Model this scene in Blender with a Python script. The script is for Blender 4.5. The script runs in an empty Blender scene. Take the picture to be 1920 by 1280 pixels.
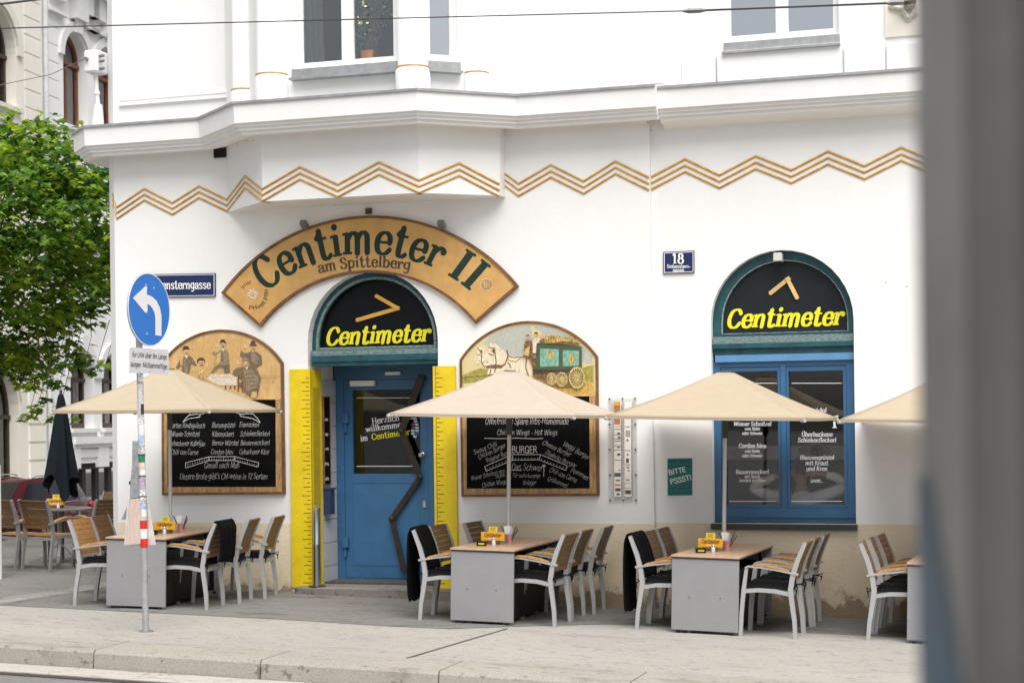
import bpy, math, random
import numpy as np
from mathutils import Vector, Matrix
from mathutils.geometry import tessellate_polygon

random.seed(7)
R = math.radians
scene = bpy.context.scene
COL = scene.collection

# ------------------------------------------------------------------ camera
FPX, TH, RHO, YH = 3200.0, math.atan(.32), .0125, 785.0     # focal length in photo pixels, yaw, roll, horizon row
CAM = Vector((0, -17.81, 2.0))
cT, sT = math.cos(TH), math.sin(TH)
r0, fw, up0 = Vector((cT, sT, 0)), Vector((-sT, cT, 0)), Vector((0, 0, 1))
camd = bpy.data.cameras.new("camera")
cam = bpy.data.objects.new("camera", camd)
COL.objects.link(cam)
Rv = r0 * math.cos(RHO) - up0 * math.sin(RHO)
Uv = r0 * math.sin(RHO) + up0 * math.cos(RHO)
m = Matrix((Rv, Uv, -fw)).transposed().to_4x4()
m.translation = CAM
cam.matrix_world = m
camd.sensor_width = 36.0
camd.lens = 36.0 * FPX / 1920
camd.shift_y = (YH - 640) / 1920
camd.clip_start = .05
camd.clip_end = 800
camd.dof.use_dof = True
camd.dof.focus_distance = 17.8
camd.dof.aperture_fstop = 3.3
scene.camera = cam

# ------------------------------------------------------------------ world, sun, exposure
SUN_EL, SUN_AZ = R(61), R(148)          # azimuth from +Y towards +X: soft light from the street side, a little from the right
world = bpy.data.worlds.new("World")
scene.world = world
world.use_nodes = True
nt = world.node_tree
nt.nodes.clear()
sky = nt.nodes.new("ShaderNodeTexSky")
sky.sky_type = 'NISHITA'
sky.sun_disc = False
sky.sun_elevation = SUN_EL
sky.sun_rotation = SUN_AZ
sky.air_density = 1.0
sky.dust_density = 3.0
hs = nt.nodes.new("ShaderNodeHueSaturation")
hs.inputs['Saturation'].default_value = .30
bg = nt.nodes.new("ShaderNodeBackground")
bg.inputs['Strength'].default_value = .075
wo = nt.nodes.new("ShaderNodeOutputWorld")
nt.links.new(sky.outputs[0], hs.inputs['Color'])
nt.links.new(hs.outputs[0], bg.inputs['Color'])
nt.links.new(bg.outputs[0], wo.inputs[0])
sund = bpy.data.lights.new("sun", 'SUN')
sund.energy = 2.2
sund.angle = R(56)
sund.color = (1, .975, .94)
sun = bpy.data.objects.new("sun", sund)
COL.objects.link(sun)
sd = Vector((math.sin(SUN_AZ) * math.cos(SUN_EL), math.cos(SUN_AZ) * math.cos(SUN_EL), math.sin(SUN_EL)))
sun.rotation_euler = sd.to_track_quat('Z', 'Y').to_euler()
scene.view_settings.view_transform = 'Standard'
scene.view_settings.look = 'None'
scene.view_settings.gamma = 1
scene.view_settings.exposure = 1.0
scene.cycles.max_bounces = 8
scene.cycles.transparent_max_bounces = 12
try:
    scene.cycles.use_denoising = True
except Exception:
    pass


# ------------------------------------------------------------------ photo pixel -> ray -> point on a real plane
def ray(px, py):
    u = (px - 960) / FPX
    v = (YH - py) / FPX
    u0 = u * math.cos(RHO) + v * math.sin(RHO)
    v0 = -u * math.sin(RHO) + v * math.cos(RHO)
    return fw + r0 * u0 + up0 * v0


class Frame:
    """A vertical plane: origin, horizontal unit ex, outward normal n (towards the viewer's side)."""
    def __init__(self, o, ex, n):
        self.o, self.ex, self.n = Vector(o), Vector(ex).normalized(), Vector(n).normalized()

    def p(self, s, z, d=0.0):
        return self.o + self.ex * s + Vector((0, 0, z - self.o.z)) + self.n * d

    def w(self, px, py, d=0.0):
        r = ray(px, py)
        t = self.n.dot(self.o + self.n * d - CAM) / self.n.dot(r)
        return CAM + r * t

    def sz(self, px, py, d=0.0):
        q = self.w(px, py, d)
        return ((q - self.o).dot(self.ex), q.z)

    def proj(self, d):
        return lambda px, py: self.w(px, py, d)


TILT = .024                                     # the pavement falls to the right along the facade


def gz(x):
    return -TILT * (x + 6.02)


def G(px, py, dz=0.0):
    d = ray(px, py)
    t = (-CAM.z - TILT * (CAM.x + 6.02) + dz) / (d.z + TILT * d.x)
    return CAM + d * t


FA = Frame((0, 0, 0), (1, 0, 0), (0, -1, 0))          # facade, left part
FR = Frame((0, .06, 0), (1, 0, 0), (0, -1, 0))        # facade, right part (set back 6 cm)
FB = Frame((0, -.7, 0), (1, 0, 0), (0, -1, 0))        # front of the bay
FBG = Frame((-22, 17.2, 0), (-.11, .994, 0), (.994, .11, 0))   # house across the side street
FS = Frame((-8.14, -3.62, 0), (0, 1, 0), (1, 0, 0))   # traffic sign plane


# ------------------------------------------------------------------ materials
MATS = {}


def M(name, col, rough=.6, metal=0.0, var=.12, scale=6.0, bump=0.0, bscale=60.0, spec=.5, col2=None, stretch=None, detail=4.0):
    if name in MATS:
        return MATS[name]
    mt = bpy.data.materials.new(name)
    mt.use_nodes = True
    t = mt.node_tree
    b = t.nodes['Principled BSDF']
    b.inputs['Roughness'].default_value = rough
    b.inputs['Metallic'].default_value = metal
    b.inputs['Specular IOR Level'].default_value = spec
    tc = t.nodes.new("ShaderNodeTexCoord")
    mp = t.nodes.new("ShaderNodeMapping")
    t.links.new(tc.outputs['Object'], mp.inputs['Vector'])
    if stretch:
        mp.inputs['Scale'].default_value = stretch
    n = t.nodes.new("ShaderNodeTexNoise")
    n.inputs['Scale'].default_value = scale
    n.inputs['Detail'].default_value = detail
    n.inputs['Roughness'].default_value = .65
    t.links.new(mp.outputs[0], n.inputs['Vector'])
    rp = t.nodes.new("ShaderNodeValToRGB")
    c2 = col2 or tuple(c * (1 - var * 1.6) for c in col)
    c1 = tuple(min(1, c * (1 + var * .6)) for c in col)
    rp.color_ramp.elements[0].position = .3
    rp.color_ramp.elements[1].position = .68
    rp.color_ramp.elements[0].color = (*c2, 1)
    rp.color_ramp.elements[1].color = (*c1, 1)
    t.links.new(n.outputs['Fac'], rp.inputs['Fac'])
    t.links.new(rp.outputs[0], b.inputs['Base Color'])
    if bump:
        n2 = t.nodes.new("ShaderNodeTexNoise")
        n2.inputs['Scale'].default_value = bscale
        n2.inputs['Detail'].default_value = 5
        t.links.new(mp.outputs[0], n2.inputs['Vector'])
        bp = t.nodes.new("ShaderNodeBump")
        bp.inputs['Strength'].default_value = bump
        bp.inputs['Distance'].default_value = .02
        t.links.new(n2.outputs['Fac'], bp.inputs['Height'])
        t.links.new(bp.outputs[0], b.inputs['Normal'])
    MATS[name] = mt
    return mt


def glass(name, tint=(.9, .95, .95), reflect=1.0, rough=.02):
    if name in MATS:
        return MATS[name]
    mt = bpy.data.materials.new(name)
    mt.use_nodes = True
    t = mt.node_tree
    t.nodes.clear()
    o = t.nodes.new("ShaderNodeOutputMaterial")
    mx = t.nodes.new("ShaderNodeMixShader")
    tr = t.nodes.new("ShaderNodeBsdfTransparent")
    tr.inputs[0].default_value = (*tint, 1)
    gl = t.nodes.new("ShaderNodeBsdfGlossy")
    gl.inputs['Roughness'].default_value = rough
    fr = t.nodes.new("ShaderNodeFresnel")
    fr.inputs['IOR'].default_value = 1.5
    mu = t.nodes.new("ShaderNodeMath")
    mu.operation = 'MULTIPLY'
    mu.inputs[1].default_value = reflect
    mu.use_clamp = True
    t.links.new(fr.outputs[0], mu.inputs[0])
    t.links.new(mu.outputs[0], mx.inputs[0])
    t.links.new(tr.outputs[0], mx.inputs[1])
    t.links.new(gl.outputs[0], mx.inputs[2])
    t.links.new(mx.outputs[0], o.inputs[0])
    MATS[name] = mt
    return mt


def cloth_mat(name, col, trans=.25, var=.06):
    """woven fabric that lets some light through"""
    if name in MATS:
        return MATS[name]
    mt = M(name, col, .9, var=var, scale=9, bump=.12, bscale=220, spec=.1)
    t = mt.node_tree
    b = t.nodes['Principled BSDF']
    o = [n for n in t.nodes if n.type == 'OUTPUT_MATERIAL'][0]
    ts = t.nodes.new("ShaderNodeBsdfTranslucent")
    ts.inputs[0].default_value = (*col, 1)
    mx = t.nodes.new("ShaderNodeMixShader")
    mx.inputs[0].default_value = trans
    t.links.new(b.outputs[0], mx.inputs[1])
    t.links.new(ts.outputs[0], mx.inputs[2])
    t.links.new(mx.outputs[0], o.inputs[0])
    return mt


# ------------------------------------------------------------------ mesh builder
OFF = {}          # world offset of things (and their parts) whose meshes are written in world coordinates


class MB:
    def __init__(self):
        self.v, self.f, self.m, self.keys, self.cur = [], [], [], [], 0

    def use(self, mat):
        if mat not in self.keys:
            self.keys.append(mat)
        self.cur = self.keys.index(mat)
        return self

    def add(self, vs, fs):
        k = len(self.v)
        self.v += [tuple(q) for q in vs]
        self.f += [tuple(i + k for i in q) for q in fs]
        self.m += [self.cur] * len(fs)
        return self

    def box(self, x0, x1, y0, y1, z0, z1, M4=None, taper=None):
        vs = [Vector((x, y, z)) for z in (z0, z1) for y in (y0, y1) for x in (x0, x1)]
        if M4 is not None:
            vs = [M4 @ q for q in vs]
        return self.add(vs, [(0, 2, 3, 1), (4, 5, 7, 6), (0, 1, 5, 4), (2, 6, 7, 3), (0, 4, 6, 2), (1, 3, 7, 5)])

    def fbox(self, F, s0, s1, z0, z1, d0, d1):
        """box standing on plane F between depths d0 (back) and d1 (front)"""
        vs = [F.p(s, z, d) for z in (z0, z1) for d in (d0, d1) for s in (s0, s1)]
        return self.add(vs, [(0, 2, 3, 1), (4, 5, 7, 6), (0, 1, 5, 4), (2, 6, 7, 3), (0, 4, 6, 2), (1, 3, 7, 5)])

    def rbox(self, x0, x1, y0, y1, z0, z1, r=.01, M4=None):
        """box with chamfered edges"""
        pts = []
        for sz, z in ((0, z0), (1, z0 + r), (1, z1 - r), (0, z1)):
            i = r if sz == 0 else 0
            a0, a1, b0, b1 = x0 + i, x1 - i, y0 + i, y1 - i
            pts.append([(a0 + r, b0, z), (a1 - r, b0, z), (a1, b0 + r, z), (a1, b1 - r, z),
                        (a1 - r, b1, z), (a0 + r, b1, z), (a0, b1 - r, z), (a0, b0 + r, z)])
        vs = [Vector(q) for ring in pts for q in ring]
        if M4 is not None:
            vs = [M4 @ q for q in vs]
        fs = []
        for k in range(3):
            for i in range(8):
                j = (i + 1) % 8
                fs.append((k * 8 + i, k * 8 + j, k * 8 + 8 + j, k * 8 + 8 + i))
        fs.append(tuple(range(7, -1, -1)))
        fs.append(tuple(range(24, 32)))
        return self.add(vs, fs)

    def prism(self, front, back, holes=None, sides=True, backface=True):
        """front/back: matching loops of 3D points; holes: list of (front, back) loops"""
        loops = [list(front)] + [list(h[0]) for h in (holes or [])]
        bl = [list(back)] + [list(h[1]) for h in (holes or [])]
        flat = [q for l in loops for q in l]
        bflat = [q for l in bl for q in l]
        tris = tessellate_polygon([[Vector(q) for q in l] for l in loops])
        n = len(flat)
        fs = [tuple(t) for t in tris]
        # orient the front towards away-from-back
        if tris:
            a, b, c = (Vector(flat[i]) for i in tris[0])
            nn = (b - a).cross(c - a)
            dd = Vector(flat[0]) - Vector(bflat[0])
            if nn.dot(dd) < 0:
                fs = [tuple(reversed(t)) for t in fs]
        if backface:
            fs += [tuple(i + n for i in reversed(t)) for t in fs]
        if sides:
            k = 0
            for l in loops:
                L = len(l)
                for i in range(L):
                    j = (i + 1) % L
                    fs.append((k + i, k + j, n + k + j, n + k + i))
                k += L
        return self.add(flat + bflat, fs)

    def fprism(self, F, loop, d0, d1, holes=None, **kw):
        fr = [F.p(s, z, d1) for s, z in loop]
        bk = [F.p(s, z, d0) for s, z in loop]
        hs_ = [([F.p(s, z, d1) for s, z in h], [F.p(s, z, d0) for s, z in h]) for h in (holes or [])]
        return self.prism(fr, bk, hs_, **kw)

    def pxpoly(self, F, pts, d, thick=.001):
        """a flat painted shape given in photo pixels on plane F"""
        sz = [F.sz(x, y, d) for x, y in pts]
        return self.fprism(F, sz, d - thick, d, sides=True, backface=False)

    def ring(self, c, ax, r, n=10):
        ax = Vector(ax).normalized()
        a = ax.orthogonal().normalized()
        b = ax.cross(a)
        return [Vector(c) + a * r * math.cos(2 * math.pi * i / n) + b * r * math.sin(2 * math.pi * i / n) for i in range(n)]

    def tube(self, pts, r, n=8, caps=True):
        pts = [Vector(q) for q in pts]
        rs = r if isinstance(r, (list, tuple)) else [r] * len(pts)
        k = len(self.v)
        tang = []
        for i in range(len(pts)):
            a = pts[max(0, i - 1)]
            b = pts[min(len(pts) - 1, i + 1)]
            tang.append((b - a).normalized() if (b - a).length > 1e-9 else Vector((0, 0, 1)))
        u = tang[0].orthogonal().normalized()
        vs = []
        for i, q in enumerate(pts):
            u = (u - tang[i] * u.dot(tang[i])).normalized()
            w = tang[i].cross(u)
            for j in range(n):
                a = 2 * math.pi * j / n
                vs.append(q + (u * math.cos(a) + w * math.sin(a)) * rs[i])
        fs = []
        for i in range(len(pts) - 1):
            for j in range(n):
                jj = (j + 1) % n
                fs.append((i * n + j, i * n + jj, i * n + n + jj, i * n + n + j))
        if caps:
            fs.append(tuple(range(n - 1, -1, -1)))
            fs.append(tuple(range((len(pts) - 1) * n, len(pts) * n)))
        return self.add(vs, fs)

    def lathe(self, prof, n=20, o=(0, 0, 0), M4=None):
        vs, fs = [], []
        for r, z in prof:
            for j in range(n):
                a = 2 * math.pi * j / n
                q = Vector((o[0] + r * math.cos(a), o[1] + r * math.sin(a), o[2] + z))
                vs.append(M4 @ q if M4 is not None else q)
        for i in range(len(prof) - 1):
            for j in range(n):
                jj = (j + 1) % n
                fs.append((i * n + j, i * n + jj, i * n + n + jj, i * n + n + j))
        fs.append(tuple(range(n - 1, -1, -1)))
        fs.append(tuple(range((len(prof) - 1) * n, len(prof) * n)))
        return self.add(vs, fs)

    def flatbar(self, pts, y0, y1, th, axis='xz'):
        """bar following a polyline in the XZ plane, th thick in that plane, between y0 and y1"""
        P = [Vector((q[0], q[1])) for q in pts]
        ths = th if isinstance(th, (list, tuple)) else [th] * len(P)
        L, Rr = [], []
        for i, q in enumerate(P):
            t = (P[min(i + 1, len(P) - 1)] - P[max(i - 1, 0)]).normalized()
            nn = Vector((-t.y, t.x))
            L.append(q + nn * ths[i] / 2)
            Rr.append(q - nn * ths[i] / 2)
        vs, fs = [], []
        for i in range(len(P)):
            for q, y in ((L[i], y0), (L[i], y1), (Rr[i], y1), (Rr[i], y0)):
                vs.append((q.x, y, q.y))
        for i in range(len(P) - 1):
            for j in range(4):
                jj = (j + 1) % 4
                fs.append((i * 4 + j, i * 4 + jj, i * 4 + 4 + jj, i * 4 + 4 + j))
        fs.append((3, 2, 1, 0))
        k = (len(P) - 1) * 4
        fs.append((k, k + 1, k + 2, k + 3))
        return self.add(vs, fs)

    def sweep(self, path, prof, closed_ends=True):
        """sweep a profile (outward offset, z) along a plan polyline; outward is to the right of the walking direction"""
        P = [Vector(q) for q in path]
        cols = []
        for i, q in enumerate(P):
            d1 = (P[i] - P[i - 1]).normalized() if i > 0 else None
            d2 = (P[i + 1] - P[i]).normalized() if i < len(P) - 1 else None
            n1 = Vector((d1.y, -d1.x)) if d1 else None
            n2 = Vector((d2.y, -d2.x)) if d2 else None
            if n1 and n2:
                nn = n1 + n2
                nn = nn / max(.25, nn.dot(n1))
            else:
                nn = n1 or n2
            cols.append([(q.x + nn.x * o, q.y + nn.y * o, z) for o, z in prof])
        k = len(prof)
        vs = [q for c in cols for q in c]
        fs = []
        for i in range(len(P) - 1):
            for j in range(k - 1):
                fs.append((i * k + j, i * k + k + j, i * k + k + j + 1, i * k + j + 1))
        if closed_ends:
            fs.append(tuple(range(k)))
            fs.append(tuple(range((len(P) - 1) * k + k - 1, (len(P) - 1) * k - 1, -1)))
        return self.add(vs, fs)

    def grid(self, fn, nu, nv):
        vs = [fn(i / nu, j / nv) for j in range(nv + 1) for i in range(nu + 1)]
        fs = [(j * (nu + 1) + i, j * (nu + 1) + i + 1, (j + 1) * (nu + 1) + i + 1, (j + 1) * (nu + 1) + i)
              for j in range(nv) for i in range(nu)]
        return self.add(vs, fs)

    def build(self, name, mat=None, parent=None, smooth=False, mods=None):
        me = bpy.data.meshes.new(name)
        off = OFF.get(parent.name) if parent is not None else None
        has = off is not None
        off = off or Vector((0, 0, 0))
        me.from_pydata([(q[0] - off.x, q[1] - off.y, q[2] - off.z) for q in self.v], [], self.f)
        keys = self.keys or [mat]
        for k in keys:
            me.materials.append(k)
        if self.keys:
            me.polygons.foreach_set('material_index', self.m)
        if smooth:
            me.polygons.foreach_set('use_smooth', [True] * len(me.polygons))
        me.validate()
        me.update()
        o = bpy.data.objects.new(name, me)
        COL.objects.link(o)
        if parent is not None:
            o.parent = parent
        if has:
            OFF[o.name] = off
        if smooth and smooth != 'all':
            md = o.modifiers.new('split', 'EDGE_SPLIT')
            md.split_angle = R(40)
        return o


def tag(o, label=None, cat=None, group=None, kind=None):
    if label:
        o['label'] = label
    if cat:
        o['category'] = cat
    if group:
        o['group'] = group
    if kind:
        o['kind'] = kind
    return o


def thing(name, loc, label, cat, group=None, world=True):
    """an Empty at a thing's base; parts built in world coordinates are made relative to it"""
    o = bpy.data.objects.new(name, None)
    COL.objects.link(o)
    o.empty_display_size = .1
    o.location = loc
    o.matrix_world = Matrix.Translation(Vector(loc))
    if world:
        OFF[o.name] = Vector(loc)
    return tag(o, label, cat, group)


def copy_tree(o, parent=None):
    c = o.copy()
    COL.objects.link(c)
    if parent is not None:
        c.parent = parent
    for ch in list(o.children):
        copy_tree(ch, c)
    return c


def place(o, x, y, rz, z=None, lean=True):
    """stand a thing on the sloping pavement"""
    rot = Matrix.Rotation(math.atan(TILT), 4, 'Y') if lean else Matrix.Identity(4)
    o.matrix_world = Matrix.Translation((x, y, gz(x) if z is None else z)) @ rot @ Matrix.Rotation(rz, 4, 'Z')
    return o


# ------------------------------------------------------------------ lettering: stroke skeletons grown into outlines
def _arc(cx, cy, rx, ry, a0, a1, n=14):
    return [(cx + rx * math.cos(R(a0 + (a1 - a0) * i / n)), cy + ry * math.sin(R(a0 + (a1 - a0) * i / n))) for i in range(n + 1)]


GL = {
 'a': (.47, ['s .07,.40 .14,.48 .25,.5 .35,.45 .37,.33 .37,.09 .46,.0', 's .37,.31 .22,.28 .09,.21 .06,.1 .13,.0 .26,.02 .37,.12']),
 'b': (.5, ['l .1,.75 .1,.02', 's .1,.36 .2,.48 .32,.49 .42,.38 .43,.22 .36,.05 .24,.0 .1,.08']),
 'c': (.45, ['s .4,.4 .33,.49 .21,.5 .1,.4 .07,.24 .12,.07 .24,.0 .34,.02 .42,.1']),
 'd': (.5, ['l .4,.75 .4,.0', 's .4,.38 .3,.49 .18,.49 .08,.37 .07,.22 .13,.05 .25,.0 .4,.12']),
 'e': (.47, ['l .08,.27 .41,.28', 's .41,.28 .4,.4 .32,.49 .22,.5 .11,.42 .07,.25 .12,.07 .24,.0 .35,.03 .43,.11']),
 'f': (.34, ['s .37,.7 .29,.76 .21,.71 .18,.58 .18,.02', 'l .05,.48 .33,.48']),
 'g': (.48, ['s .38,.4 .28,.49 .16,.48 .07,.37 .07,.2 .15,.07 .26,.06 .38,.18', 's .39,.5 .39,.02 .36,-.14 .25,-.22 .09,-.18']),
 'h': (.52, ['l .1,.75 .1,.02', 's .1,.33 .2,.46 .31,.49 .39,.42 .4,.3 .4,.02']),
 'i': (.25, ['l .12,.48 .12,.02', 'd .12,.68']),
 'k': (.48, ['l .1,.75 .1,.02', 'l .38,.48 .1,.2', 'l .2,.29 .42,.02']),
 'l': (.25, ['l .12,.75 .12,.02']),
 'm': (.76, ['l .1,.48 .1,.02', 's .1,.33 .19,.46 .28,.49 .36,.42 .37,.3 .37,.02', 's .37,.33 .46,.46 .55,.49 .63,.42 .64,.3 .64,.02']),
 'n': (.52, ['l .1,.48 .1,.02', 's .1,.33 .2,.46 .31,.49 .39,.42 .4,.3 .4,.02']),
 'o': (.5, ['c .25,.25 .18,.25']),
 'p': (.5, ['l .1,.48 .1,-.2', 's .1,.38 .2,.49 .32,.49 .42,.38 .43,.22 .36,.05 .24,.0 .1,.1']),
 'r': (.38, ['l .1,.48 .1,.02', 's .1,.32 .18,.44 .27,.49 .35,.45', 'd .34,.42']),
 's': (.42, ['s .35,.42 .26,.49 .14,.49 .08,.39 .14,.3 .26,.24 .35,.14 .31,.03 .19,.0 .06,.07']),
 't': (.37, ['s .15,.66 .15,.12 .19,.02 .27,.0 .35,.06', 'l .03,.48 .32,.48', 'l .03,.48 .15,.62']),
 'u': (.52, ['s .1,.48 .1,.14 .16,.02 .27,.0 .39,.13', 'l .4,.48 .4,.02']),
 'v': (.46, ['l .06,.48 .23,.02', 'l .23,.02 .41,.48']),
 'w': (.68, ['l .05,.48 .2,.02', 'l .2,.02 .34,.46', 'l .34,.46 .48,.02', 'l .48,.02 .63,.48']),
 'x': (.46, ['l .06,.48 .4,.02', 'l .4,.48 .06,.02']),
 'y': (.46, ['l .06,.48 .24,.03', 'l .42,.48 .16,-.2']),
 'z': (.43, ['l .07,.48 .37,.48', 'l .37,.48 .06,.02', 'l .06,.02 .4,.02']),
 'j': (.26, ['s .14,.48 .14,-.1 .08,-.2 .0,-.2', 'd .14,.68']),
 'ß': (.48, ['s .1,.02 .1,.55 .15,.7 .26,.75 .36,.66 .33,.53 .24,.44 .33,.36 .41,.22 .36,.06 .22,.01']),
 'A': (.58, ['l .04,.02 .29,.71', 'l .29,.71 .55,.02', 'l .13,.25 .45,.25']),
 'B': (.54, ['l .1,.71 .1,.02', 's .1,.71 .3,.71 .41,.62 .4,.46 .3,.38 .1,.375', 's .1,.375 .32,.37 .46,.28 .46,.1 .32,.02 .1,.02']),
 'C': (.58, ['s .52,.56 .43,.69 .29,.72 .14,.62 .07,.37 .12,.12 .27,.0 .43,.03 .54,.17']),
 'D': (.6, ['l .1,.71 .1,.02', 's .1,.71 .3,.7 .48,.58 .53,.36 .48,.14 .3,.02 .1,.02']),
 'E': (.5, ['l .1,.71 .1,.02', 'l .1,.71 .44,.71', 'l .1,.37 .38,.37', 'l .1,.02 .46,.02']),
 'F': (.48, ['l .1,.71 .1,.02', 'l .1,.71 .44,.71', 'l .1,.37 .38,.37']),
 'G': (.6, ['s .52,.56 .43,.69 .29,.72 .14,.62 .07,.37 .12,.12 .27,.0 .41,.03 .52,.12', 'l .52,.3 .52,.02', 'l .36,.3 .54,.3']),
 'H': (.62, ['l .1,.71 .1,.02', 'l .51,.71 .51,.02', 'l .1,.37 .51,.37']),
 'I': (.28, ['l .14,.71 .14,.02']),
 'K': (.56, ['l .1,.71 .1,.02', 'l .48,.71 .1,.29', 'l .23,.42 .51,.02']),
 'L': (.48, ['l .1,.71 .1,.02', 'l .1,.02 .44,.02']),
 'M': (.72, ['l .1,.71 .1,.02', 'l .1,.71 .36,.1', 'l .36,.1 .62,.71', 'l .62,.71 .62,.02']),
 'N': (.62, ['l .1,.71 .1,.02', 'l .1,.71 .51,.02', 'l .51,.71 .51,.02']),
 'O': (.62, ['c .31,.36 .24,.35']),
 'P': (.52, ['l .1,.71 .1,.02', 's .1,.71 .3,.71 .42,.63 .43,.5 .36,.38 .1,.33']),
 'R': (.56, ['l .1,.71 .1,.02', 's .1,.71 .3,.71 .42,.63 .43,.5 .36,.4 .1,.36', 'l .27,.36 .52,.02']),
 'S': (.5, ['s .42,.6 .32,.71 .17,.71 .08,.58 .15,.44 .3,.36 .43,.24 .41,.09 .28,.0 .13,.02 .05,.13']),
 'T': (.52, ['l .26,.71 .26,.02', 'l .03,.71 .49,.71']),
 'U': (.6, ['s .1,.71 .1,.2 .18,.04 .3,.0 .42,.04 .5,.2 .5,.71']),
 'V': (.56, ['l .04,.71 .28,.02', 'l .28,.02 .53,.71']),
 'W': (.82, ['l .04,.71 .22,.02', 'l .22,.02 .41,.68', 'l .41,.68 .59,.02', 'l .59,.02 .78,.71']),
 'Z': (.52, ['l .06,.71 .45,.71', 'l .45,.71 .06,.02', 'l .06,.02 .47,.02']),
 '1': (.4, ['l .08,.58 .22,.71', 'l .22,.71 .22,.02']),
 '2': (.46, ['s .06,.55 .12,.69 .25,.72 .37,.62 .35,.46 .2,.22 .06,.02', 'l .06,.02 .42,.02']),
 '8': (.48, ['c .24,.54 .14,.17', 'c .24,.19 .18,.19']),
 '.': (.22, ['d .1,.03']), ',': (.22, ['l .11,.05 .07,-.08']), '-': (.34, ['l .05,.25 .29,.25']), '~': (.4, ['l .05,.25 .35,.27']),
 '!': (.26, ['l .12,.71 .12,.22', 'd .12,.04']), "'": (.18, ['l .09,.74 .07,.6']), ' ': (.26, []),
}
for _c, _b in (('ä', 'a'), ('ö', 'o'), ('ü', 'u')):
    GL[_c] = (GL[_b][0], GL[_b][1] + ['d .15,.67', 'd .35,.67'])
GL['Ü'] = (GL['U'][0], GL['U'][1] + ['d .2,.86', 'd .4,.86'])

STYLE = {  # thick radius, thin radius, serif?, slant, grid step
 'serif': (.062, .026, True, 0.0, .024),
 'logo': (.084, .034, True, .26, .018),
 'sign': (.074, .030, True, 0.0, .016),
 'semi': (.058, .026, True, .12, .026),
 'sans': (.042, .040, False, 0.0, .03),
 'sansb': (.062, .056, False, 0.0, .03),
 'chalk': (.026, .018, False, .22, .026),
}
GCACHE = {}


def _catmull(p, n=8):
    q = [p[0]] + p + [p[-1]]
    out = []
    for i in range(1, len(q) - 2):
        a, b, c, d = q[i - 1], q[i], q[i + 1], q[i + 2]
        for k in range(n):
            t = k / n
            out.append(tuple(.5 * (2 * b[j] + (c[j] - a[j]) * t + (2 * a[j] - 5 * b[j] + 4 * c[j] - d[j]) * t * t
                                   + (3 * b[j] - a[j] - 3 * c[j] + d[j]) * t ** 3) for j in (0, 1)))
    out.append(p[-1])
    return out


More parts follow.
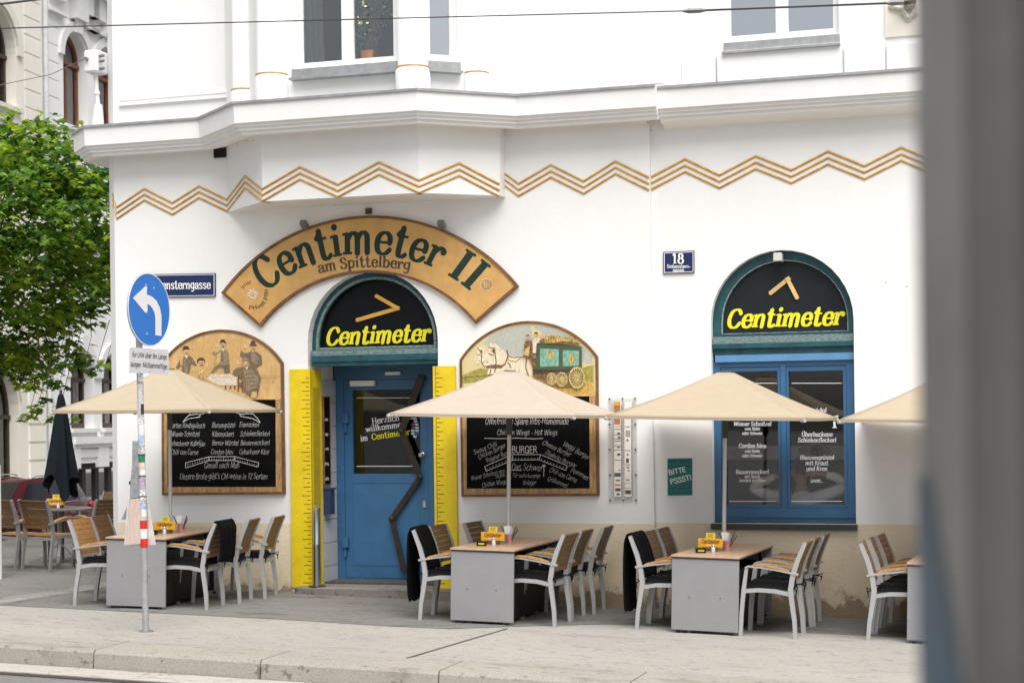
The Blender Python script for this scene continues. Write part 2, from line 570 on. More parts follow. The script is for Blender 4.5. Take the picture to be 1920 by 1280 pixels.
def glyph(ch, style):
    key = (ch, style)
    if key in GCACHE:
        return GCACHE[key]
    thick, thin, serif, slant, h = STYLE[style]
    w, strokes = GL.get(ch, GL['-'])
    segs = []          # x0,y0,x1,y1,r0,r1

    def poly(p, flat=0):
        for a, b in zip(p, p[1:]):
            dx, dy = b[0] - a[0], b[1] - a[1]
            L = math.hypot(dx, dy)
            if L < 1e-6:
                continue
            r = thin + (thick - thin) * abs(dy / L) ** 1.2
            segs.append((a[0], a[1], b[0], b[1], r, flat))
    for st in strokes:
        k, *nums = st.split()
        pts = [tuple(float(t) for t in q.split(',')) for q in nums]
        if k == 's':
            poly(_catmull(pts))
        elif k == 'l':
            poly(pts, 1 if serif else 0)
            if serif and abs(pts[0][0] - pts[1][0]) < .01:
                x = pts[0][0]
                for (px_, py_) in pts:
                    if abs(py_ - .02) < .03 or py_ < -.1:
                        segs.append((x - .085 - thick * .4, py_ + .005, x + .085 + thick * .4, py_ + .005, thin, 1))
                    elif py_ > .7 and ch.isupper():
                        segs.append((x - .085 - thick * .4, py_, x + .085 + thick * .4, py_, thin, 1))
                    elif py_ > .44:
                        segs.append((x - .1 - thick * .4, py_ - .02, x, py_ + .005, thin, 1))
        elif k == 'c':
            (cx, cy), (rx, ry) = pts
            poly(_arc(cx, cy, rx, ry, 0, 360, 28))
        elif k == 'd':
            rr = max(thick * 1.1, .045)
            segs.append((pts[0][0], pts[0][1], pts[0][0] + 1e-4, pts[0][1], rr, 0))
    if not segs:
        GCACHE[key] = (w, [], [])
        return GCACHE[key]
    if serif:
        w += .01 + thick * .4
    S = np.array(segs)
    x0, x1, y0, y1 = -.2, w + .2, -.36, 1.0
    nx, ny = int((x1 - x0) / h) + 1, int((y1 - y0) / h) + 1
    gx, gy = np.meshgrid(x0 + h * np.arange(nx), y0 + h * np.arange(ny))
    P = np.stack([gx.ravel(), gy.ravel()], 1)[:, None, :]
    A, B = S[None, :, 0:2], S[None, :, 2:4]
    D = B - A
    t = np.clip(((P - A) * D).sum(2) / np.maximum((D * D).sum(2), 1e-9), 0, 1)
    dist = np.sqrt(((P - A - D * t[..., None]) ** 2).sum(2)) - S[None, :, 4]
    Ln = np.sqrt(np.maximum((D * D).sum(2), 1e-9))
    al = ((P - A) * D).sum(2) / Ln
    pe = np.abs((P - A)[..., 0] * D[..., 1] - (P - A)[..., 1] * D[..., 0]) / Ln - S[None, :, 4]
    ext = .012 if serif else 0.0
    boxd = np.maximum(np.maximum(-al - ext, al - Ln - ext), pe)
    dist = np.where(S[None, :, 5] > .5, boxd, dist)
    f = dist.min(1).reshape(ny, nx)
    ins = f < 0
    verts, faces, idx = [], [], {}

    def vid(k, x, y):
        if k not in idx:
            idx[k] = len(verts)
            verts.append((x, y))
        return idx[k]
    for j in range(ny - 1):
        i = 0
        while i < nx - 1:
            c = (ins[j, i], ins[j, i + 1], ins[j + 1, i + 1], ins[j + 1, i])
            if not any(c):
                i += 1
                continue
            if all(c):
                k = i
                while k < nx - 1 and ins[j, k] and ins[j, k + 1] and ins[j + 1, k + 1] and ins[j + 1, k]:
                    k += 1
                faces.append((vid((i, j), x0 + i * h, y0 + j * h), vid((k, j), x0 + k * h, y0 + j * h),
                              vid((k, j + 1), x0 + k * h, y0 + (j + 1) * h), vid((i, j + 1), x0 + i * h, y0 + (j + 1) * h)))
                i = k
                continue
            cs = ((i, j), (i + 1, j), (i + 1, j + 1), (i, j + 1))
            loop = []
            for a in range(4):
                p, q = cs[a], cs[(a + 1) % 4]
                fp, fq = f[p[1], p[0]], f[q[1], q[0]]
                if fp < 0:
                    loop.append(vid(p, x0 + p[0] * h, y0 + p[1] * h))
                if (fp < 0) != (fq < 0):
                    u = fp / (fp - fq)
                    kk = ('e',) + tuple(sorted((p, q)))
                    loop.append(vid(kk, x0 + (p[0] + (q[0] - p[0]) * u) * h, y0 + (p[1] + (q[1] - p[1]) * u) * h))
            if len(loop) > 2:
                faces.append(tuple(loop))
            i += 1
    GCACHE[key] = (w, verts, faces)
    return GCACHE[key]


def tw(s, style):
    return sum(glyph(c, style)[0] for c in s)


def ptext(mb, s, x, y, em, proj, style='serif', ang=0.0, align='c', width=None, jit=0.0):
    """lettering at photo pixel (x, y = baseline), em = letter size in pixels, set on the plane behind proj"""
    sl = STYLE[style][3]
    w = tw(s, style)
    sx = em if width is None else width / w
    x0 = {'c': -w * sx / 2, 'l': 0.0, 'r': -w * sx}[align]
    ca, sa = math.cos(R(ang)), math.sin(R(ang))
    for c in s:
        gw, vs, fs = glyph(c, style)
        if vs:
            jy = random.uniform(-jit, jit) * em
            pts = []
            for gx, gy in vs:
                lx, ly = x0 + (gx + gy * sl) * sx, gy * em + jy
                pts.append(proj(x + lx * ca - ly * sa, y - lx * sa - ly * ca))
            mb.add(pts, fs)
        x0 += gw * sx


def arctext(mb, s, cx, cy, r, a0, a1, em, proj, style='sign', lean=0.0, inward=False):
    """lettering along a circle in photo pixels, a0 -> a1 measured clockwise from straight up (degrees)"""
    w = tw(s, style)
    k = 0.0
    for c in s:
        gw, vs, fs = glyph(c, style)
        if vs:
            am = R(a0 + (a1 - a0) * (k + gw / 2) / w)
            unit = R(a1 - a0) * r / w
            pts = []
            for gx, gy in vs:
                lx = (gx - gw / 2 + gy * lean) * unit
                ly = gy * em
                ux, uy = math.sin(am), -math.cos(am)
                tx, ty = math.cos(am), math.sin(am)
                if inward:
                    ux, uy = -ux, -uy
                    tx, ty = tx, ty
                pts.append(proj(cx + math.sin(am) * r + tx * lx + ux * ly, cy - math.cos(am) * r + ty * lx + uy * ly))
            mb.add(pts, fs)
        k += gw


def circ3(a, b, c):
    ax, ay = a
    bx, by = b
    cx, cy = c
    d = 2 * (ax * (by - cy) + bx * (cy - ay) + cx * (ay - by))
    ux = ((ax * ax + ay * ay) * (by - cy) + (bx * bx + by * by) * (cy - ay) + (cx * cx + cy * cy) * (ay - by)) / d
    uy = ((ax * ax + ay * ay) * (cx - bx) + (bx * bx + by * by) * (ax - cx) + (cx * cx + cy * cy) * (bx - ax)) / d
    return ux, uy, math.hypot(ax - ux, ay - uy)


def arc3(a, b, c, n=24):
    """points from a through b to c on their circle (b near the middle)"""
    ux, uy, r = circ3(a, b, c)
    t0 = math.atan2(a[1] - uy, a[0] - ux)
    t1 = math.atan2(b[1] - uy, b[0] - ux)
    t2 = math.atan2(c[1] - uy, c[0] - ux)

    def nd(x):
        return (x + math.pi) % (2 * math.pi) - math.pi
    d = nd(t1 - t0) + nd(t2 - t1)
    return [(ux + r * math.cos(t0 + d * i / n), uy + r * math.sin(t0 + d * i / n)) for i in range(n + 1)]


def archloop(s0, s1, z0, zs, n=20, zt=None):
    """closed (s,z) loop of an opening with a half-round head springing at zs"""
    cx, r = (s0 + s1) / 2, (s1 - s0) / 2
    rz = r if zt is None else zt - zs
    return [(s0, z0), (s1, z0)] + [(cx + r * math.cos(math.pi * i / n), zs + rz * math.sin(math.pi * i / n)) for i in range(n + 1)]

# ================================================================== MATERIALS OF THE SETTING
PLASTER = M('white_plaster', (.85, .845, .83), .92, var=.03, scale=.9, bump=.10, bscale=14, spec=.2, detail=9)
TRIMW = M('white_trim', (.85, .845, .83), .85, var=.02, scale=3, bump=.08, bscale=30, spec=.25)
CREAM = M('cream_plaster', (.87, .83, .74), .92, var=.03, scale=1.5, bump=.15, bscale=30, spec=.2)
GREYW = M('pale_grey_plaster', (.88, .875, .865), .92, var=.03, scale=1.5, bump=.15, bscale=30, spec=.2)
GOLD = M('gold_paint', (.62, .36, .09), .5, var=.2, scale=14)
ZINC = M('zinc_sheet', (.42, .43, .43), .45, .6, var=.15, scale=8)
BLUE = M('blue_paint', (.038, .132, .27), .42, var=.10, scale=3, bump=.03, bscale=30)
BLUEL = M('light_blue_paint', (.11, .27, .50), .45, var=.08, scale=3)
TEAL = M('teal_paint', (.012, .085, .105), .45, var=.3, scale=7, bump=.05)
TEALW = M('weathered_teal_paint', (.02, .10, .115), .6, var=.3, scale=26, col2=(.30, .34, .32), detail=9, stretch=(1, 1, 3))
BLACKP = M('black_panel', (.006, .007, .009), .35, var=.1, spec=.15)
YELLOW = M('yellow_ruler_paint', (.78, .58, .008), .5, var=.10, scale=5, bump=.04)
BLACK = M('black_paint', (.010, .010, .011), .5, spec=.2)
WHITEP = M('white_paint', (.82, .82, .80), .45, var=.03)
LETTERY = M('yellow_letter_paint', (.86, .78, .02), .5, var=.02)
LETTERW = M('white_letter_paint', (.82, .82, .82), .5, var=.02)
CHALK = M('chalk', (.70, .70, .68), .95, var=.35, scale=70)
SLATE = M('blackboard', (.006, .006, .0065), .8, var=.35, scale=5, bump=.02, spec=.08)
WOODB = M('brown_moulding', (.20, .09, .035), .55, var=.35, scale=9, stretch=(1, 1, 1), bump=.1)
WOODO = M('ochre_board', (.64, .42, .18), .6, var=.18, scale=6, col2=(.50, .31, .12), bump=.05, detail=9, stretch=(2.5, 1, .8))
OAK = M('light_oak', (.50, .30, .12), .55, var=.3, scale=7, stretch=(6, 1, 1), bump=.06)
STEEL = M('polished_steel', (.62, .62, .63), .18, 1.0, var=.05)
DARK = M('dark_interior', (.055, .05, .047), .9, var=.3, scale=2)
PANE = glass('window_glass')
PANEB = glass('upper_window_glass', reflect=3.0)
TILEM = M('grey_tiles', (.50, .49, .50), .3, var=.06, scale=4)
CONC = None


def ground_mat(name, base, dark, stain, grain=90.0, crack=0.0, rough=.9):
    mt = bpy.data.materials.new(name)
    mt.use_nodes = True
    t = mt.node_tree
    b = t.nodes['Principled BSDF']
    b.inputs['Roughness'].default_value = rough
    b.inputs['Specular IOR Level'].default_value = .25
    tc = t.nodes.new("ShaderNodeTexCoord")

    def noise(s, d=5, sc=None):
        n = t.nodes.new("ShaderNodeTexNoise")
        n.inputs['Scale'].default_value = s
        n.inputs['Detail'].default_value = d
        n.inputs['Roughness'].default_value = .7
        if sc:
            mp = t.nodes.new("ShaderNodeMapping")
            mp.inputs['Scale'].default_value = sc
            t.links.new(tc.outputs['Object'], mp.inputs[0])
            t.links.new(mp.outputs[0], n.inputs['Vector'])
        else:
            t.links.new(tc.outputs['Object'], n.inputs['Vector'])
        return n

    def ramp(src, p0, p1, c0, c1):
        r = t.nodes.new("ShaderNodeValToRGB")
        r.color_ramp.elements[0].position = p0
        r.color_ramp.elements[1].position = p1
        r.color_ramp.elements[0].color = (*c0, 1)
        r.color_ramp.elements[1].color = (*c1, 1)
        t.links.new(src, r.inputs[0])
        return r

    def mix(fac, a, bcol, typ='MIX'):
        mm = t.nodes.new("ShaderNodeMix")
        mm.data_type = 'RGBA'
        mm.blend_type = typ
        if isinstance(fac, float):
            mm.inputs[0].default_value = fac
        else:
            t.links.new(fac, mm.inputs[0])
        t.links.new(a, mm.inputs[6])
        if isinstance(bcol, tuple):
            mm.inputs[7].default_value = (*bcol, 1)
        else:
            t.links.new(bcol, mm.inputs[7])
        return mm.outputs[2]
    big = ramp(noise(.55, 6, (1, 1.6, 1)).outputs['Fac'], .3, .7, dark, base)
    gr = ramp(noise(grain, 3).outputs['Fac'], .3, .75, (.72, .72, .72), (1.1, 1.1, 1.1))
    c = mix(1.0, big.outputs[0], gr.outputs[0], 'MULTIPLY')
    st = ramp(noise(1.1, 9, (1, 2.6, 1)).outputs['Fac'], .55, .66, (0, 0, 0), (1, 1, 1))
    c = mix(st.outputs[0], c, stain)
    sp = ramp(noise(6, 4, (1, 3.4, 1)).outputs['Fac'], .60, .63, (0, 0, 0), (.8, .8, .8))
    c = mix(sp.outputs[0], c, tuple(q * .45 for q in dark))
    if crack:
        v = t.nodes.new("ShaderNodeTexVoronoi")
        v.feature = 'DISTANCE_TO_EDGE'
        v.inputs['Scale'].default_value = crack
        wn = noise(3.0, 4)
        ad = t.nodes.new("ShaderNodeMixRGB")
        ad.blend_type = 'ADD'
        ad.inputs[0].default_value = .25
        t.links.new(tc.outputs['Object'], ad.inputs[1])
        t.links.new(wn.outputs['Color'], ad.inputs[2])
        t.links.new(ad.outputs[0], v.inputs['Vector'])
        cr = ramp(v.outputs['Distance'], .0008, .004, (.7, .7, .7), (0, 0, 0))
        c = mix(cr.outputs[0], c, tuple(q * .4 for q in dark))
    t.links.new(c, b.inputs['Base Color'])
    n2 = noise(140, 4)
    bp = t.nodes.new("ShaderNodeBump")
    bp.inputs['Strength'].default_value = .25
    bp.inputs['Distance'].default_value = .01
    t.links.new(n2.outputs['Fac'], bp.inputs['Height'])
    t.links.new(bp.outputs[0], b.inputs['Normal'])
    return mt


CONCRETE = ground_mat('pavement_concrete', (.405, .38, .343), (.345, .325, .295), (.28, .26, .235))
ASPHALT = ground_mat('pavement_asphalt', (.235, .224, .208), (.18, .171, .158), (.095, .09, .084), crack=.22)
ROADM = ground_mat('road_asphalt', (.24, .235, .23), (.19, .185, .18), (.13, .125, .12))
KERBM = ground_mat('kerb_granite', (.40, .37, .325), (.32, .295, .26), (.23, .21, .18), grain=60)
JOINTM = M('joint_filler', (.17, .16, .15), .9, var=.3, scale=20)


def plinth_mat():
    mt = bpy.data.materials.new('beige_plinth')
    mt.use_nodes = True
    t = mt.node_tree
    b = t.nodes['Principled BSDF']
    b.inputs['Roughness'].default_value = .9
    b.inputs['Specular IOR Level'].default_value = .2
    tc = t.nodes.new("ShaderNodeTexCoord")
    n = t.nodes.new("ShaderNodeTexNoise")
    n.inputs['Scale'].default_value = 5.0
    n.inputs['Detail'].default_value = 9
    n.inputs['Roughness'].default_value = .7
    t.links.new(tc.outputs['Object'], n.inputs['Vector'])
    sx = t.nodes.new("ShaderNodeSeparateXYZ")
    t.links.new(tc.outputs['Object'], sx.inputs[0])
    # height of the damp edge wanders with the noise
    ma = t.nodes.new("ShaderNodeMath")
    ma.operation = 'MULTIPLY_ADD'
    ma.inputs[1].default_value = -.75
    t.links.new(n.outputs['Fac'], ma.inputs[0])
    t.links.new(sx.outputs['Z'], ma.inputs[2])
    r = t.nodes.new("ShaderNodeValToRGB")
    e = r.color_ramp.elements
    e[0].position, e[1].position = 0.0, .30
    e[0].color = (.32, .25, .165, 1)
    e[1].color = (.80, .68, .50, 1)
    for p, c in ((.035, (.36, .28, .19, 1)), (.05, (.58, .49, .36, 1)), (.14, (.75, .63, .46, 1))):
        q = e.new(p)
        q.color = c
    m2 = t.nodes.new("ShaderNodeMath")
    m2.operation = 'ADD'
    m2.inputs[1].default_value = .32
    t.links.new(ma.outputs[0], m2.inputs[0])
    t.links.new(m2.outputs[0], r.inputs[0])
    t.links.new(r.outputs[0], b.inputs['Base Color'])
    bp = t.nodes.new("ShaderNodeBump")
    bp.inputs['Strength'].default_value = .25
    bp.inputs['Distance'].default_value = .02
    n3 = t.nodes.new("ShaderNodeTexNoise")
    n3.inputs['Scale'].default_value = 30
    t.links.new(tc.outputs['Object'], n3.inputs['Vector'])
    t.links.new(n3.outputs['Fac'], bp.inputs['Height'])
    t.links.new(bp.outputs[0], b.inputs['Normal'])
    return mt


PLINTH = plinth_mat()


# ================================================================== GROUND
def slab(mb, x0, x1, y0, y1, top, thick):
    vs = [(x, y, gz(x) + dz) for dz in (top - thick, top) for y in (y0, y1) for x in (x0, x1)]
    return mb.add(vs, [(0, 2, 3, 1), (4, 5, 7, 6), (0, 1, 5, 4), (2, 6, 7, 3), (0, 4, 6, 2), (1, 3, 7, 5)])


KY = -4.86                                        # front edge of the kerb
mb = MB()
XS_ = (-160, -60, -15.5, 40, 160)
YS_ = ((-160, 0), (3, 0), (11, -.62), (200, -.9))       # the side street falls away behind the corner
gvs = [(x_, y_, gz(max(-60, min(40, x_))) - .17 + dz) for y_, dz in YS_ for x_ in XS_]
mb.add(gvs, [(j * 5 + i, j * 5 + i + 1, j * 5 + i + 6, j * 5 + i + 5) for j in range(3) for i in range(4)])
tag(mb.build('ground', ROADM), kind='structure')
mb = MB()
slab(mb, -15.5, 20, KY + .6, 60, 0, 1.6)
tag(mb.build('pavement', CONCRETE), kind='structure')
mb = MB()
xe = -4.55
ys = G(560, 1163).y
pts = [(-15.5, ys - .12), (-9, ys + .0), (-7.4, ys + .02), (-6.2, ys - .06), (-5.6, ys - .02), (-4.9, ys + .5), (-4.2, ys + .95), (4, ys + 1.2), (20, ys + 1.2)]
vs = [(x, y, gz(x) + .004) for x, y in pts] + [(x, 40, gz(x) + .004) for x, y in reversed(pts)]
mb.add(vs, [(i, i + 1, len(vs) - 2 - i, len(vs) - 1 - i) for i in range(len(pts) - 1)])
tag(mb.build('pavement_strip', ASPHALT), kind='structure')
mb = MB()
x = -15.5
jx = [G(185, 1216).x, G(505, 1232).x]
xs = [jx[0] + (jx[1] - jx[0]) * k for k in range(-4, 16)]
for a, b in zip(xs, xs[1:]):
    w = .006
    vs, h = [], .16
    prof = [(KY - .012, -h), (KY, -.03), (KY + .022, 0), (KY + .594, 0), (KY + .594, -h)]
    for xx in (a + w, b - w):
        vs += [(xx, y, gz(xx) + z + .002) for y, z in prof]
    n = len(prof)
    mb.add(vs, [(i, i + n, i + n + 1, i + 1) for i in range(n - 1)] + [tuple(range(n)), tuple(range(2 * n - 1, n - 1, -1))])
tag(mb.build('kerb', KERBM), kind='structure')
mb = MB()
slab(mb, -40, 40, KY - .42, KY - .03, -.155, .05)
tag(mb.build('gutter', ground_mat('gutter_stone', (.50, .47, .43), (.42, .39, .35), (.30, .27, .24), crack=.5)), kind='structure')
mb = MB()
slab(mb, -40, 40, KY - .52, KY - .425, -.162, .05)
tag(mb.build('tram_rail_groove', M('groove', (.045, .042, .04), .7)), kind='structure')
mb = MB()
a, b = G(762, 1234), G(952, 1178)
d = Vector((b.y - a.y, a.x - b.x, 0)).normalized() * .011
mb.add([a - d + Vector((0, 0, .008)), a + d + Vector((0, 0, .008)), b + d + Vector((0, 0, .008)), b - d + Vector((0, 0, .008))], [(0, 1, 2, 3)])
tag(mb.build('pavement_joint', JOINTM), kind='structure')
mb = MB()
a, b = G(-60, 1140), G(190, 1102)
e_ = (b - a).normalized()
q_ = Vector((-e_.y, e_.x, 0))
for k in range(7):
    o1 = a + q_ * (.075 * k - .05)
    w_ = q_ * .016
    mb.add([o1 - w_ + Vector((0, 0, .006)), o1 + w_ + Vector((0, 0, .006)), o1 + w_ + e_ * 3.6 + Vector((0, 0, .006)), o1 - w_ + e_ * 3.6 + Vector((0, 0, .006)),
            o1 - w_ * .6 + Vector((0, 0, .012)), o1 + w_ * .6 + Vector((0, 0, .012)), o1 + w_ * .6 + e_ * 3.6 + Vector((0, 0, .012)), o1 - w_ * .6 + e_ * 3.6 + Vector((0, 0, .012))],
           [(4, 5, 6, 7), (0, 4, 7, 3), (1, 2, 6, 5), (0, 1, 5, 4), (3, 7, 6, 2)])
tag(mb.build('tactile_paving', M('tactile_line', (.31, .295, .275), .8, var=.2)), kind='structure')
mb = MB()
mb.add([(x_, y_, gz(-22) - .02 + dz) for (y_, dz) in ((-30, 0), (3, 0), (11, -.62), (90, -.75)) for x_ in (-60, -21.0)], [(0, 1, 3, 2), (2, 3, 5, 4), (4, 5, 7, 6)])
tag(mb.build('far_pavement', CONCRETE), kind='structure')


# ================================================================== RESTAURANT BUILDING
def rect(s0, s1, z0, z1):
    return [(s0, z0), (s1, z0), (s1, z1), (s0, z1)]


XL = FA.sz(217, 600)[0]
XS = -4.12
ZT = 11.0
rb = thing('restaurant_building', (-5, 2, 0), 'white corner restaurant building with a bay, stepped cornice and gold zigzag line', 'building')
# door opening
DX0, DX1 = FA.sz(577, 648)[0], FA.sz(821, 647)[0]
DZA = FA.sz(694, 508)[1]
DZS = DZA - (DX1 - DX0) / 2
door_loop = archloop(DX0, DX1, -.6, DZS)
A_, B_, C_, D_, E_ = (-9.13, 0), (FB.sz(491.8, 353)[0], -.7), (FB.sz(785.5, 336)[0], -.7), (-5.757, -.14), (-5.745, 0)
BZ = 4.43
mb = MB()
mb.fprism(FA, rect(XL, XS, -1, ZT), -.7, 0, holes=[door_loop, rect(A_[0] + .35, E_[0] - .35, 5.55, 9.0)])
# chamfered corner and the side wall along the side street
mb.fprism(Frame((0, 0, 0), (1, 0, 0), (0, -1, 0)), [(XL - .16, -1), (XL, -1), (XL, ZT), (XL - .16, ZT)], -.9, -.16)
mb.add([(XL - .16, .16, -1), (XL, 0, -1), (XL, 0, ZT), (XL - .16, .16, ZT)], [(0, 1, 2, 3)])
mb.box(XL - .16, XL + .3, .9, 14, -1, ZT)
# right part with its window opening
WX0, WX1 = FR.sz(1333, 640)[0], FR.sz(1601, 640)[0]
WZA = FR.sz(1469, 468.4)[1]
WZS = WZA - (WX1 - WX0) / 2
WZ0 = FR.sz(1470, 984)[1]
UX0, UX1, UZ0 = FR.sz(1360, 75)[0], FR.sz(1573, 62)[0], FR.sz(1470, 74)[1]
mb.fprism(FR, rect(XS, 8, -1, ZT), -.45, 0, holes=[archloop(WX0, WX1, WZ0, WZS), rect(UX0, UX1, UZ0, 8.6)])
mb.box(7.6, 8, .5, 14, -1, ZT)
mb.box(XL - .16, 8, 13.6, 14, -1, ZT)
mb.box(XL - .1, 7.9, .3, 13.8, ZT, ZT + .3)
mb.build('wall', PLASTER, rb)

# rooms behind the windows
mb = MB()
for (x0, x1, y0, y1, z0, z1) in ((XL + .4, 7.5, .75, 5.5, -.05, 4.2), (XL + .4, 7.5, .75, 5.0, 4.9, 9.5)):
    vs = [(x, y, z) for z in (z0, z1) for y in (y0, y1) for x in (x0, x1)]
    mb.add(vs, [(0, 1, 3, 2), (4, 6, 7, 5), (2, 3, 7, 6), (0, 2, 6, 4), (1, 5, 7, 3)])
mb.build('interior', DARK, rb)

# bay
def facet(a, b):
    e = Vector((b[0] - a[0], b[1] - a[1], 0))
    L = e.length
    e.normalize()
    return Frame((a[0], a[1], 0), e, (e.y, -e.x, 0)), L


FAB, LAB = facet(A_, B_)
FCD, LCD = facet(C_, D_)
bw0, bw1 = FB.sz(553, 110)[0], FB.sz(745, 110)[0]
bwz = FB.sz(650, 124)[1]
cw0, cw1, cwz = FCD.sz(800, 112)[0], FCD.sz(858, 112)[0], FCD.sz(828, 117)[1]
mb = MB()
mb.fprism(FB, rect(B_[0], C_[0], BZ, ZT), -.12, 0, holes=[rect(bw0, bw1, bwz, 8.6)])
mb.fprism(FAB, rect(0, LAB, BZ, ZT), -.12, 0)
mb.fprism(FCD, rect(0, LCD, BZ, ZT), -.12, 0, holes=[rect(cw0, cw1, cwz, 8.6)])
mb.add([(D_[0], D_[1], BZ), (E_[0], E_[1], BZ), (E_[0], E_[1], ZT), (D_[0], D_[1], ZT)], [(0, 1, 2, 3)])
mb.add([(p[0], p[1], BZ + .001) for p in (A_, B_, C_, D_, E_)], [(0, 1, 2, 3, 4)])
mb.add([(p[0], p[1], BZ + .12) for p in (A_, B_, C_, D_, E_)], [(4, 3, 2, 1, 0)])
mb.build('bay', PLASTER, rb)

# cornice
cpath = [(XL - .16, 9), (XL - .16, .16), (XL, 0), A_, B_, C_, (-5.62, 0), (XS, 0)]
cprof = [(-.02, 5.535), (.385, 5.455), (.375, 5.24), (.345, 5.238), (.342, 5.205), (.315, 5.203), (.312, 5.168), (.28, 5.166), (.277, 5.13), (.235, 5.122), (-.02, 5.19)]
mb = MB()
mb.sweep(cpath, cprof)
cprof2 = [(o + (0 if i in (0, len(cprof) - 1) else -.06), z - .012) for i, (o, z) in enumerate(cprof)]
mb.sweep([(XS + .16, .06), (8, .06)], [(o + .035 if 0 < i < len(cprof2) - 1 else o, z if i < len(cprof2) - 1 else 5.06) for i, (o, z) in enumerate(cprof2)])
mb.sweep([(XS, 0), (XS + .16, 0)], cprof)
mb.build('cornice', TRIMW, rb)
mb = MB()
mb.sweep(cpath, [(-.02, 5.552), (.405, 5.472), (.405, 5.445), (.398, 5.445), (.398, 5.466), (-.02, 5.546)])
mb.sweep([(XS, 0), (XS + .16, 0)], [(-.02, 5.552), (.405, 5.472), (.405, 5.445), (.398, 5.445), (.398, 5.466), (-.02, 5.546)])
mb.sweep([(XS + .16, .06), (8, .06)], [(-.02, 5.54), (.38, 5.46), (.38, 5.433), (.373, 5.433), (.373, 5.454), (-.02, 5.534)])
mb.build('cornice_flashing', ZINC, rb)

# gold zigzag
FCH = Frame((XL, 0, 0), (1, -1, 0), (-1, -1, 0))
zz = [(211.5, 361, FCH), (219, 387.3, FA), (270.4, 352.5, FA), (323.5, 378.9, FA), (373, 347.7, FA), (425.9, 373.2, FA), (459, 329, FAB), (491.8, 353, FB),
      (562.4, 311.7, FB), (633.6, 344.5, FB), (710.7, 302.5, FB), (785.5, 336.3, FB), (861, 304.5, FCD), (935.5, 343.8, FCD), (943, 322, FA), (972.5, 342.8, FA),
      (1032.8, 307.6, FA), (1094.4, 338, FA), (1154.2, 300.7, FA), (1216.8, 331.2, FA), (1219.5, 331, FR), (1284.5, 296.8, FR), (1348.9, 326.9, FR), (1417, 291, FR),
      (1483.8, 317.3, FR), (1552.4, 282.2, FR), (1620.7, 309.6, FR), (1690, 274.9, FR), (1757, 303, FR), (1828, 267, FR)]
zl_ = [FR.w(x, y, .004) for x, y in ((1757, 303), (1828, 267))]
ZEXT = [Vector((zl_[k % 2].x + .742 * (k // 2), zl_[k % 2].y, zl_[k % 2].z)) for k in range(2, 24)]
mb = MB()
for dz in (0, -.066, -.132):
    mb.tube([F.w(x, y, .004) + Vector((0, 0, dz - .01)) for x, y, F in zz] + [q + Vector((0, 0, dz - .01)) for q in ZEXT], .0135, 8)
mb.build('zigzag_trim', GOLD, rb, smooth='all')

# beige painted plinth
mb = MB()
PX0, PX1 = FA.sz(547, 980)[0], FA.sz(858, 980)[0]
for F, s0, s1, zt in ((FA, XL - .005, PX0, .842), (FA, PX1, XS + .004, .865), (FR, XS + .004, 8, .872)):
    mb.fbox(F, s0, s1, -1, zt, -.02, .004)
mb.build('plinth', PLINTH, rb)

# upper-floor half columns with gold rings, window sills, panels
for (px, py, F, d, r) in ((456, 157, FAB, .02, .12), (510, 133, FB, .02, .165), (774, 119, FB, .02, .165), (893, 131, FCD, .0, .12)):
    q = F.w(px, py, d + r)
    q0 = F.w(px, py, d)
    mb, mg = MB(), MB()
    mb.lathe([(r + .025, 5.45), (r + .025, q.z - .05), (r, q.z), (r, ZT - .02)], 24, (q0.x, q0.y, 0))
    mg.lathe([(r + .004, q.z - .022), (r + .018, q.z - .019), (r + .018, q.z - .008), (r + .004, q.z - .004)], 24, (q0.x, q0.y, 0))
    col_ = mb.build('half_column', PLASTER, rb, smooth=True)
    mg.build('gold_ring', GOLD, col_, smooth=True)
mb = MB()
s0, s1 = FR.sz(1347, 97)[0], FR.sz(1580, 84)[0]
z1 = FR.sz(1347, 97, .07)[1]
mb.fbox(FR, s0, s1, 5.40, z1, -.01, .07)                       # apron below the right upper window
for (a, b, y, d) in ((1584, 1660, 82, .045), (1663, 1790, 80, .035), (1010, 1215, 118, .03), (1280, 1343, 110, .03)):
    F = FA if b < 1217 else FR
    mb.build('wall_band', TRIMW, rb)
    mb = MB()
    mb.fbox(F, F.sz(a, y)[0], F.sz(b, y)[0], 5.40, F.sz((a + b) / 2, y, d)[1], -.01, d)
mb.build('wall_band', TRIMW, rb)
mb = MB()
q = FA.sz(225, 190)
mb.fbox(FA, q[0], FA.sz(430, 175)[0], q[1] - .06, q[1] - .02, -.01, .035)
mb.fbox(FA, q[0], FA.sz(430, 175)[0], q[1], q[1] + .025, -.01, .02)
mb.build('wall_band', TRIMW, rb)
mb = MB()
mb.fbox(FR, FR.sz(1660, 60)[0], FR.sz(1745, 60)[0], 5.86, ZT, -.01, .02)
mb.build('pilaster', M('ivory_plaster', (.80, .76, .66), .9, var=.02), rb)


def ring(mb, F, so, si, d0, d1):
    mb.fprism(F, rect(*so), d0, d1, holes=[rect(*si)])


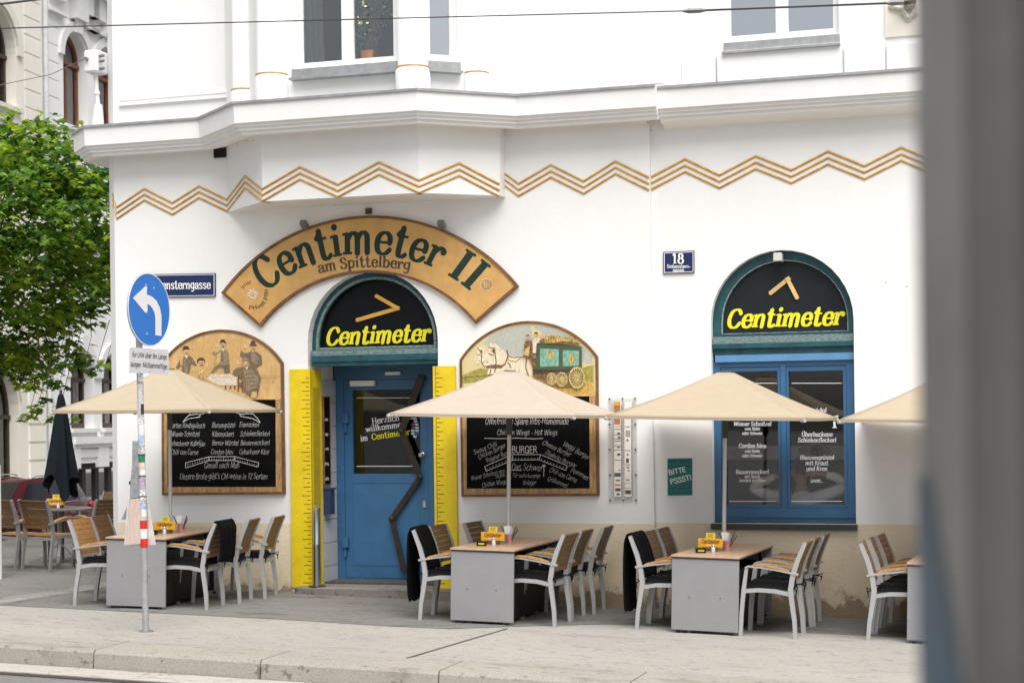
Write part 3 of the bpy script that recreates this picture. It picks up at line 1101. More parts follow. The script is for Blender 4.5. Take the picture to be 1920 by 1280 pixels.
def upper_window(F, s0, s1, z0, panes, sash_mat, depth=.06, sill=None, zt=8.6, reflection_sheet=None, pane=None):
    """casement window: frame, panes given as (s0, s1) in order, zinc sill"""
    wf = MB()
    zb = z0 + .09
    wf.fprism(F, rect(s0, s1, z0, zt), -depth - .07, -depth, holes=[rect(a, b, zb, zt - .08) for a, b in panes])
    o = wf.build('window', sash_mat, rb)
    for a, b in panes:
        MB().fbox(F, a - .005, b + .005, zb - .005, zt - .075, -depth - .045, -depth - .037).build('pane', pane or PANEB, o)
    if sill:
        sb = MB()
        sb.fbox(F, sill[0], sill[1], sill[2] - .10, sill[2], -.02, .05)
        sb.fbox(F, sill[0] - .01, sill[1] + .01, sill[2] - .125, sill[2] - .101, -.02, .11)
        sb.build('sill', ZINC, o)
    return o


d_ = .13
pz = [FB.sz(x, 110, -d_)[0] for x in (569.5, 643, 664.5, 740)]
uw1 = upper_window(FB, bw0, bw1, bwz, [(pz[0], pz[1]), (pz[2], pz[3])], TRIMW, .10, sill=(bw0 - .02, bw1 + .01, bwz))
COAT = glass('coated_glass', (.8, .88, .95), 14.0, .01)
pz = [FCD.sz(x, 100, -.08)[0] for x in (805, 842.5)]
uw2 = upper_window(FCD, cw0, cw1, cwz, [(pz[0], pz[1])], TRIMW, .05, sill=(cw0, cw1 + .02, cwz), pane=COAT)
pz = [FR.sz(x, 56, -.1)[0] for x in (1371, 1455.5, 1478.5, 1563)]
uw3 = upper_window(FR, UX0, UX1, UZ0, [(pz[0], pz[1]), (pz[2], pz[3])], TRIMW, .07, sill=(UX0 - .01, UX1 + .01, UZ0), pane=COAT)
# pale blue sheets painting the sky's reflection into two of them, a pale curtain behind the third
SKYREF = M('sky_reflection_blue', (.42, .66, .88), .8, var=.02)
for w_, F, s0, s1, z0 in ((uw2, FCD, cw0 + .05, cw1 - .05, cwz), (uw3, FR, UX0 + .05, UX1 - .05, UZ0)):
    MB().fbox(F, s0, s1, z0 + .08, 8.5, -.155, -.15).build('reflection_sheet', SKYREF, w_)
cm = MB()
a = FB.sz(569.5, 110, -.3)[0]
cm.grid(lambda u, v: FB.p(a - .06 + .36 * u * (1 - .25 * v), bwz + .1 + v * 2.8, -.21 + .02 * math.sin(u * 34)), 34, 2)
cm.build('curtain', cloth_mat('grey_curtain', (.60, .58, .56), .3), uw1)

# chips and dirt in the plaster below the cornice
mb = MB()
crnd = random.Random(3)
for (x0, y0, x1, y1, k) in ((1230, 222, 1640, 200, 26), (840, 226, 930, 238, 9), (430, 268, 480, 258, 5), (1213, 225, 1222, 246, 5), (936, 240, 946, 262, 4), (600, 385, 640, 388, 3), (1610, 520, 1726, 540, 3)):
    for i in range(k):
        u = crnd.random()
        x, y = x0 + (x1 - x0) * u, y0 + (y1 - y0) * u + crnd.uniform(-2, 7)
        r_ = crnd.uniform(.5, 1.5)
        F = FR if x > 1219 else (FA if x < 425 or x > 938 else (FB if x < 785 else FCD))
        mb.pxpoly(F, [(x + r_ * crnd.uniform(.6, 2.0) * math.cos(a), y + r_ * crnd.uniform(.4, 1) * math.sin(a)) for a in (0, 1.1, 2.2, 3.1, 4.2, 5.3)], .0022, .002)
mb.build('plaster_damage', M('exposed_mortar', (.30, .26, .22), .9, var=.5, scale=60), rb)

# ------------------------------------------------------------------ entrance
F12 = Frame((0, .12, 0), (1, 0, 0), (0, -1, 0))
D7 = Frame((0, .7, 0), (1, 0, 0), (0, -1, 0))
zb = FA.sz(700, 655)[1]
zlo = FA.sz(700, 684)[1]
lun = MB()
r_ = (DX1 - DX0) / 2
cx = (DX0 + DX1) / 2
lun.fprism(F12, archloop(DX0 + .002, DX1 - .002, zb, DZS), -.1, 0, holes=[archloop(DX0 + .075, DX1 - .075, zb + .03, DZS)])
lun_o = lun.build('fanlight_frame', TEAL, rb)
lw = MB()
lw.fprism(F12, archloop(DX0 + .055, DX1 - .055, zb + .012, DZS), -.02, .018, holes=[archloop(DX0 + .085, DX1 - .085, zb + .04, DZS)])
lw.fbox(F12, DX0 + .01, DX1 - .01, zb - .055, zb + .005, -.05, .06)
lw.build('moulding', TEALW, lun_o)
MB().fprism(F12, archloop(DX0 + .07, DX1 - .07, zb + .02, DZS), -.085, -.075).build('panel', BLACKP, lun_o)
tr = MB()
tr.fbox(FA, DX0 + .035, DX1 - .001, zlo + .05, zb - .056, -.3, -.02)
tr.fbox(FA, DX0 + .035, DX1 - .001, zlo, zlo + .05, -.3, -.045)
tr.build('transom', TEAL, lun_o)
lp = F12.proj(-.07)
mb = MB()
ptext(mb, 'Centimeter', 708, 643, 44, lp, 'logo', ang=2.2, width=196)
mb.build('lettering', LETTERY, lun_o)


def hand(mb, F, d, a, b, w, th=.012):
    """a folding-ruler leg used as a clock hand, from a to b in photo pixels"""
    a, b = Vector(a), Vector(b)
    t = (b - a).normalized()
    n = Vector((-t.y, t.x)) * w
    mb.pxpoly(F, [a + n - t * w * .3, a - n - t * w * .3, b - n, b - n * .2 + t * w * .6, b + n], d + th, th)


HANDM = M('ruler_ochre', (.72, .40, .07), .5, var=.1)
mb = MB()
z6 = lambda x, y: (570 + x / 6.096, 500 + y / 6.096)
hand(mb, F12, -.072, z6(1085, 470), z6(600, 610), 3.6)
hand(mb, F12, -.058, z6(1080, 480), z6(820, 330), 3.4)
mb.build('clock_hand', HANDM, lun_o)

# recess: tiled left cheek, dark ceiling, door
rc = MB()
TX = DX0 + .036
for k in range(9):
    z0 = .05 + k * .27
    for (y0, y1) in ((.0, .34), (.345, .69)):
        rc.box(DX0 + .001, TX, y0 + .002 if k % 1 == 0 else y0, y1, z0 + .003, z0 + .267)
rc.build('tile_lining', TILEM, rb)
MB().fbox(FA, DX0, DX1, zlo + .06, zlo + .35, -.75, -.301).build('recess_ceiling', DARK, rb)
dr = thing('entrance_door', (-7.3, .7, 0), None, None)
dr.parent = rb
dr.matrix_parent_inverse = rb.matrix_world.inverted()
dz0 = D7.sz(720, 1084)[1]
zt = zlo + .06
fl, fr_ = D7.sz(646, 900)[0], D7.sz(803, 900)[0]
ft = D7.sz(720, 711)[1]
mb = MB()
mb.fprism(D7, rect(TX - .02, DX1 + .05, dz0 - .03, zt), -.12, 0, holes=[rect(fl, fr_, dz0, ft)])
mb.build('door_frame', BLUE, dr)
g0, g1 = D7.sz(661.4, 888), D7.sz(786.7, 729)
mb = MB()
mb.fprism(D7, rect(fl + .004, fr_ - .004, dz0 + .006, ft - .004), -.07, -.006, holes=[rect(g0[0], g1[0], g0[1], g1[1])])
p0, p1 = D7.sz(661.4, 1059), D7.sz(786.7, 903)
mb.fprism(D7, rect(p0[0], p1[0], p0[1], p1[1]), -.006, -.001, holes=[rect(p0[0] + .012, p1[0] - .012, p0[1] + .012, p1[1] - .012)], backface=False)
leaf = mb.build('door_leaf', BLUE, dr)
MB().fbox(D7, g0[0] - .002, g1[0] + .002, g0[1] - .002, g1[1] + .002, -.05, -.042).build('pane', PANE, dr)
for y in (790, 1022):
    mb = MB()
    a = D7.sz(650, y)
    mb.fbox(D7, a[0] - .03, a[0] + .035, a[1] - .02, a[1] + .09, .001, .05)
    mb.fbox(D7, a[0] - .022, a[0] + .005, a[1] - .13, a[1] - .021, .001, .03)
    mb.build('hinge', BLUE, dr)
mb = MB()
a, b = D7.sz(656, 724, .06), D7.sz(701, 713, .06)
mb.fbox(D7, a[0], b[0], a[1], b[1], .001, .06)
mb.build('door_closer', WHITEP, dr)
mb = MB()
a, b = D7.sz(722, 703, .05), D7.sz(749, 696.5, .05)
mb.fbox(D7, a[0], b[0], a[1], b[1], .001, .05)
mb.build('lamp_housing', WHITEP, dr)
mb = MB()
q = D7.w(793, 852)
mb.lathe([(.028, 0), (.028, .02), (.018, .025), (.018, .05), (.03, .055), (.03, .08), (.02, .088)], 16, (0, 0, 0), Matrix.Translation(q) @ Matrix.Rotation(R(90), 4, 'X'))
mb.build('door_knob', STEEL, dr)
mb = MB()
a = D7.sz(796, 951)
mb.fbox(D7, a[0] - .018, a[0] + .018, a[1], a[1] + .075, -.004, .008)
mb.build('lock_plate', STEEL, dr)
mb = MB()
dp = D7.proj(-.038)
for (s_, x, y, em, wd, mt_) in (('Herzlich', 724, 791.3, 15.5, 52, LETTERW), ('willkommen', 723.5, 804.5, 15, 76, LETTERW), ('im', 683.5, 826.2, 15, 14, LETTERW), ('Centimeter', 733.5, 819.2, 15.5, 73, LETTERY)):
    mb.use(mt_)
    ptext(mb, s_, x, y, em, dp, 'serif', ang=8, width=wd)
mb.use(LETTERW)
for y in (745, 873):
    mb.pxpoly(D7, [(669, y), (779, y), (779, y + 1.2), (669, y + 1.2)], -.038)
cols_ = [M('sticker_blue', (.05, .14, .35), .5), M('sticker_pale', (.55, .62, .68), .5), M('sticker_red', (.5, .05, .04), .5)]
for i, (x, y) in enumerate([(774, 784), (779, 789.5), (774.5, 795), (781.5, 795.5), (775, 801), (782, 801.5), (774, 807), (782, 807), (774, 812.5), (782, 812.5), (778, 818)]):
    mb.use(cols_[(1, 1, 2, 1, 0, 1, 1, 1, 1, 0, 1)[i]])
    w_ = 7 if i == 0 else 3.2
    mb.pxpoly(D7, [(x - w_, y - 2), (x + w_, y - 2), (x + w_, y + 2), (x - w_, y + 2)], -.037)
mb.build('door_lettering', None, dr)
mb = MB()
jt = [(789.5, 706), (752, 808), (787.5, 894), (734, 972), (757.5, 1072)]
for k, (a, b) in enumerate(zip(jt, jt[1:])):
    hand(mb, D7, .04 + .016 * (k % 2), a, b, (6.4, 4.8, 4.7, 4.7)[k], .015)
for x, y in jt[1:4]:
    q = D7.w(x, y, .09)
    mb.lathe([(.03, 0), (.03, .02), (.012, .028)], 14, (0, 0, 0), Matrix.Translation(D7.w(x, y, .07)) @ Matrix.Rotation(R(90), 4, 'X'))
for x, y in ((770, 762), (770, 850), (760, 935), (745, 1020)):
    q = D7.sz(x, y)
    mb.fbox(D7, q[0] - .012, q[0] + .012, q[1] - .012, q[1] + .012, -.006, .045)
mb.build('folding_ruler_handle', M('dark_ruler_wood', (.030, .018, .010), .5, var=.4, scale=6, bump=.1), dr)
# small board and letter box on the left cheek of the recess
FL = Frame((TX, 0, 0), (0, 1, 0), (1, 0, 0))
a, b = FL.sz(604, 908, .02), FL.sz(617.5, 745, .02)
mb = MB()
mb.fbox(FL, max(.30, a[0]), b[0], a[1], b[1], .001, .02)
cb = mb.build('menu_blackboard', SLATE, None)
tag(cb, 'small narrow menu blackboard inside the left cheek of the doorway', 'blackboard')
ring_ = MB()
ring_.fprism(FL, rect(max(.30, a[0]) - .012, b[0] + .012, a[1] - .012, b[1] + .012), .002, .026, holes=[rect(max(.30, a[0]), b[0], a[1], b[1])])
ring_.build('border', WOODB, cb)
ct = MB()
for k in range(5):
    z = b[1] - .28 - k * .17
    for i in range(5):
        ct.fbox(FL, .31 + i * .022, .325 + i * .022, z + random.uniform(0, .02), z + random.uniform(.02, .045), .021, .022)
ct.build('chalk_lettering', CHALK, cb)
a, b = FL.sz(604, 966, .08), FL.sz(614, 918, .08)
mb = MB()
mb.fbox(FL, .30, .42, a[1], b[1], .001, .09)
mb.fbox(FL, .29, .43, b[1] + .001, b[1] + .02, .001, .11)
lb = mb.build('letter_box', M('navy_enamel', (.02, .035, .09), .4), None)
tag(lb, 'dark blue letter box on the tiled cheek of the doorway', 'letter box')
# doorstep
zs = FA.w(600, 1101, .2).z
mb = MB()
s0, s1 = FA.sz(553, 1110, .18)[0], FA.sz(848, 1110, .18)[0]
mb.rbox(s0, s1, -.20, -.001, -.4, zs, .012)
mb.box(DX0 + .04, DX1 - .002, -.001, .72, -.4, zs - .001)
mb.build('doorstep', ground_mat('step_stone', (.27, .245, .215), (.19, .172, .152), (.12, .105, .09), grain=40), rb)
mb = MB()
mb.box(DX0 + .06, DX1 - .002, .25, .69, zs, zs + .02)
mb.build('threshold', M('dark_mat', (.075, .075, .078), .8, var=.3, scale=30), dr)

# ------------------------------------------------------------------ right-hand window
F16 = Frame((0, .16, 0), (1, 0, 0), (0, -1, 0))
win = thing('arched_window', (-2.7, .16, 0), None, None)
win.parent = rb
win.matrix_parent_inverse = rb.matrix_world.inverted()
zA, zB_, zC = FR.sz(1470, 624)[1], FR.sz(1470, 645)[1], FR.sz(1470, 662.5)[1]
zD = FR.sz(1470, 676)[1]
mb = MB()
mb.fprism(F16, archloop(WX0 + .002, WX1 - .002, zA - .02, WZS), -.1, 0, holes=[archloop(WX0 + .10, WX1 - .07, zA + .01, WZS, zt=WZA - .10)])
mb.fbox(F16, WX0 + .002, WX1 - .002, zC, zB_ - .03, -.1, .01)
mb.fbox(F16, WX0 + .002, WX1 - .002, zB_ - .029, zB_ + .02, -.1, .05)
fo = mb.build('fanlight_frame', TEAL, win)
mb = MB()
mb.fbox(F16, WX0 + .012, WX1 - .012, zB_ + .021, zA - .021, -.05, .04)
mb.build('moulding', TEALW, win)
MB().fprism(F16, archloop(WX0 + .09, WX1 - .06, zA, WZS, zt=WZA - .09), -.06, -.05).build('panel', M('charcoal_panel', (.018, .023, .027), .35, spec=.2, var=.15, scale=3), win)
mb = MB()
mb.fprism(F16, archloop(WX0 + .098, WX1 - .068, zA + .008, WZS, zt=WZA - .098), -.05, .004, holes=[archloop(WX0 + .103, WX1 - .073, zA + .013, WZS, zt=WZA - .103)])
mb.build('edge_strip', M('pale_edge', (.45, .5, .5), .5, var=.4, scale=20), win)
mb = MB()
lp = F16.proj(-.045)
ptext(mb, 'Centimeter', 1471, 611.5, 46.5, lp, 'logo', ang=1.6, width=219)
mb.build('lettering', LETTERY, win)
mb = MB()
z5 = lambda x, y: (1330 + x / 5.332, 460 + y / 5.332)
PALEH = M('pale_ruler_ochre', (.78, .52, .20), .5, var=.1)
hand(mb, F16, -.048, z5(800, 325), z5(605, 480), 3.8)
hand(mb, F16, -.034, z5(775, 325), z5(880, 530), 3.8)
mb.build('clock_hand', PALEH, win)
mb = MB()
mb.fbox(F16, WX0 + .03, WX1 - .004, zD, zC - .002, -.1, .035)
mb.build('head_board', BLUEL, win)
glz = [F16.sz(x, y, -.06) for x, y in ((1363, 945), (1459, 695), (1482.5, 945), (1581.5, 694))]
cas = [F16.sz(x, 800, -.03)[0] for x in (1353, 1465.5, 1475, 1589)]
zc0, zc1 = F16.sz(1470, 951.5, -.03)[1], F16.sz(1470, 686, -.03)[1]
mb = MB()
mb.fprism(F16, rect(WX0 + .002, WX1 - .002, WZ0 + .02, zD - .002), -.1, 0, holes=[rect(cas[0], cas[1], zc0, zc1), rect(cas[2], cas[3], zc0, zc1)])
mb.fbox(F16, WX0 + .03, WX1 - .01, FR.sz(1470, 967)[1] - .02, FR.sz(1470, 967)[1], .001, .02)
wfo = mb.build('window_frame', BLUE, win)
for (a, b, c0, c1) in ((cas[0], cas[1], glz[0], glz[1]), (cas[2], cas[3], glz[2], glz[3])):
    mb = MB()
    mb.fprism(F16, rect(a + .003, b - .003, zc0 + .003, zc1 - .003), -.09, -.012, holes=[rect(c0[0], c1[0], c0[1], c1[1])])
    so = mb.build('casement', BLUE, win)
    MB().fbox(F16, c0[0] - .002, c1[0] + .002, c0[1] - .002, c1[1] + .002, -.07, -.062).build('pane', glass('shop_window_glass', (1, 1, 1), 1.7), win)
mb = MB()
a, b = FR.sz(1335, 982)[0], FR.sz(1608, 982)[0]
mb.fbox(FR, a, b, WZ0 - .045, WZ0 + .012, -.11, .07)
mb.build('sill', M('dark_sill', (.035, .042, .05), .5, var=.2), win)
mb = MB().use(LETTERW)
wp = F16.proj(-.058)
for (s_, x, y, em, wd) in (('Hausmannskost', 1408.5, 779.5, 13, 88), ('Wiener Schnitzel', 1411, 798, 10.5, 71), ('vom Huhn', 1410.5, 806, 8, 29), ('oder Schwein', 1410.5, 814.6, 8, 38),
                           ('Cordon bleu', 1411, 839.3, 11, 52), ('vom Huhn', 1410.5, 848, 8, 29), ('oder Schwein', 1410.5, 856.5, 8, 38), ('Bauernnockerl', 1410.5, 888, 10.5, 62),
                           ('mit Speck', 1410.5, 895.6, 8, 29), ('Zwiebel und Käse', 1410.5, 902.8, 8, 50),
                           ('mit Butternockerl', 1532, 786.5, 11, 80), ('Überbackene', 1532, 818, 11.5, 58), ('Schinkenfleckerl', 1532, 828.5, 11, 72), ('Blunzengröstel', 1532, 861, 10.5, 64),
                           ('mit Kraut', 1531.5, 871.5, 11, 43), ('und Kren', 1531.5, 882, 11, 40), ('uvm..', 1532, 904, 11, 24), ('Knödel', 1532, 773, 11, 36)):
    ptext(mb, s_, x, y, em, wp, 'semi', width=wd)
for x0, x1 in ((1367, 1457), (1484, 1579)):
    for y in (717.5, 938.5):
        mb.pxpoly(F16, [(x0, y), (x1, y), (x1, y + 1.3), (x0, y + 1.3)], -.058)
# table-knife-and-fork mark on the right pane
mb.pxpoly(F16, [(1560, 781), (1571, 778), (1569, 784), (1566, 786), (1567, 799), (1570, 802), (1560, 802), (1563, 799), (1562, 787)], -.058)
mb.build('window_lettering', None, win)

# ================================================================== SIGNS AND BOARDS ON THE FACADE
def inset(loop, d):
    """shrink a closed pixel loop by d (loop may run either way)"""
    P = [Vector(q) for q in loop]
    area = sum(a.x * b.y - b.x * a.y for a, b in zip(P, P[1:] + P[:1]))
    sg = 1 if area > 0 else -1
    out = []
    n = len(P)
    for i in range(n):
        a, b, c = P[i - 1], P[i], P[(i + 1) % n]
        d1, d2 = (b - a).normalized(), (c - b).normalized()
        n1, n2 = Vector((-d1.y, d1.x)) * sg, Vector((-d2.y, d2.x)) * sg
        m_ = n1 + n2
        m_ = m_ / max(.3, m_.dot(n1))
        out.append(b + m_ * d)
    return [(q.x, q.y) for q in out]


def board(mb, F, loop, d0, d1, hole=None):
    sz = [F.sz(x, y, d1) for x, y in loop]
    mb.fprism(F, sz, d0, d1, holes=[[F.sz(x, y, d1) for x, y in hole]] if hole else None)


def ell(cx, cy, rx, ry, n=18):
    return [(cx + rx * math.cos(2 * math.pi * i / n), cy + ry * math.sin(2 * math.pi * i / n)) for i in range(n)]


# ---- big arched sign over the door
outer = arc3((414.5, 549), (692, 404), (971.5, 536), 44)
inner = arc3((890.6, 606.6), (690, 511), (487.5, 613), 36)
sloop = outer + inner
sg = thing('arched_sign', FA.w(692, 560), 'large fan shaped ochre sign with green Centimeter II lettering above the door', 'sign')
mb = MB()
board(mb, FA, sloop, .002, .035)
mb.build('backing_board', M('sign_ochre', (.66, .39, .125), .55, var=.12, scale=5, col2=(.55, .31, .10), bump=.05, detail=9), sg)
mb = MB()
board(mb, FA, sloop, .003, .05, inset(sloop, 4.6))
mb.build('border', WOODB, sg)
GREENL = M('dark_green_letters', (.010, .030, .022), .5, var=.5, scale=9, col2=(.030, .045, .036), spec=.2)
mb = MB()
fp = FA.proj(.038)
c_ = circ3((509.4, 536), (675, 475.3), (800, 496))


def ang(c, x, y):
    return math.degrees(math.atan2(x - c[0], c[1] - y))


arctext(mb, 'Centimeter', c_[0], c_[1], c_[2], ang(c_, 497, 545), ang(c_, 822, 505), 80, fp, 'sign', lean=.06)
arctext(mb, 'II', c_[0], c_[1], c_[2], ang(c_, 838, 515), ang(c_, 886, 546), 82, fp, 'sign', lean=.05)
mb.build('lettering', GREENL, sg)
mb = MB()
c2_ = circ3((600, 511.5), (680, 500.5), (766, 506.5))
arctext(mb, 'am Spittelberg', c2_[0], c2_[1], c2_[2], ang(c2_, 598, 512), ang(c2_, 769, 507), 27, fp, 'sign')
mb.build('small_lettering', M('brown_letters', (.10, .065, .035), .6, var=.4, scale=12), sg)
mb = MB().use(M('faded_emblem', (.72, .50, .30), .6, var=.4, scale=60))
mb.pxpoly(FA, ell(474, 551.5, 11, 11), .0375)
mb.use(M('emblem_light', (.80, .66, .48), .6))
for k in range(9):
    a = k * .7
    mb.pxpoly(FA, ell(474 + 7 * math.cos(a), 551.5 + 7 * math.sin(a), 2.4, 1.6, 8), .0385)
for k in range(14):
    a = k * 2 * math.pi / 14
    mb.pxpoly(FA, ell(912.5 + 11 * math.cos(a), 533.5 + 11 * math.sin(a), 1.1, 1.1, 7), .0385)
mb.use(M('emblem_brown', (.36, .22, .09), .6, var=.3))
mb.pxpoly(FA, ell(912.5, 533.5, 9, 9), .0378)
mb.use(M('emblem_tan', (.60, .42, .22), .6, var=.3))
for k in (-4.5, 0, 4.5):
    mb.pxpoly(FA, [(911 + k, 527), (913 + k, 527), (914 + k, 540), (912 + k, 540)], .0385)
mb.use(M('blackletter_brown', (.16, .08, .03), .6))
arctext(mb, 'Privat Pils', 474, 551.5, 28.5, 196, 68, 10, fp, 'serif', inward=True)
arctext(mb, 'irrier', 474, 551.5, 20, -62, -6, 10, fp, 'serif')
mb.build('emblem', None, sg)
# floodlights and boxes on the wall
for i, (x, y, lab) in enumerate(((571, 421, 'small grey floodlight on the wall above the left half of the arched sign'), (828.5, 421, 'small grey floodlight on the wall above the right half of the arched sign'))):
    t_ = thing('wall_floodlight', FA.w(x, y), lab, 'floodlight', 'floodlights above the arched sign')
    mb = MB()
    q = FA.sz(x, y, .1)
    M4 = Matrix.Translation(FA.p(q[0], q[1], .11)) @ Matrix.Rotation(R(-30), 4, 'X')
    mb.rbox(-.038, .038, -.05, .05, -.032, .032, .006, M4)
    mb.build('lamp_housing', M('grey_metal', (.22, .22, .22), .5, .3), t_)
    mb = MB()
    mb.tube([FA.p(q[0], q[1] - .02, .0), FA.p(q[0], q[1] - .02, .09)], .012, 8)
    mb.build('arm', M('grey_metal', (.22, .22, .22)), t_)
mb = MB()
q = FA.sz(692, 396)
mb.fbox(FA, q[0] - .035, q[0] + .035, q[1] - .03, q[1] + .03, -.001, .03)
mb.fbox(FA, q[0] - .026, q[0] + .026, q[1] - .02, q[1] + .02, .031, .036)
tag(mb.build('junction_box', M('rusty_brown', (.10, .07, .03), .6, var=.5, scale=30)), 'small brown junction box on the wall between bay and arched sign', 'junction box')
mb = MB()
q = FA.sz(413.5, 287)
mb.fprism(FA, rect(q[0] - .075, q[0] + .075, q[1] - .055, q[1] + .055), .001, .03, holes=[rect(q[0] - .06, q[0] + .06, q[1] - .042, q[1] + .042)])
mb.fbox(FA, q[0] - .06, q[0] + .06, q[1] - .042, q[1] + .042, .002, .008)
for k in range(3):
    mb.fbox(FA, q[0] - .06, q[0] + .06, q[1] - .03 + .026 * k, q[1] - .02 + .026 * k, .009, .02)
tag(mb.build('vent_grille', M('sooty_black', (.02, .016, .015), .8)), 'small black vent grille high on the wall left of the bay', 'vent')
t_ = thing('window_lamp', FR.w(1458, 482), 'small white spotlight at the top of the right hand arched window', 'lamp')
q = FR.sz(1458, 482, .02)
mb = MB()
mb.rbox(q[0] - .045, q[0] + .045, .02, .16, q[1] - .045, q[1] + .045, .008)
mb.build('lamp_housing', M('off_white_plastic', (.62, .60, .57), .5), t_)
MB().box(q[0] - .03, q[0] + .03, .05, .13, q[1] - .075, q[1] - .046).build('lens', BLACK, t_)

# ---- street name plate, house number, poster, notice board
NAVY = M('navy_enamel_plate', (.010, .022, .10), .25, var=.15, scale=4)


def plate(name, F, px, label, cat, face, edge, d=.02):
    o = MB()
    board(o, F, px, .001, d)
    o = o.build(name, face, None)
    tag(o, label, cat)
    rm = MB()
    i1 = inset(px, 1.6)
    board(rm, F, i1, d - .001, d + .002, inset(i1, 1.2))
    rm.build('border', edge, o)
    return o


sp_ = plate('street_name_plate', FA, [(262, 514.5), (403.5, 512), (403.5, 556), (262, 558)], 'dark blue enamel street name plate partly behind the round traffic sign', 'street sign', NAVY, WHITEP)
mb = MB()
ptext(mb, 'Siebensterngasse', 335, 541.5, 21, FA.proj(.023), 'sign', ang=.5, width=121)
mb.build('lettering', LETTERW, sp_)
hp = plate('house_number_plate', FR, [(1243.3, 472.3), (1301.6, 469.8), (1301.6, 511.3), (1243.3, 513.3)], 'small dark blue house number plate reading 18 on the white wall', 'house number', NAVY, WHITEP)
mb = MB()
q_ = FR.proj(.023)
ptext(mb, '18', 1271.5, 494, 26, q_, 'sign', width=23)
ptext(mb, 'Siebenstern-', 1272.5, 502.3, 8.2, q_, 'sansb', width=44)
ptext(mb, 'gasse', 1272, 509.2, 8.2, q_, 'sansb', width=21)
mb.build('lettering', LETTERW, hp)
po = MB()
board(po, FR, [(1248.7, 856.5), (1301.3, 855.5), (1301.3, 931), (1248.7, 932)], .001, .012)
po = tag(po.build('wall_poster', WHITEP), 'small teal quiet please poster in a white frame under the house number', 'poster')
mb = MB().use(M('poster_teal', (.0, .16, .165), .4, var=.1, scale=10))
mb.pxpoly(FR, [(1251.6, 859.3), (1298.2, 858.5), (1298.2, 928), (1251.6, 928.8)], .0135)
mb.use(LETTERW)
q_ = FR.proj(.0155)
ptext(mb, 'BITTE', 1270.5, 887, 12.5, q_, 'sansb', ang=12, width=33)
ptext(mb, 'PSSST!', 1277.5, 903, 13, q_, 'sansb', ang=12, width=41)
mb.use(M('poster_dark', (.0, .05, .06), .5))
ptext(mb, 'LIEBE GÄSTE', 1273, 867, 6.5, q_, 'sansb', width=40) if 'Ä' in GL else ptext(mb, 'LIEBE GASTE', 1273, 867, 6.5, q_, 'sansb', width=40)
for y, a, b in ((873.5, 1254, 1296), (881, 1284, 1296), (888, 1255, 1272), (905.5, 1275, 1296), (914, 1253, 1296), (922.5, 1254, 1296)):
    mb.pxpoly(FR, [(a, y), (b, y - .4), (b, y + .9), (a, y + 1.3)], .0150)
mb.build('print', None, po)
nb = thing('acrylic_notice_board', FA.w(1168, 842), 'clear acrylic wall board holding two tall printed ruler strips beside the burger board', 'notice board')
mb = MB()
board(mb, FA, [(1141, 745.5), (1193.5, 745), (1194.5, 939), (1142.5, 940)], .012, .02)
mb.build('backing_board', glass('acrylic', (.985, .98, .97), .5), nb)
mb = MB().use(M('strip_paper', (.80, .76, .70), .6, var=.04))
NBD = .024
for a, b in ((1151, 1165.5), (1170.5, 1184.5)):
    board(mb, FA, [(a, 752), (b, 752), (b + .6, 931), (a + .6, 931)], .021, NBD)
mb.use(M('strip_brown', (.42, .20, .07), .6, var=.2))
mb.pxpoly(FA, [(1151.5, 753), (1163, 753), (1163, 795), (1151.5, 795)], NBD + .002)
mb.use(M('strip_orange', (.72, .36, .03), .6))
mb.pxpoly(FA, [(1152, 754), (1162, 754), (1162, 760), (1152, 760)], NBD + .004)
mb.use(M('strip_print', (.10, .085, .075), .6))
for y in (798.5, 803.5, 814, 822, 826, 834.5, 842.5, 861.5):
    mb.pxpoly(FA, [(1152, y), (1164.5, y), (1164.5, y + .8), (1152, y + .8)], NBD + .002)
for y, h in ((799, 1), (784, .8), (843.5, .8), (870.5, .8), (905, .6), (914, .6)):
    mb.pxpoly(FA, [(1171.5, y), (1182, y), (1182, y + h), (1171.5, y + h)], NBD + .002)
mb.pxpoly(FA, [(1164.7, 760), (1165.5, 760), (1166.1, 931), (1165.3, 931)], NBD + .003)
mb.pxpoly(FA, [(1183.7, 765), (1184.5, 765), (1185.1, 931), (1184.3, 931)], NBD + .003)
for x, y, w_, h_ in ((1160, 812, 3, 1.6), (1161, 819.5, 3, 1.6), (1160, 838, 3, 1.3), (1160, 851.5, 3.4, 2.4), (1161.5, 881, 2.6, .8), (1158, 889.5, 6, 3.4), (1158.6, 900, 5, 1.2), (1158.6, 917.5, 5, 2.6), (1159, 926, 3.5, 1.8),
                     (1176.5, 825, 2, 2), (1177, 852, 1.5, 2), (1176.5, 863, 2.5, 4), (1177.5, 876, 2.2, 1.6), (1178.5, 882, 2, 1), (1177, 899, 4, 1), (1177.5, 922, 5.4, 3.6)):
    mb.pxpoly(FA, ell(x, y, w_, h_, 10) if h_ < 2.5 else [(x - w_, y - h_), (x + w_, y - h_), (x + w_, y + h_), (x - w_, y + h_)], NBD + .002)
for i in range(3):
    for j in range(4):
        x, y = 1173.5 + i * 2.9, 807 + j * 3
        mb.pxpoly(FA, [(x, y), (x + 2, y), (x + 2, y + 2), (x, y + 2)], NBD + .002)
mb.use(M('strip_red', (.5, .10, .07), .6))
mb.pxpoly(FA, [(1153, 907.5), (1163.5, 907.5), (1163.5, 909.5), (1153, 909.5)], NBD + .002)
mb.build('printed_strip', None, nb)
mb = MB()
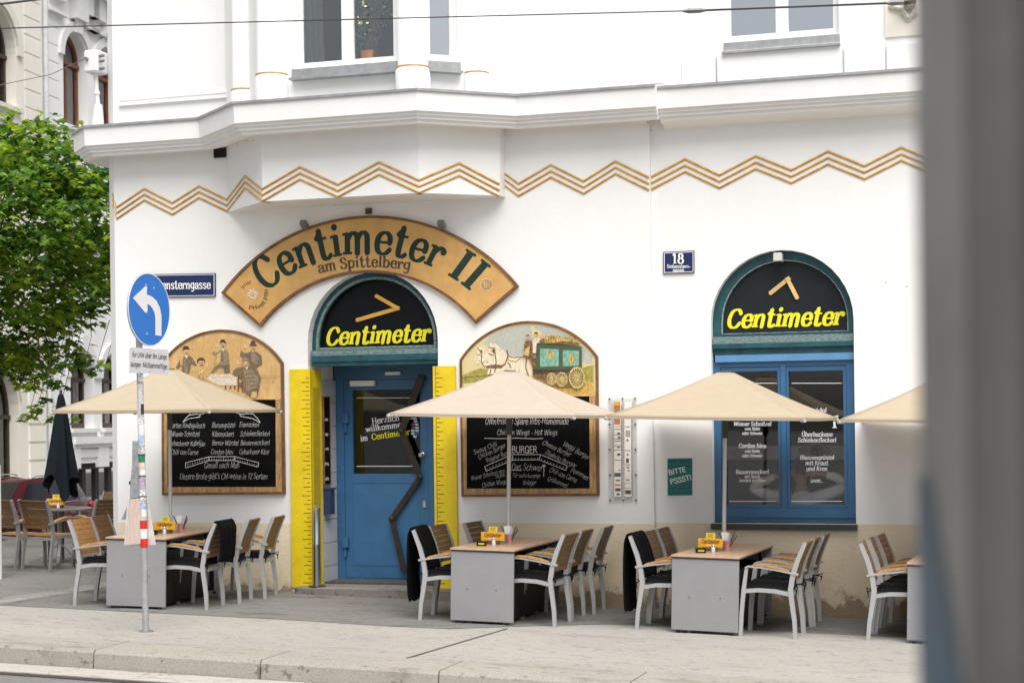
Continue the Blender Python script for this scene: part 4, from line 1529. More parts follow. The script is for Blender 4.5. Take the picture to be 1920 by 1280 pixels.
for x, y in ((1142.5, 747.5), (1190.5, 746.5), (1167, 747), (1142.5, 795), (1191, 795), (1143, 842.5), (1191.5, 842), (1144, 890), (1192, 890), (1144, 937), (1192.5, 937), (1168, 937.5)):
    q = FA.w(x, y, .02)
    mb.lathe([(.009, -.012), (.009, .006), (.004, .01)], 10, (0, 0, 0), Matrix.Translation(q) @ Matrix.Rotation(R(90), 4, 'X'))
mb.build('screw', M('dark_screw', (.09, .085, .08), .5, .5), nb)


# ---- two chalk boards with painted heads
def chalkboard(name, label, top, bottom, slate, tr):
    t_ = thing(name, FA.w((bottom[0][0] + bottom[1][0]) / 2, bottom[0][1]), label, 'menu board', 'arched menu boards on the facade')
    loop = top + bottom
    mb = MB()
    board(mb, FA, loop, .002, .03)
    mb.build('backing_board', WOODO, t_)
    mb = MB()
    board(mb, FA, loop, .003, .045, inset(loop, 3.8))
    mb.build('border', WOODB, t_)
    mb = MB()
    (x0, y0), (x1, y1) = slate
    sl = [(x0, y0), (x1, y0), (x1 + .6, y1), (x0 + .6, y1)]
    board(mb, FA, sl, .031, .036)
    mb.build('blackboard', SLATE, t_)
    # oak frame round the slate
    mb = MB()
    fl_ = [(loop[-1][0] + 4.5, y0 - 3), (loop[-2][0] - 4.5, y0 - 3), (bottom[0][0] - 4.5, bottom[0][1] - 4.5), (bottom[1][0] + 4.5, bottom[1][1] - 4.5)]
    fl_ = [(top[0][0] + 4.5, y0 - 1), (top[-1][0] - 4.5, y0 - 1), (bottom[0][0] - 4.5, bottom[0][1] - 4.5), (bottom[1][0] + 4.5, bottom[1][1] - 4.5)]
    board(mb, FA, fl_, .0305, .042, [(x0, y0), (x1, y0), (x1 + .6, y1), (x0 + .6, y1)])
    mb.build('oak_frame', OAK, t_)
    return t_


lt = arc3((302.5, 681), (414.5, 617.5), (529.6, 680.3), 26)
cbl = chalkboard('menu_board', 'arched menu board with painted drinking men above white chalk writing, left of the door', lt, [(533.5, 926), (303.5, 928)], ((313.4, 749), (516.7, 912.5)), None)
rt = arc3((861.4, 674.5), (995, 601.4), (1120.2, 668.2), 26)
cbr = chalkboard('menu_board', 'arched menu board with painted horse carriage above burger chalk writing, right of the door', rt, [(1123, 929), (865, 931)], ((874.5, 742.7), (1105, 915.5)), None)

PAINT = {k: M('painted_' + k, c, .6, var=min(.55, v * 1.7), scale=55, col2=c2, detail=8, stretch=(1, 1, .45)) for k, c, v, c2 in (
    ('wall', (.62, .38, .14), .1, (.50, .31, .12)), ('coat', (.12, .085, .055), .5, (.20, .15, .09)), ('greycoat', (.20, .155, .10), .4, (.30, .23, .14)), ('tan', (.56, .38, .15), .3, (.44, .28, .10)),
    ('skin', (.66, .44, .22), .2, None), ('hat', (.07, .045, .03), .3, None), ('redhat', (.16, .07, .05), .3, None), ('cloth', (.74, .66, .54), .15, None), ('chair', (.22, .09, .03), .3, None), ('beer', (.76, .56, .26), .2, None),
    ('sky', (.46, .46, .40), .1, (.40, .40, .36)), ('glow', (.66, .54, .26), .1, (.60, .52, .30)), ('field', (.36, .30, .06), .3, (.22, .21, .05)), ('sand', (.66, .42, .10), .2, None),
    ('horse', (.76, .68, .54), .2, (.60, .48, .30)), ('harness', (.20, .13, .05), .4, None), ('wagon', (.035, .065, .03), .4, (.07, .10, .05)), ('glasspane', (.22, .46, .34), .2, None), ('wheel', (.66, .50, .20), .2, None),
    ('spokegap', (.26, .19, .08), .4, None), ('luggage', (.62, .42, .10), .3, None), ('brown', (.24, .13, .05), .4, None))}


class Painting:
    def __init__(self, F, fn):
        self.mb, self.F, self.fn, self.d = MB(), F, fn, .0312

    def s(self, key, pts):
        self.d += .00012
        self.mb.use(PAINT[key])
        self.mb.pxpoly(self.F, [self.fn(*q) for q in pts], self.d, .0001)

    def line(self, key, pts, w):
        for a, b in zip(pts, pts[1:]):
            a, b = Vector(a), Vector(b)
            n = (b - a).normalized()
            n = Vector((-n.y, n.x)) * w
            self.s(key, [a + n, b + n, b - n, a - n])


zl = lambda x, y: (290 + x / 7.68, 610 + y / 7.68)
P = Painting(FA, zl)
for pts in ([(330, 620), (380, 330), (900, 150), (900, 640)], [(1080, 690), (1060, 180), (1250, 200), (1350, 640)]):
    P.s('wall', pts)
P.s('coat', [(300, 612), (340, 540), (375, 470), (420, 445), (500, 430), (545, 470), (606, 570), (590, 592), (530, 562), (495, 700), (400, 700), (385, 580), (335, 632)])
P.s('greycoat', [(430, 470), (470, 560), (480, 690), (440, 690), (410, 560)])
P.s('cloth', [(425, 430), (485, 425), (460, 480)])
P.s('skin', ell(455, 385, 36, 46))
P.s('hat', [(388, 362), (405, 340), (412, 305), (450, 292), (488, 305), (492, 325), (507, 338), (498, 350), (450, 346)])
P.s('beer', [(376, 418), (412, 414), (414, 444), (378, 446)])
P.s('tan', [(370, 450), (412, 450), (400, 580), (365, 560)])
P.s('greycoat', [(875, 400), (950, 350), (1030, 345), (1066, 400), (1082, 560), (1082, 695), (1000, 695), (990, 612), (930, 622), (840, 692), (795, 684), (850, 600), (922, 558), (892, 450), (850, 432), (818, 412), (850, 368)])
P.s('tan', [(890, 430), (950, 380), (950, 520), (905, 560)])
P.s('coat', [(955, 395), (980, 380), (995, 520), (955, 530)])
P.s('coat', [(1030, 560), (1080, 570), (1080, 690), (1000, 690), (995, 610), (930, 600), (850, 650), (900, 570)])
P.s('cloth', [(960, 335), (1010, 330), (985, 370)])
P.s('skin', ell(985, 282, 38, 48))
P.s('hat', [(932, 264), (942, 240), (955, 205), (985, 197), (1012, 210), (1020, 240), (1037, 254), (1030, 264), (985, 244)])
P.s('beer', [(884, 264), (925, 262), (926, 300), (886, 302)])
P.s('skin', [(850, 350), (890, 300), (930, 305), (880, 380)])
P.s('tan', [(492, 720), (530, 620), (620, 592), (720, 600), (782, 650), (806, 770), (720, 790), (500, 735)])
P.s('beer', [(630, 640), (700, 640), (670, 740)])
P.s('skin', ell(668, 545, 50, 62))
P.s('hat', [(608, 545), (614, 490), (650, 462), (700, 466), (722, 500), (724, 545), (704, 506), (640, 504), (620, 550)])
P.s('beer', ell(750, 565, 25, 25))
P.s('coat', [(1225, 445), (1240, 358), (1280, 392), (1330, 396), (1390, 370), (1470, 378), (1540, 440), (1548, 560), (1480, 606), (1380, 606), (1340, 474), (1270, 462)])
P.s('greycoat', [(1380, 400), (1450, 395), (1500, 480), (1480, 560), (1400, 520)])
P.s('skin', ell(1412, 328, 36, 40))
P.s('cloth', [(1395, 358), (1440, 352), (1415, 390)])
P.s('redhat', [(1356, 292), (1378, 265), (1385, 230), (1415, 215), (1447, 235), (1452, 265), (1472, 278), (1460, 298), (1400, 302)])
P.s('beer', [(1290, 280), (1330, 270), (1334, 330), (1296, 340)])
P.s('cloth', [(740, 770), (828, 702), (1110, 698), (1182, 750), (1182, 862), (930, 862)])
P.s('beer', [(830, 735), (1130, 730), (1150, 750), (820, 758)])
for a in (1010, 1080, 1140):
    P.s('brown', [(a, 866), (a + 22, 866), (a + 22, 920), (a, 915)])
P.s('coat', [(1118, 705), (1130, 650), (1180, 612), (1250, 600), (1360, 588), (1470, 620), (1532, 760), (1500, 930), (1476, 1040), (1380, 1034), (1280, 962), (1262, 800), (1205, 722), (1150, 734)])
P.s('greycoat', [(1280, 640), (1400, 640), (1500, 760), (1460, 900), (1320, 940), (1300, 760)])
for k in range(5):
    P.line('hat', [(1300 + 25 * k, 700 + 55 * k), (1440 + 8 * k, 690 + 58 * k)], 4)
P.s('cloth', [(1290, 590), (1350, 580), (1330, 640)])
P.s('skin', ell(1315, 558, 42, 46))
P.s('greycoat', [(1246, 515), (1270, 470), (1300, 455), (1350, 468), (1362, 500), (1300, 522)])
P.s('beer', [(1185, 510), (1215, 500), (1220, 560), (1192, 570)])
P.line('chair', [(1205, 720), (1200, 950)], 8)
P.line('chair', [(1255, 720), (1262, 965)], 8)
for y in (760, 830, 860, 885):
    P.line('chair', [(1203, y), (1260, y)], 7)
P.s('tan', [(1380, 1040), (1470, 1040), (1470, 950), (1400, 950)])
for fx, fy, r_ in ((455, 385, 1), (668, 545, 1.25), (985, 282, 1), (1412, 328, 1), (1315, 558, 1.1)):
    P.s('hat', ell(fx - 13 * r_, fy - 8 * r_, 5, 4, 8))
    P.s('hat', ell(fx + 13 * r_, fy - 8 * r_, 5, 4, 8))
    P.s('tan', [(fx - 4, fy - 4), (fx + 5, fy - 4), (fx + 7, fy + 12), (fx - 6, fy + 12)])
    P.s('coat', [(fx - 20 * r_, fy + 18 * r_), (fx, fy + 12 * r_), (fx + 20 * r_, fy + 18 * r_), (fx + 14 * r_, fy + 24 * r_), (fx - 14 * r_, fy + 24 * r_)])
    P.s('tan', [(fx + 18 * r_, fy - 30 * r_), (fx + 32 * r_, fy - 5 * r_), (fx + 20 * r_, fy + 34 * r_), (fx + 22 * r_, fy)])
prnd = random.Random(5)
for (ax, ay, bx_, by_, nn_) in ((340, 470, 560, 660, 26), (520, 620, 780, 760, 24), (830, 380, 1080, 680, 34), (1240, 400, 1530, 590, 30), (1270, 610, 1520, 1020, 40)):
    for k in range(nn_):
        x, y = prnd.uniform(ax, bx_), prnd.uniform(ay, by_)
        dx, dy = prnd.uniform(-14, 14), prnd.uniform(14, 46)
        P.line(prnd.choice(('hat', 'coat', 'greycoat', 'tan', 'coat')), [(x, y), (x + dx, y + dy)], prnd.uniform(1.2, 3.0))
P.mb.use(M('faint_letters', (.50, .29, .10), .6))
P.mb.use(PAINT['wall'])
ptext(P.mb, 'WIESELBURGER'[:0] + 'BRAUEREI', *zl(1660, 760), 8, FA.proj(.0345), 'serif', width=33)
ptext(P.mb, 'PILS', *zl(1660, 825), 8, FA.proj(.0345), 'serif', width=17)
P.mb.build('painting', None, cbl)

zr = lambda x, y: (860 + x / 7.111, 600 + y / 7.111)
P = Painting(FA, zr)
ri = [(q[0], q[1]) for q in inset(rt + [(1123, 740), (865, 740)], 5)]
inv = lambda x, y: ((x - 860) * 7.111, (y - 600) * 7.111)
P.s('glow', [inv(*q) for q in ri])
P.s('sky', [(330, 300), (480, 175), (700, 90), (960, 55), (1000, 330), (800, 500), (500, 420)])
P.s('sky', [(960, 60), (1200, 80), (1450, 190), (1700, 390), (1780, 470), (1790, 600), (1640, 560), (1640, 350), (1200, 250)])
P.s('field', [(40, 740), (180, 680), (280, 640), (420, 655), (600, 700), (600, 760), (300, 820), (40, 850)])
P.s('field', [(1650, 640), (1720, 610), (1800, 600), (1800, 830), (1700, 840)])
P.s('sand', [(900, 760), (1300, 880), (1800, 820), (1800, 985), (1100, 985), (900, 900)])
P.line('harness', [(40, 770), (560, 720)], 6)
# horses
P.s('horse', [(210, 520), (235, 430), (255, 370), (300, 345), (345, 370), (400, 480), (430, 600), (360, 640), (300, 590), (260, 570), (225, 560)])
P.s('horse', [(360, 580), (395, 450), (405, 370), (425, 290), (450, 330), (490, 300), (520, 345), (600, 400), (650, 470), (650, 540), (580, 640), (420, 660), (350, 620)])
P.s('horse', [(540, 640), (640, 520), (700, 500), (900, 500), (960, 530), (995, 620), (975, 740), (880, 720), (600, 730), (380, 720), (400, 640)])
P.line('harness', [(640, 400), (660, 480), (620, 580), (560, 640)], 9)
P.line('harness', [(395, 360), (455, 375), (490, 370)], 6)
P.line('harness', [(400, 450), (470, 470)], 6)
P.line('harness', [(235, 455), (300, 470)], 5)
P.line('harness', [(250, 370), (310, 440), (300, 560), (350, 630)], 6)
P.line('harness', [(480, 400), (500, 560), (480, 700)], 7)
P.line('harness', [(660, 560), (700, 640)], 7)
P.line('harness', [(655, 530), (760, 555), (860, 480)], 4)
P.line('harness', [(660, 470), (720, 500), (880, 490)], 4)
P.line('harness', [(905, 500), (895, 640), (930, 740)], 7)
P.line('harness', [(430, 650), (415, 730)], 6)
P.s('harness', ell(240, 538, 7, 7, 8))
P.s('harness', ell(385, 560, 8, 8, 8))
P.s('harness', ell(470, 410, 22, 30, 10))
P.s('harness', ell(300, 420, 16, 26, 10))
P.s('brown', [(350, 610), (480, 590), (600, 600), (560, 640), (380, 640)])
prnd = random.Random(9)
for (ax, ay, bx_, by_, nn_, cs) in ((230, 400, 420, 620, 20, ('sand', 'harness', 'cloth')), (430, 330, 640, 620, 30, ('sand', 'harness', 'cloth')), (620, 520, 960, 700, 30, ('sand', 'cloth', 'tan')),
                                    (60, 700, 560, 790, 30, ('field', 'brown', 'glow')), (1660, 640, 1790, 800, 14, ('field', 'brown', 'glow'))):
    for k in range(nn_):
        x, y = prnd.uniform(ax, bx_), prnd.uniform(ay, by_)
        P.line(prnd.choice(cs), [(x, y), (x + prnd.uniform(-22, 22), y + prnd.uniform(8, 30))], prnd.uniform(1.0, 2.6))
# wagon
P.s('brown', [(920, 500), (1030, 500), (1030, 660), (985, 640), (960, 545)])
P.s('wagon', [(1030, 330), (1020, 305), (1200, 300), (1640, 352), (1642, 645), (1340, 660), (1030, 655)])
P.s('glasspane', [(1085, 378), (1335, 388), (1335, 612), (1085, 622)])
P.s('glasspane', [(1388, 400), (1606, 410), (1602, 605), (1388, 614)])
P.s('luggage', ell(1222, 455, 42, 52))
P.s('sand', ell(1240, 490, 20, 40))
P.s('luggage', ell(1505, 520, 34, 70))
P.s('hat', [(985, 655), (1340, 660), (1640, 652), (1450, 690), (1330, 690), (990, 716)])
P.s('brown', [(985, 720), (1200, 720), (1650, 700), (1640, 860), (1380, 890), (1300, 870), (1100, 790), (1000, 760)])
for cx_, cy_, rx_, ry_, ns in ((1375, 790, 78, 98, 14), (1240, 782, 66, 84, 12), (1576, 766, 108, 146, 16)):
    P.s('wheel', ell(cx_, cy_, rx_, ry_, 30))
    P.s('spokegap', ell(cx_, cy_, rx_ * .84, ry_ * .84, 26))
    for k in range(ns):
        a = math.pi * 2 * k / ns
        P.line('wheel', [(cx_ + 12 * math.cos(a), cy_ + 12 * math.sin(a)), (cx_ + rx_ * .9 * math.cos(a), cy_ + ry_ * .9 * math.sin(a))], 4.5)
    P.s('wheel', ell(cx_, cy_, rx_ * .2, ry_ * .2, 14))
    P.s('harness', ell(cx_, cy_, rx_ * .09, ry_ * .09, 10))
# people and luggage on top
P.s('brown', [(870, 340), (890, 280), (925, 262), (975, 280), (990, 400), (1000, 490), (850, 490), (880, 420)])
P.s('tan', [(890, 380), (950, 350), (930, 480), (870, 460)])
P.s('skin', ell(918, 235, 24, 32))
P.s('hat', [(888, 215), (900, 198), (935, 195), (945, 215), (915, 212)])
P.s('cloth', [(985, 290), (1010, 235), (1060, 230), (1120, 290), (1040, 310), (1030, 440), (990, 440)])
P.s('skin', ell(1033, 205, 24, 34))
P.s('hat', [(1005, 190), (1012, 162), (1040, 158), (1055, 175), (1052, 195), (1030, 180)])
P.s('brown', [(1060, 285), (1140, 240), (1145, 280), (1100, 300)])
P.s('skin', ell(1115, 215, 26, 34))
P.s('luggage', [(1150, 210), (1330, 205), (1320, 300), (1150, 310)])
P.s('luggage', [(1250, 250), (1400, 230), (1540, 235), (1610, 275), (1610, 310), (1300, 300)])
P.s('brown', [(1290, 295), (1380, 275), (1600, 300), (1605, 325), (1300, 315)])
for k in range(6):
    P.line('brown', [(1165 + 26 * k, 215), (1170 + 24 * k, 300)], 3)
for a, b in ((1348, 228), (1420, 235), (1475, 238), (1545, 245)):
    P.s('hat', ell(a, b, 9, 9, 8))
P.mb.build('painting', None, cbr)

# chalk writing
cp = FA.proj(.038)
a_ = lambda x, y: (220 + x / 3.556, 600 + y / 3.556)
b_ = lambda x, y: (840 + x / 3.368, 580 + y / 3.368)


def chalkline(mb, F, pts, w=.55, d=.0375):
    for p, q in zip(pts, pts[1:]):
        p, q = Vector(p), Vector(q)
        if (q - p).length < 1e-6:
            continue
        n = (q - p).normalized()
        n = Vector((-n.y, n.x)) * w
        mb.pxpoly(F, [p + n, q + n, q - n, p - n], d, .0005)


mb = MB()
for s_, x, y, x1 in (('Zartes Rindsgulasch', 352, 716, 585), ('Wiener Schnitzel', 358, 775, 548), ('Gebackener Kabeljau', 344, 836, 585), ('Chili con Carne', 356, 895, 538),
                     ('Blunzengröstel', 630, 714, 785), ('Käsenockerl', 630, 775, 775), ('Berner Würstel', 630, 835, 808), ('Cordon bleu', 622, 893, 772),
                     ('Eiernockerl', 813, 712, 945), ('Schinkenfleckerl', 818, 772, 1015), ('Bauernnockerl', 820, 832, 1015), ('Gebackener Käse', 812, 893, 1010),
                     ('Genuß nach Maß', 578, 985, 812), ("Unsere Brote gibt's CM-weise in 12 Sorten", 415, 1058, 1000)):
    x, y = a_(x, y)
    ptext(mb, s_, x, y, 13 if 'Unsere' not in s_ and 'Genuß' not in s_ else 15, cp, 'chalk', align='l', width=(x1 - (x - 220) * 3.556) / 3.556, jit=.06)
ptext(mb, 'Hausmannskost', *a_(690, 600), 12, cp, 'chalk', width=60)
A = lambda *l: [a_(*q) for q in l]
for pl in (A((435, 680), (480, 655), (550, 645), (552, 628), (610, 612), (690, 605), (780, 612), (818, 625), (820, 640), (900, 655), (953, 682), (935, 655), (905, 625)),
           A((435, 680), (460, 650), (475, 635), (515, 590), (525, 625), (552, 630)), A((475, 635), (525, 625)), A((820, 628), (858, 625), (862, 585), (905, 625), (858, 622)),
           A((455, 985), (455, 950), (610, 910), (780, 908), (943, 950), (938, 978), (780, 935), (610, 935), (455, 985)), A((610, 910), (610, 935)), A((780, 908), (780, 935))):
    chalkline(mb, FA, pl)
for k in range(30):
    u = k / 29
    x = 470 + u * 460
    y = 972 - 45 * min(1, u / .31) if u < .31 else (933 if u < .68 else 935 + 40 * (u - .68) / .32)
    chalkline(mb, FA, A((x, y), (x, y - (12 if k % 5 else 18))), .3)
mb.build('chalk_lettering', CHALK, cbl)
mb = MB()
for s_, x, y, x1, y1, em in (('Ofenfrische Spare Ribs-Homemade', 232, 724, 760, 722, 16.5), ('Chicken Wings ~ Hot Wings', 308, 792, 690, 792, 14), ('Sweet Chili', 166, 918, 312, 860, 12), ('Chicken Burger', 196, 948, 366, 870, 12),
                             ('Veganer Burger', 243, 968, 408, 905, 12), ('Das Schwert', 398, 1010, 612, 1018, 17), ('Für sechs hungrige', 408, 1058, 582, 1062, 10), ('Krieger', 472, 1106, 555, 1108, 13),
                             ('Wiener Schnitzel vom', 147, 1080, 362, 1028, 11), ('Huhn', 302, 1068, 362, 1052, 11), ('Chicken Wings', 215, 1122, 370, 1100, 12), ('Cheese Burger', 592, 848, 770, 930, 12), ('Veggi Burger', 720, 855, 885, 950, 14),
                             ('Diabolo Burger', 610, 912, 802, 1000, 12), ('Chili con Carne', 636, 1022, 806, 1092, 13), ('Pommes', 770, 1022, 880, 1078, 13), ('Grillkammerl', 625, 1078, 750, 1126, 12)):
    x, y = b_(x, y)
    x1, y1 = b_(x1, y1)
    ptext(mb, s_, x, y, em, cp, 'chalk', ang=math.degrees(math.atan2(y - y1, x1 - x)), align='l', width=math.hypot(x1 - x, y1 - y), jit=.06)
ptext(mb, 'BURGER', *b_(483, 905), 17.5, cp, 'sans', width=48)
B = lambda *l: [b_(*q) for q in l]
for pl in (B((232, 990), (240, 1020), (410, 950), (575, 948), (745, 1015), (752, 985), (585, 915), (405, 915), (232, 990)), B((405, 915), (410, 950)), B((585, 915), (575, 948)),
           B((400, 1014), (465, 1014)), B((606, 975), (604, 1055)), B((592, 985), (618, 988)), B((228, 684), (275, 650), (340, 640), (360, 655), (280, 655), (228, 684)), B((795, 678), (760, 655)),
           B((230, 812), (330, 815), (430, 811), (540, 816), (600, 812))):
    chalkline(mb, FA, pl, .6)
for k in range(26):
    u = k / 25
    if u < .33:
        x, y = 245 + u / .33 * 160, 1015 - u / .33 * 66
    elif u < .66:
        x, y = 410 + (u - .33) / .33 * 165, 949
    else:
        x, y = 580 + (u - .66) / .34 * 165, 952 + (u - .66) / .34 * 62
    chalkline(mb, FA, B((x, y), (x + 1, y - 14)), .35)
mb.build('chalk_lettering', CHALK, cbr)

# ---- yellow ruler boards on both sides of the door
rl = thing('giant_ruler', FA.w(565, 1098), 'tall yellow ruler board with black tick marks on the left side of the doorway', 'ruler', 'giant yellow rulers beside the door')
zb0, zt0 = FA.sz(565, 1100)[1], FA.sz(565, 692)[1]
s0, s1 = FA.sz(547, 900)[0], FA.sz(583, 900)[0]
mb = MB()
mb.fbox(FA, s0, s1 + .012, zb0, zt0, .002, .03)
mb.build('front_board', YELLOW, rl)
mb = MB()
FLc = Frame((DX0, 0, 0), (0, 1, 0), (1, 0, 0))
mb.fbox(FLc, -.029, .28, zb0, zt0 - .01, .002, .038)
mb.build('side_board', YELLOW, rl)
TICK = M('tick_black', (.03, .028, .01), .6, var=.3, scale=30)
mb = MB()
k, z = 0, zb0 + .05
while z < zt0 - .06:
    L = .09 if k % 2 == 0 else .045
    if k % 10 == 0:
        L = .11
    mb.fbox(FA, s1 + .008 - L, s1 + .008, z, z + .007, .030, .0312)
    if z < zt0 - .25:
        FT = Frame((DX0 + .038, 0, 0), (0, 1, 0), (1, 0, 0))
        for q in range(4):
            mb.fbox(FT, .04, .22, z + .012 * q + .004, z + .012 * q + .007, 0, .0012)
    z += .0495
    k += 1
mb.build('tick_mark', TICK, rl)
mb = MB()
mb.fbox(FLc, -.0285, -.018, zb0, zt0, .0385, .041)
mb.build('edge_strip', M('dark_ochre_edge', (.22, .16, .01), .6), rl)
rr = thing('giant_ruler', FA.w(838, 1098), 'tall yellow ruler board with black tick marks on the right side of the doorway', 'ruler', 'giant yellow rulers beside the door')
s0, s1 = FA.sz(816, 900)[0], FA.sz(858, 900)[0]
zb0, zt0 = FA.sz(838, 1102)[1], FA.sz(838, 686)[1]
mb = MB()
mb.fbox(FA, s0, s1, zb0, zt0, .002, .034)
mb.fbox(Frame((DX1, 0, 0), (0, 1, 0), (-1, 0, 0)), .0, .28, zb0, zt0, .001, .03)
mb.build('front_board', YELLOW, rr)
mb = MB()
k, z = 0, zb0 + .05
while z < zt0 - .06:
    L = .075 if k % 2 == 0 else .035
    mb.fbox(FA, s0 + .038, s0 + .038 + L, z, z + .007, .034, .0352)
    z += .0495
    k += 1
mb.build('tick_mark', TICK, rr)
mb = MB()
mb.fbox(FA, s0 + .030, s0 + .036, zb0, zt0, .0341, .037)
mb.build('edge_strip', M('dark_ochre_edge', (.22, .16, .01), .6), rr)
# stand ashtray
q = FA.w(594.5, 1099, .10)
ash = thing('bollard_ashtray', q, 'slim polished steel standing ashtray with a slanted top beside the left ruler', 'ashtray')
mb = MB()
zt1 = FA.w(594.5, 950, .1).z - q.z
n = 20
vs, fs = [], []
for zf, rr_ in ((.02, .042), (.45, .042), (.455, .0435), (.485, .0435), (.49, .042), (None, .042)):
    for j in range(n):
        a = 2 * math.pi * j / n
        x, y = rr_ * math.cos(a), rr_ * math.sin(a)
        vs.append((q.x + x, q.y + y, q.z + (zf if zf is not None else zt1 + y * .75)))
for i in range(5):
    for j in range(n):
        fs.append((i * n + j, i * n + (j + 1) % n, i * n + n + (j + 1) % n, i * n + n + j))
fs.append(tuple(range(5 * n, 6 * n)))
mb.add(vs, fs)
mb.build('pole', STEEL, ash, smooth=True)
mb = MB()
mb.lathe([(.10, 0), (.10, .012), (.05, .02)], 24, tuple(q))
mb.build('base_plate', M('dark_steel', (.10, .10, .10), .35, .8), ash)
mb = MB()
for dx, dy in ((-.018, -.008), (.018, -.008), (0, .014)):
    mb.lathe([(.008, 0), (.008, .004)], 8, (q.x + dx, q.y + dy, q.z + zt1 + dy * .75 - .001))
mb.build('ash_hole', BLACK, ash)

# ================================================================== TERRACE FURNITURE
ALU = M('satin_aluminium', (.46, .46, .455), .42, .35, var=.05, scale=12)
ALUD = M('aged_aluminium', (.30, .295, .29), .5, .3, var=.1, scale=12)
TEAKL = M('honey_teak', (.46, .23, .075), .55, var=.3, scale=5, stretch=(1, 9, 9), bump=.05)
TEAKD = M('weathered_teak', (.22, .125, .06), .6, var=.3, scale=5, stretch=(1, 9, 9), bump=.05)
TEAKM = M('brown_teak', (.27, .14, .052), .58, var=.3, scale=5, stretch=(1, 9, 9), bump=.05)
ARMW = M('armrest_teak', (.50, .27, .095), .5, var=.2, scale=5, stretch=(9, 1, 1))
CUSH = M('black_cushion', (.006, .0065, .0075), .8, spec=.12, var=.2, scale=9, bump=.15, bscale=90)
FLEECE = M('black_fleece', (.005, .005, .0055), .95, var=.3, scale=30, bump=.3, bscale=160, spec=.1)
TOPM = M('table_laminate', (.56, .38, .26), .38, var=.12, scale=3, stretch=(5, 1, 1), bump=.02)
EDGEM = M('dark_laminate_edge', (.045, .028, .02), .5)
PANELM = M('grey_table_panel', (.27, .27, .275), .5, var=.05, scale=4, bump=.02, detail=9)
POLEM = M('umbrella_pole_grey', (.55, .54, .52), .4, .3, var=.04)
HUBM = M('umbrella_hub_dark', (.06, .055, .05), .5, var=.1)
FABRIC = cloth_mat('beige_umbrella_fabric', (.49, .41, .30), .18, .03)
FABRICP = cloth_mat('pale_pink_umbrella_fabric', (.53, .45, .37), .18, .03)
RIBM = M('umbrella_rib', (.40, .34, .27), .5, .2)

POST = [(-.255, 0), (-.245, .16), (-.215, .36), (-.205, .46), (-.222, .58), (-.262, .72), (-.335, .90)]
LEG = [(.262, 0), (.255, .22), (.238, .44), (.212, .655)]


def post_x(z):
    for (x0, z0), (x1, z1) in zip(POST, POST[1:]):
        if z0 <= z <= z1:
            return x0 + (x1 - x0) * (z - z0) / (z1 - z0)
    return POST[-1][0]


def make_chair(name, wood, cushion=True, metal=None):
    metal = metal or ALU
    t = thing(name, (0, 0, 0), 'x', 'chair', world=False)
    for sy in (-1, 1):
        y = sy * .225
        mb = MB()
        mb.flatbar(POST, y - .013, y + .013, [.036, .040, .046, .048, .046, .044, .036])
        mb.build('back_post', metal, t)
        mb = MB()
        mb.flatbar(LEG, y - .013, y + .013, [.034, .038, .040, .030])
        mb.build('leg', metal, t)
        mb = MB()
        mb.flatbar([(.225, .648), (.20, .660), (.08, .655), (-.10, .632), (-.275, .602)], y - .022, y + .022, [.014, .016, .016, .016, .020])
        arm = mb.build('armrest', metal, t)
        mb = MB()
        q = [(.17, .668), (.14, .678), (.03, .675), (-.09, .655), (-.16, .638), (-.185, .630)]
        mb.flatbar(q, y - .023, y + .023, [.005, .016, .019, .019, .016, .005])
        mb.build('armrest_pad', ARMW, arm)
    mb = MB()
    for sy in (-1, 1):
        y = sy * .222
        mb.flatbar([(.24, .425), (.10, .440), (-.06, .436), (-.205, .410)], y - .010, y + .010, [.038] * 4)
    mb.box(.222, .240, -.21, .21, .405, .44)
    mb.box(-.215, -.20, -.21, .21, .39, .428)
    mb.build('seat_frame', metal, t)
    mb = MB()
    for k in range(6):
        x0 = -.19 + .070 * k
        mb.rbox(x0, x0 + .064, -.205, .205, .444, .458, .003)
    mb.build('seat', TEAKD if cushion else TEAKL, t)
    mb = MB()
    n = 7
    for k in range(n):
        z0 = .535 + k * .052
        za, zb_2 = z0, z0 + .046
        xa, xb = post_x(za), post_x(zb_2)
        for i in range(1):
            vs = [(xa - .008, -.211, za), (xa - .008, .211, za), (xb - .008, .211, zb_2), (xb - .008, -.211, zb_2),
                  (xa + .010, -.211, za), (xa + .010, .211, za), (xb + .010, .211, zb_2), (xb + .010, -.211, zb_2)]
            mb.add(vs, [(0, 1, 2, 3), (7, 6, 5, 4), (0, 4, 5, 1), (2, 6, 7, 3), (1, 5, 6, 2), (0, 3, 7, 4)])
    mb.box(post_x(.9) - .012, post_x(.9) + .012, -.211, .211, .885, .9)
    mb.build('backrest', wood, t)
    if cushion:
        mb = MB()

        def cu(u, v, top):
            x, y = -.20 + .445 * u, -.212 + .424 * v
            e = min(u, 1 - u, v, 1 - v)
            h = min(1, e / .10)
            h = math.sin(h * math.pi / 2)
            z = .444 + (.006 + .062 * h + .004 * math.sin(9 * u + 5 * v)) if top else .459
            return (x, y, z)
        mb.grid(lambda u, v: cu(u, v, True), 14, 14)
        c = mb.build('cushion', CUSH, t, smooth='all')
        for sy in (-1, 1):
            mb = MB()
            y = sy * .215
            mb.tube([(-.19, y, .475), (-.235, y + sy * .02, .472), (-.235, y - sy * .015, .468), (-.19, y, .470)], .006, 5)
            mb.tube([(-.225, y + sy * .015, .472), (-.262, y + sy * .03, .452), (-.255, y + sy * .03, .40)], [.006, .008, .003], 5)
            mb.tube([(-.225, y + sy * .015, .472), (-.272, y + sy * .022, .49), (-.262, y + sy * .024, .43)], [.006, .007, .003], 5)
            mb.build('cushion_tie', CUSH, t, smooth='all')
    return t


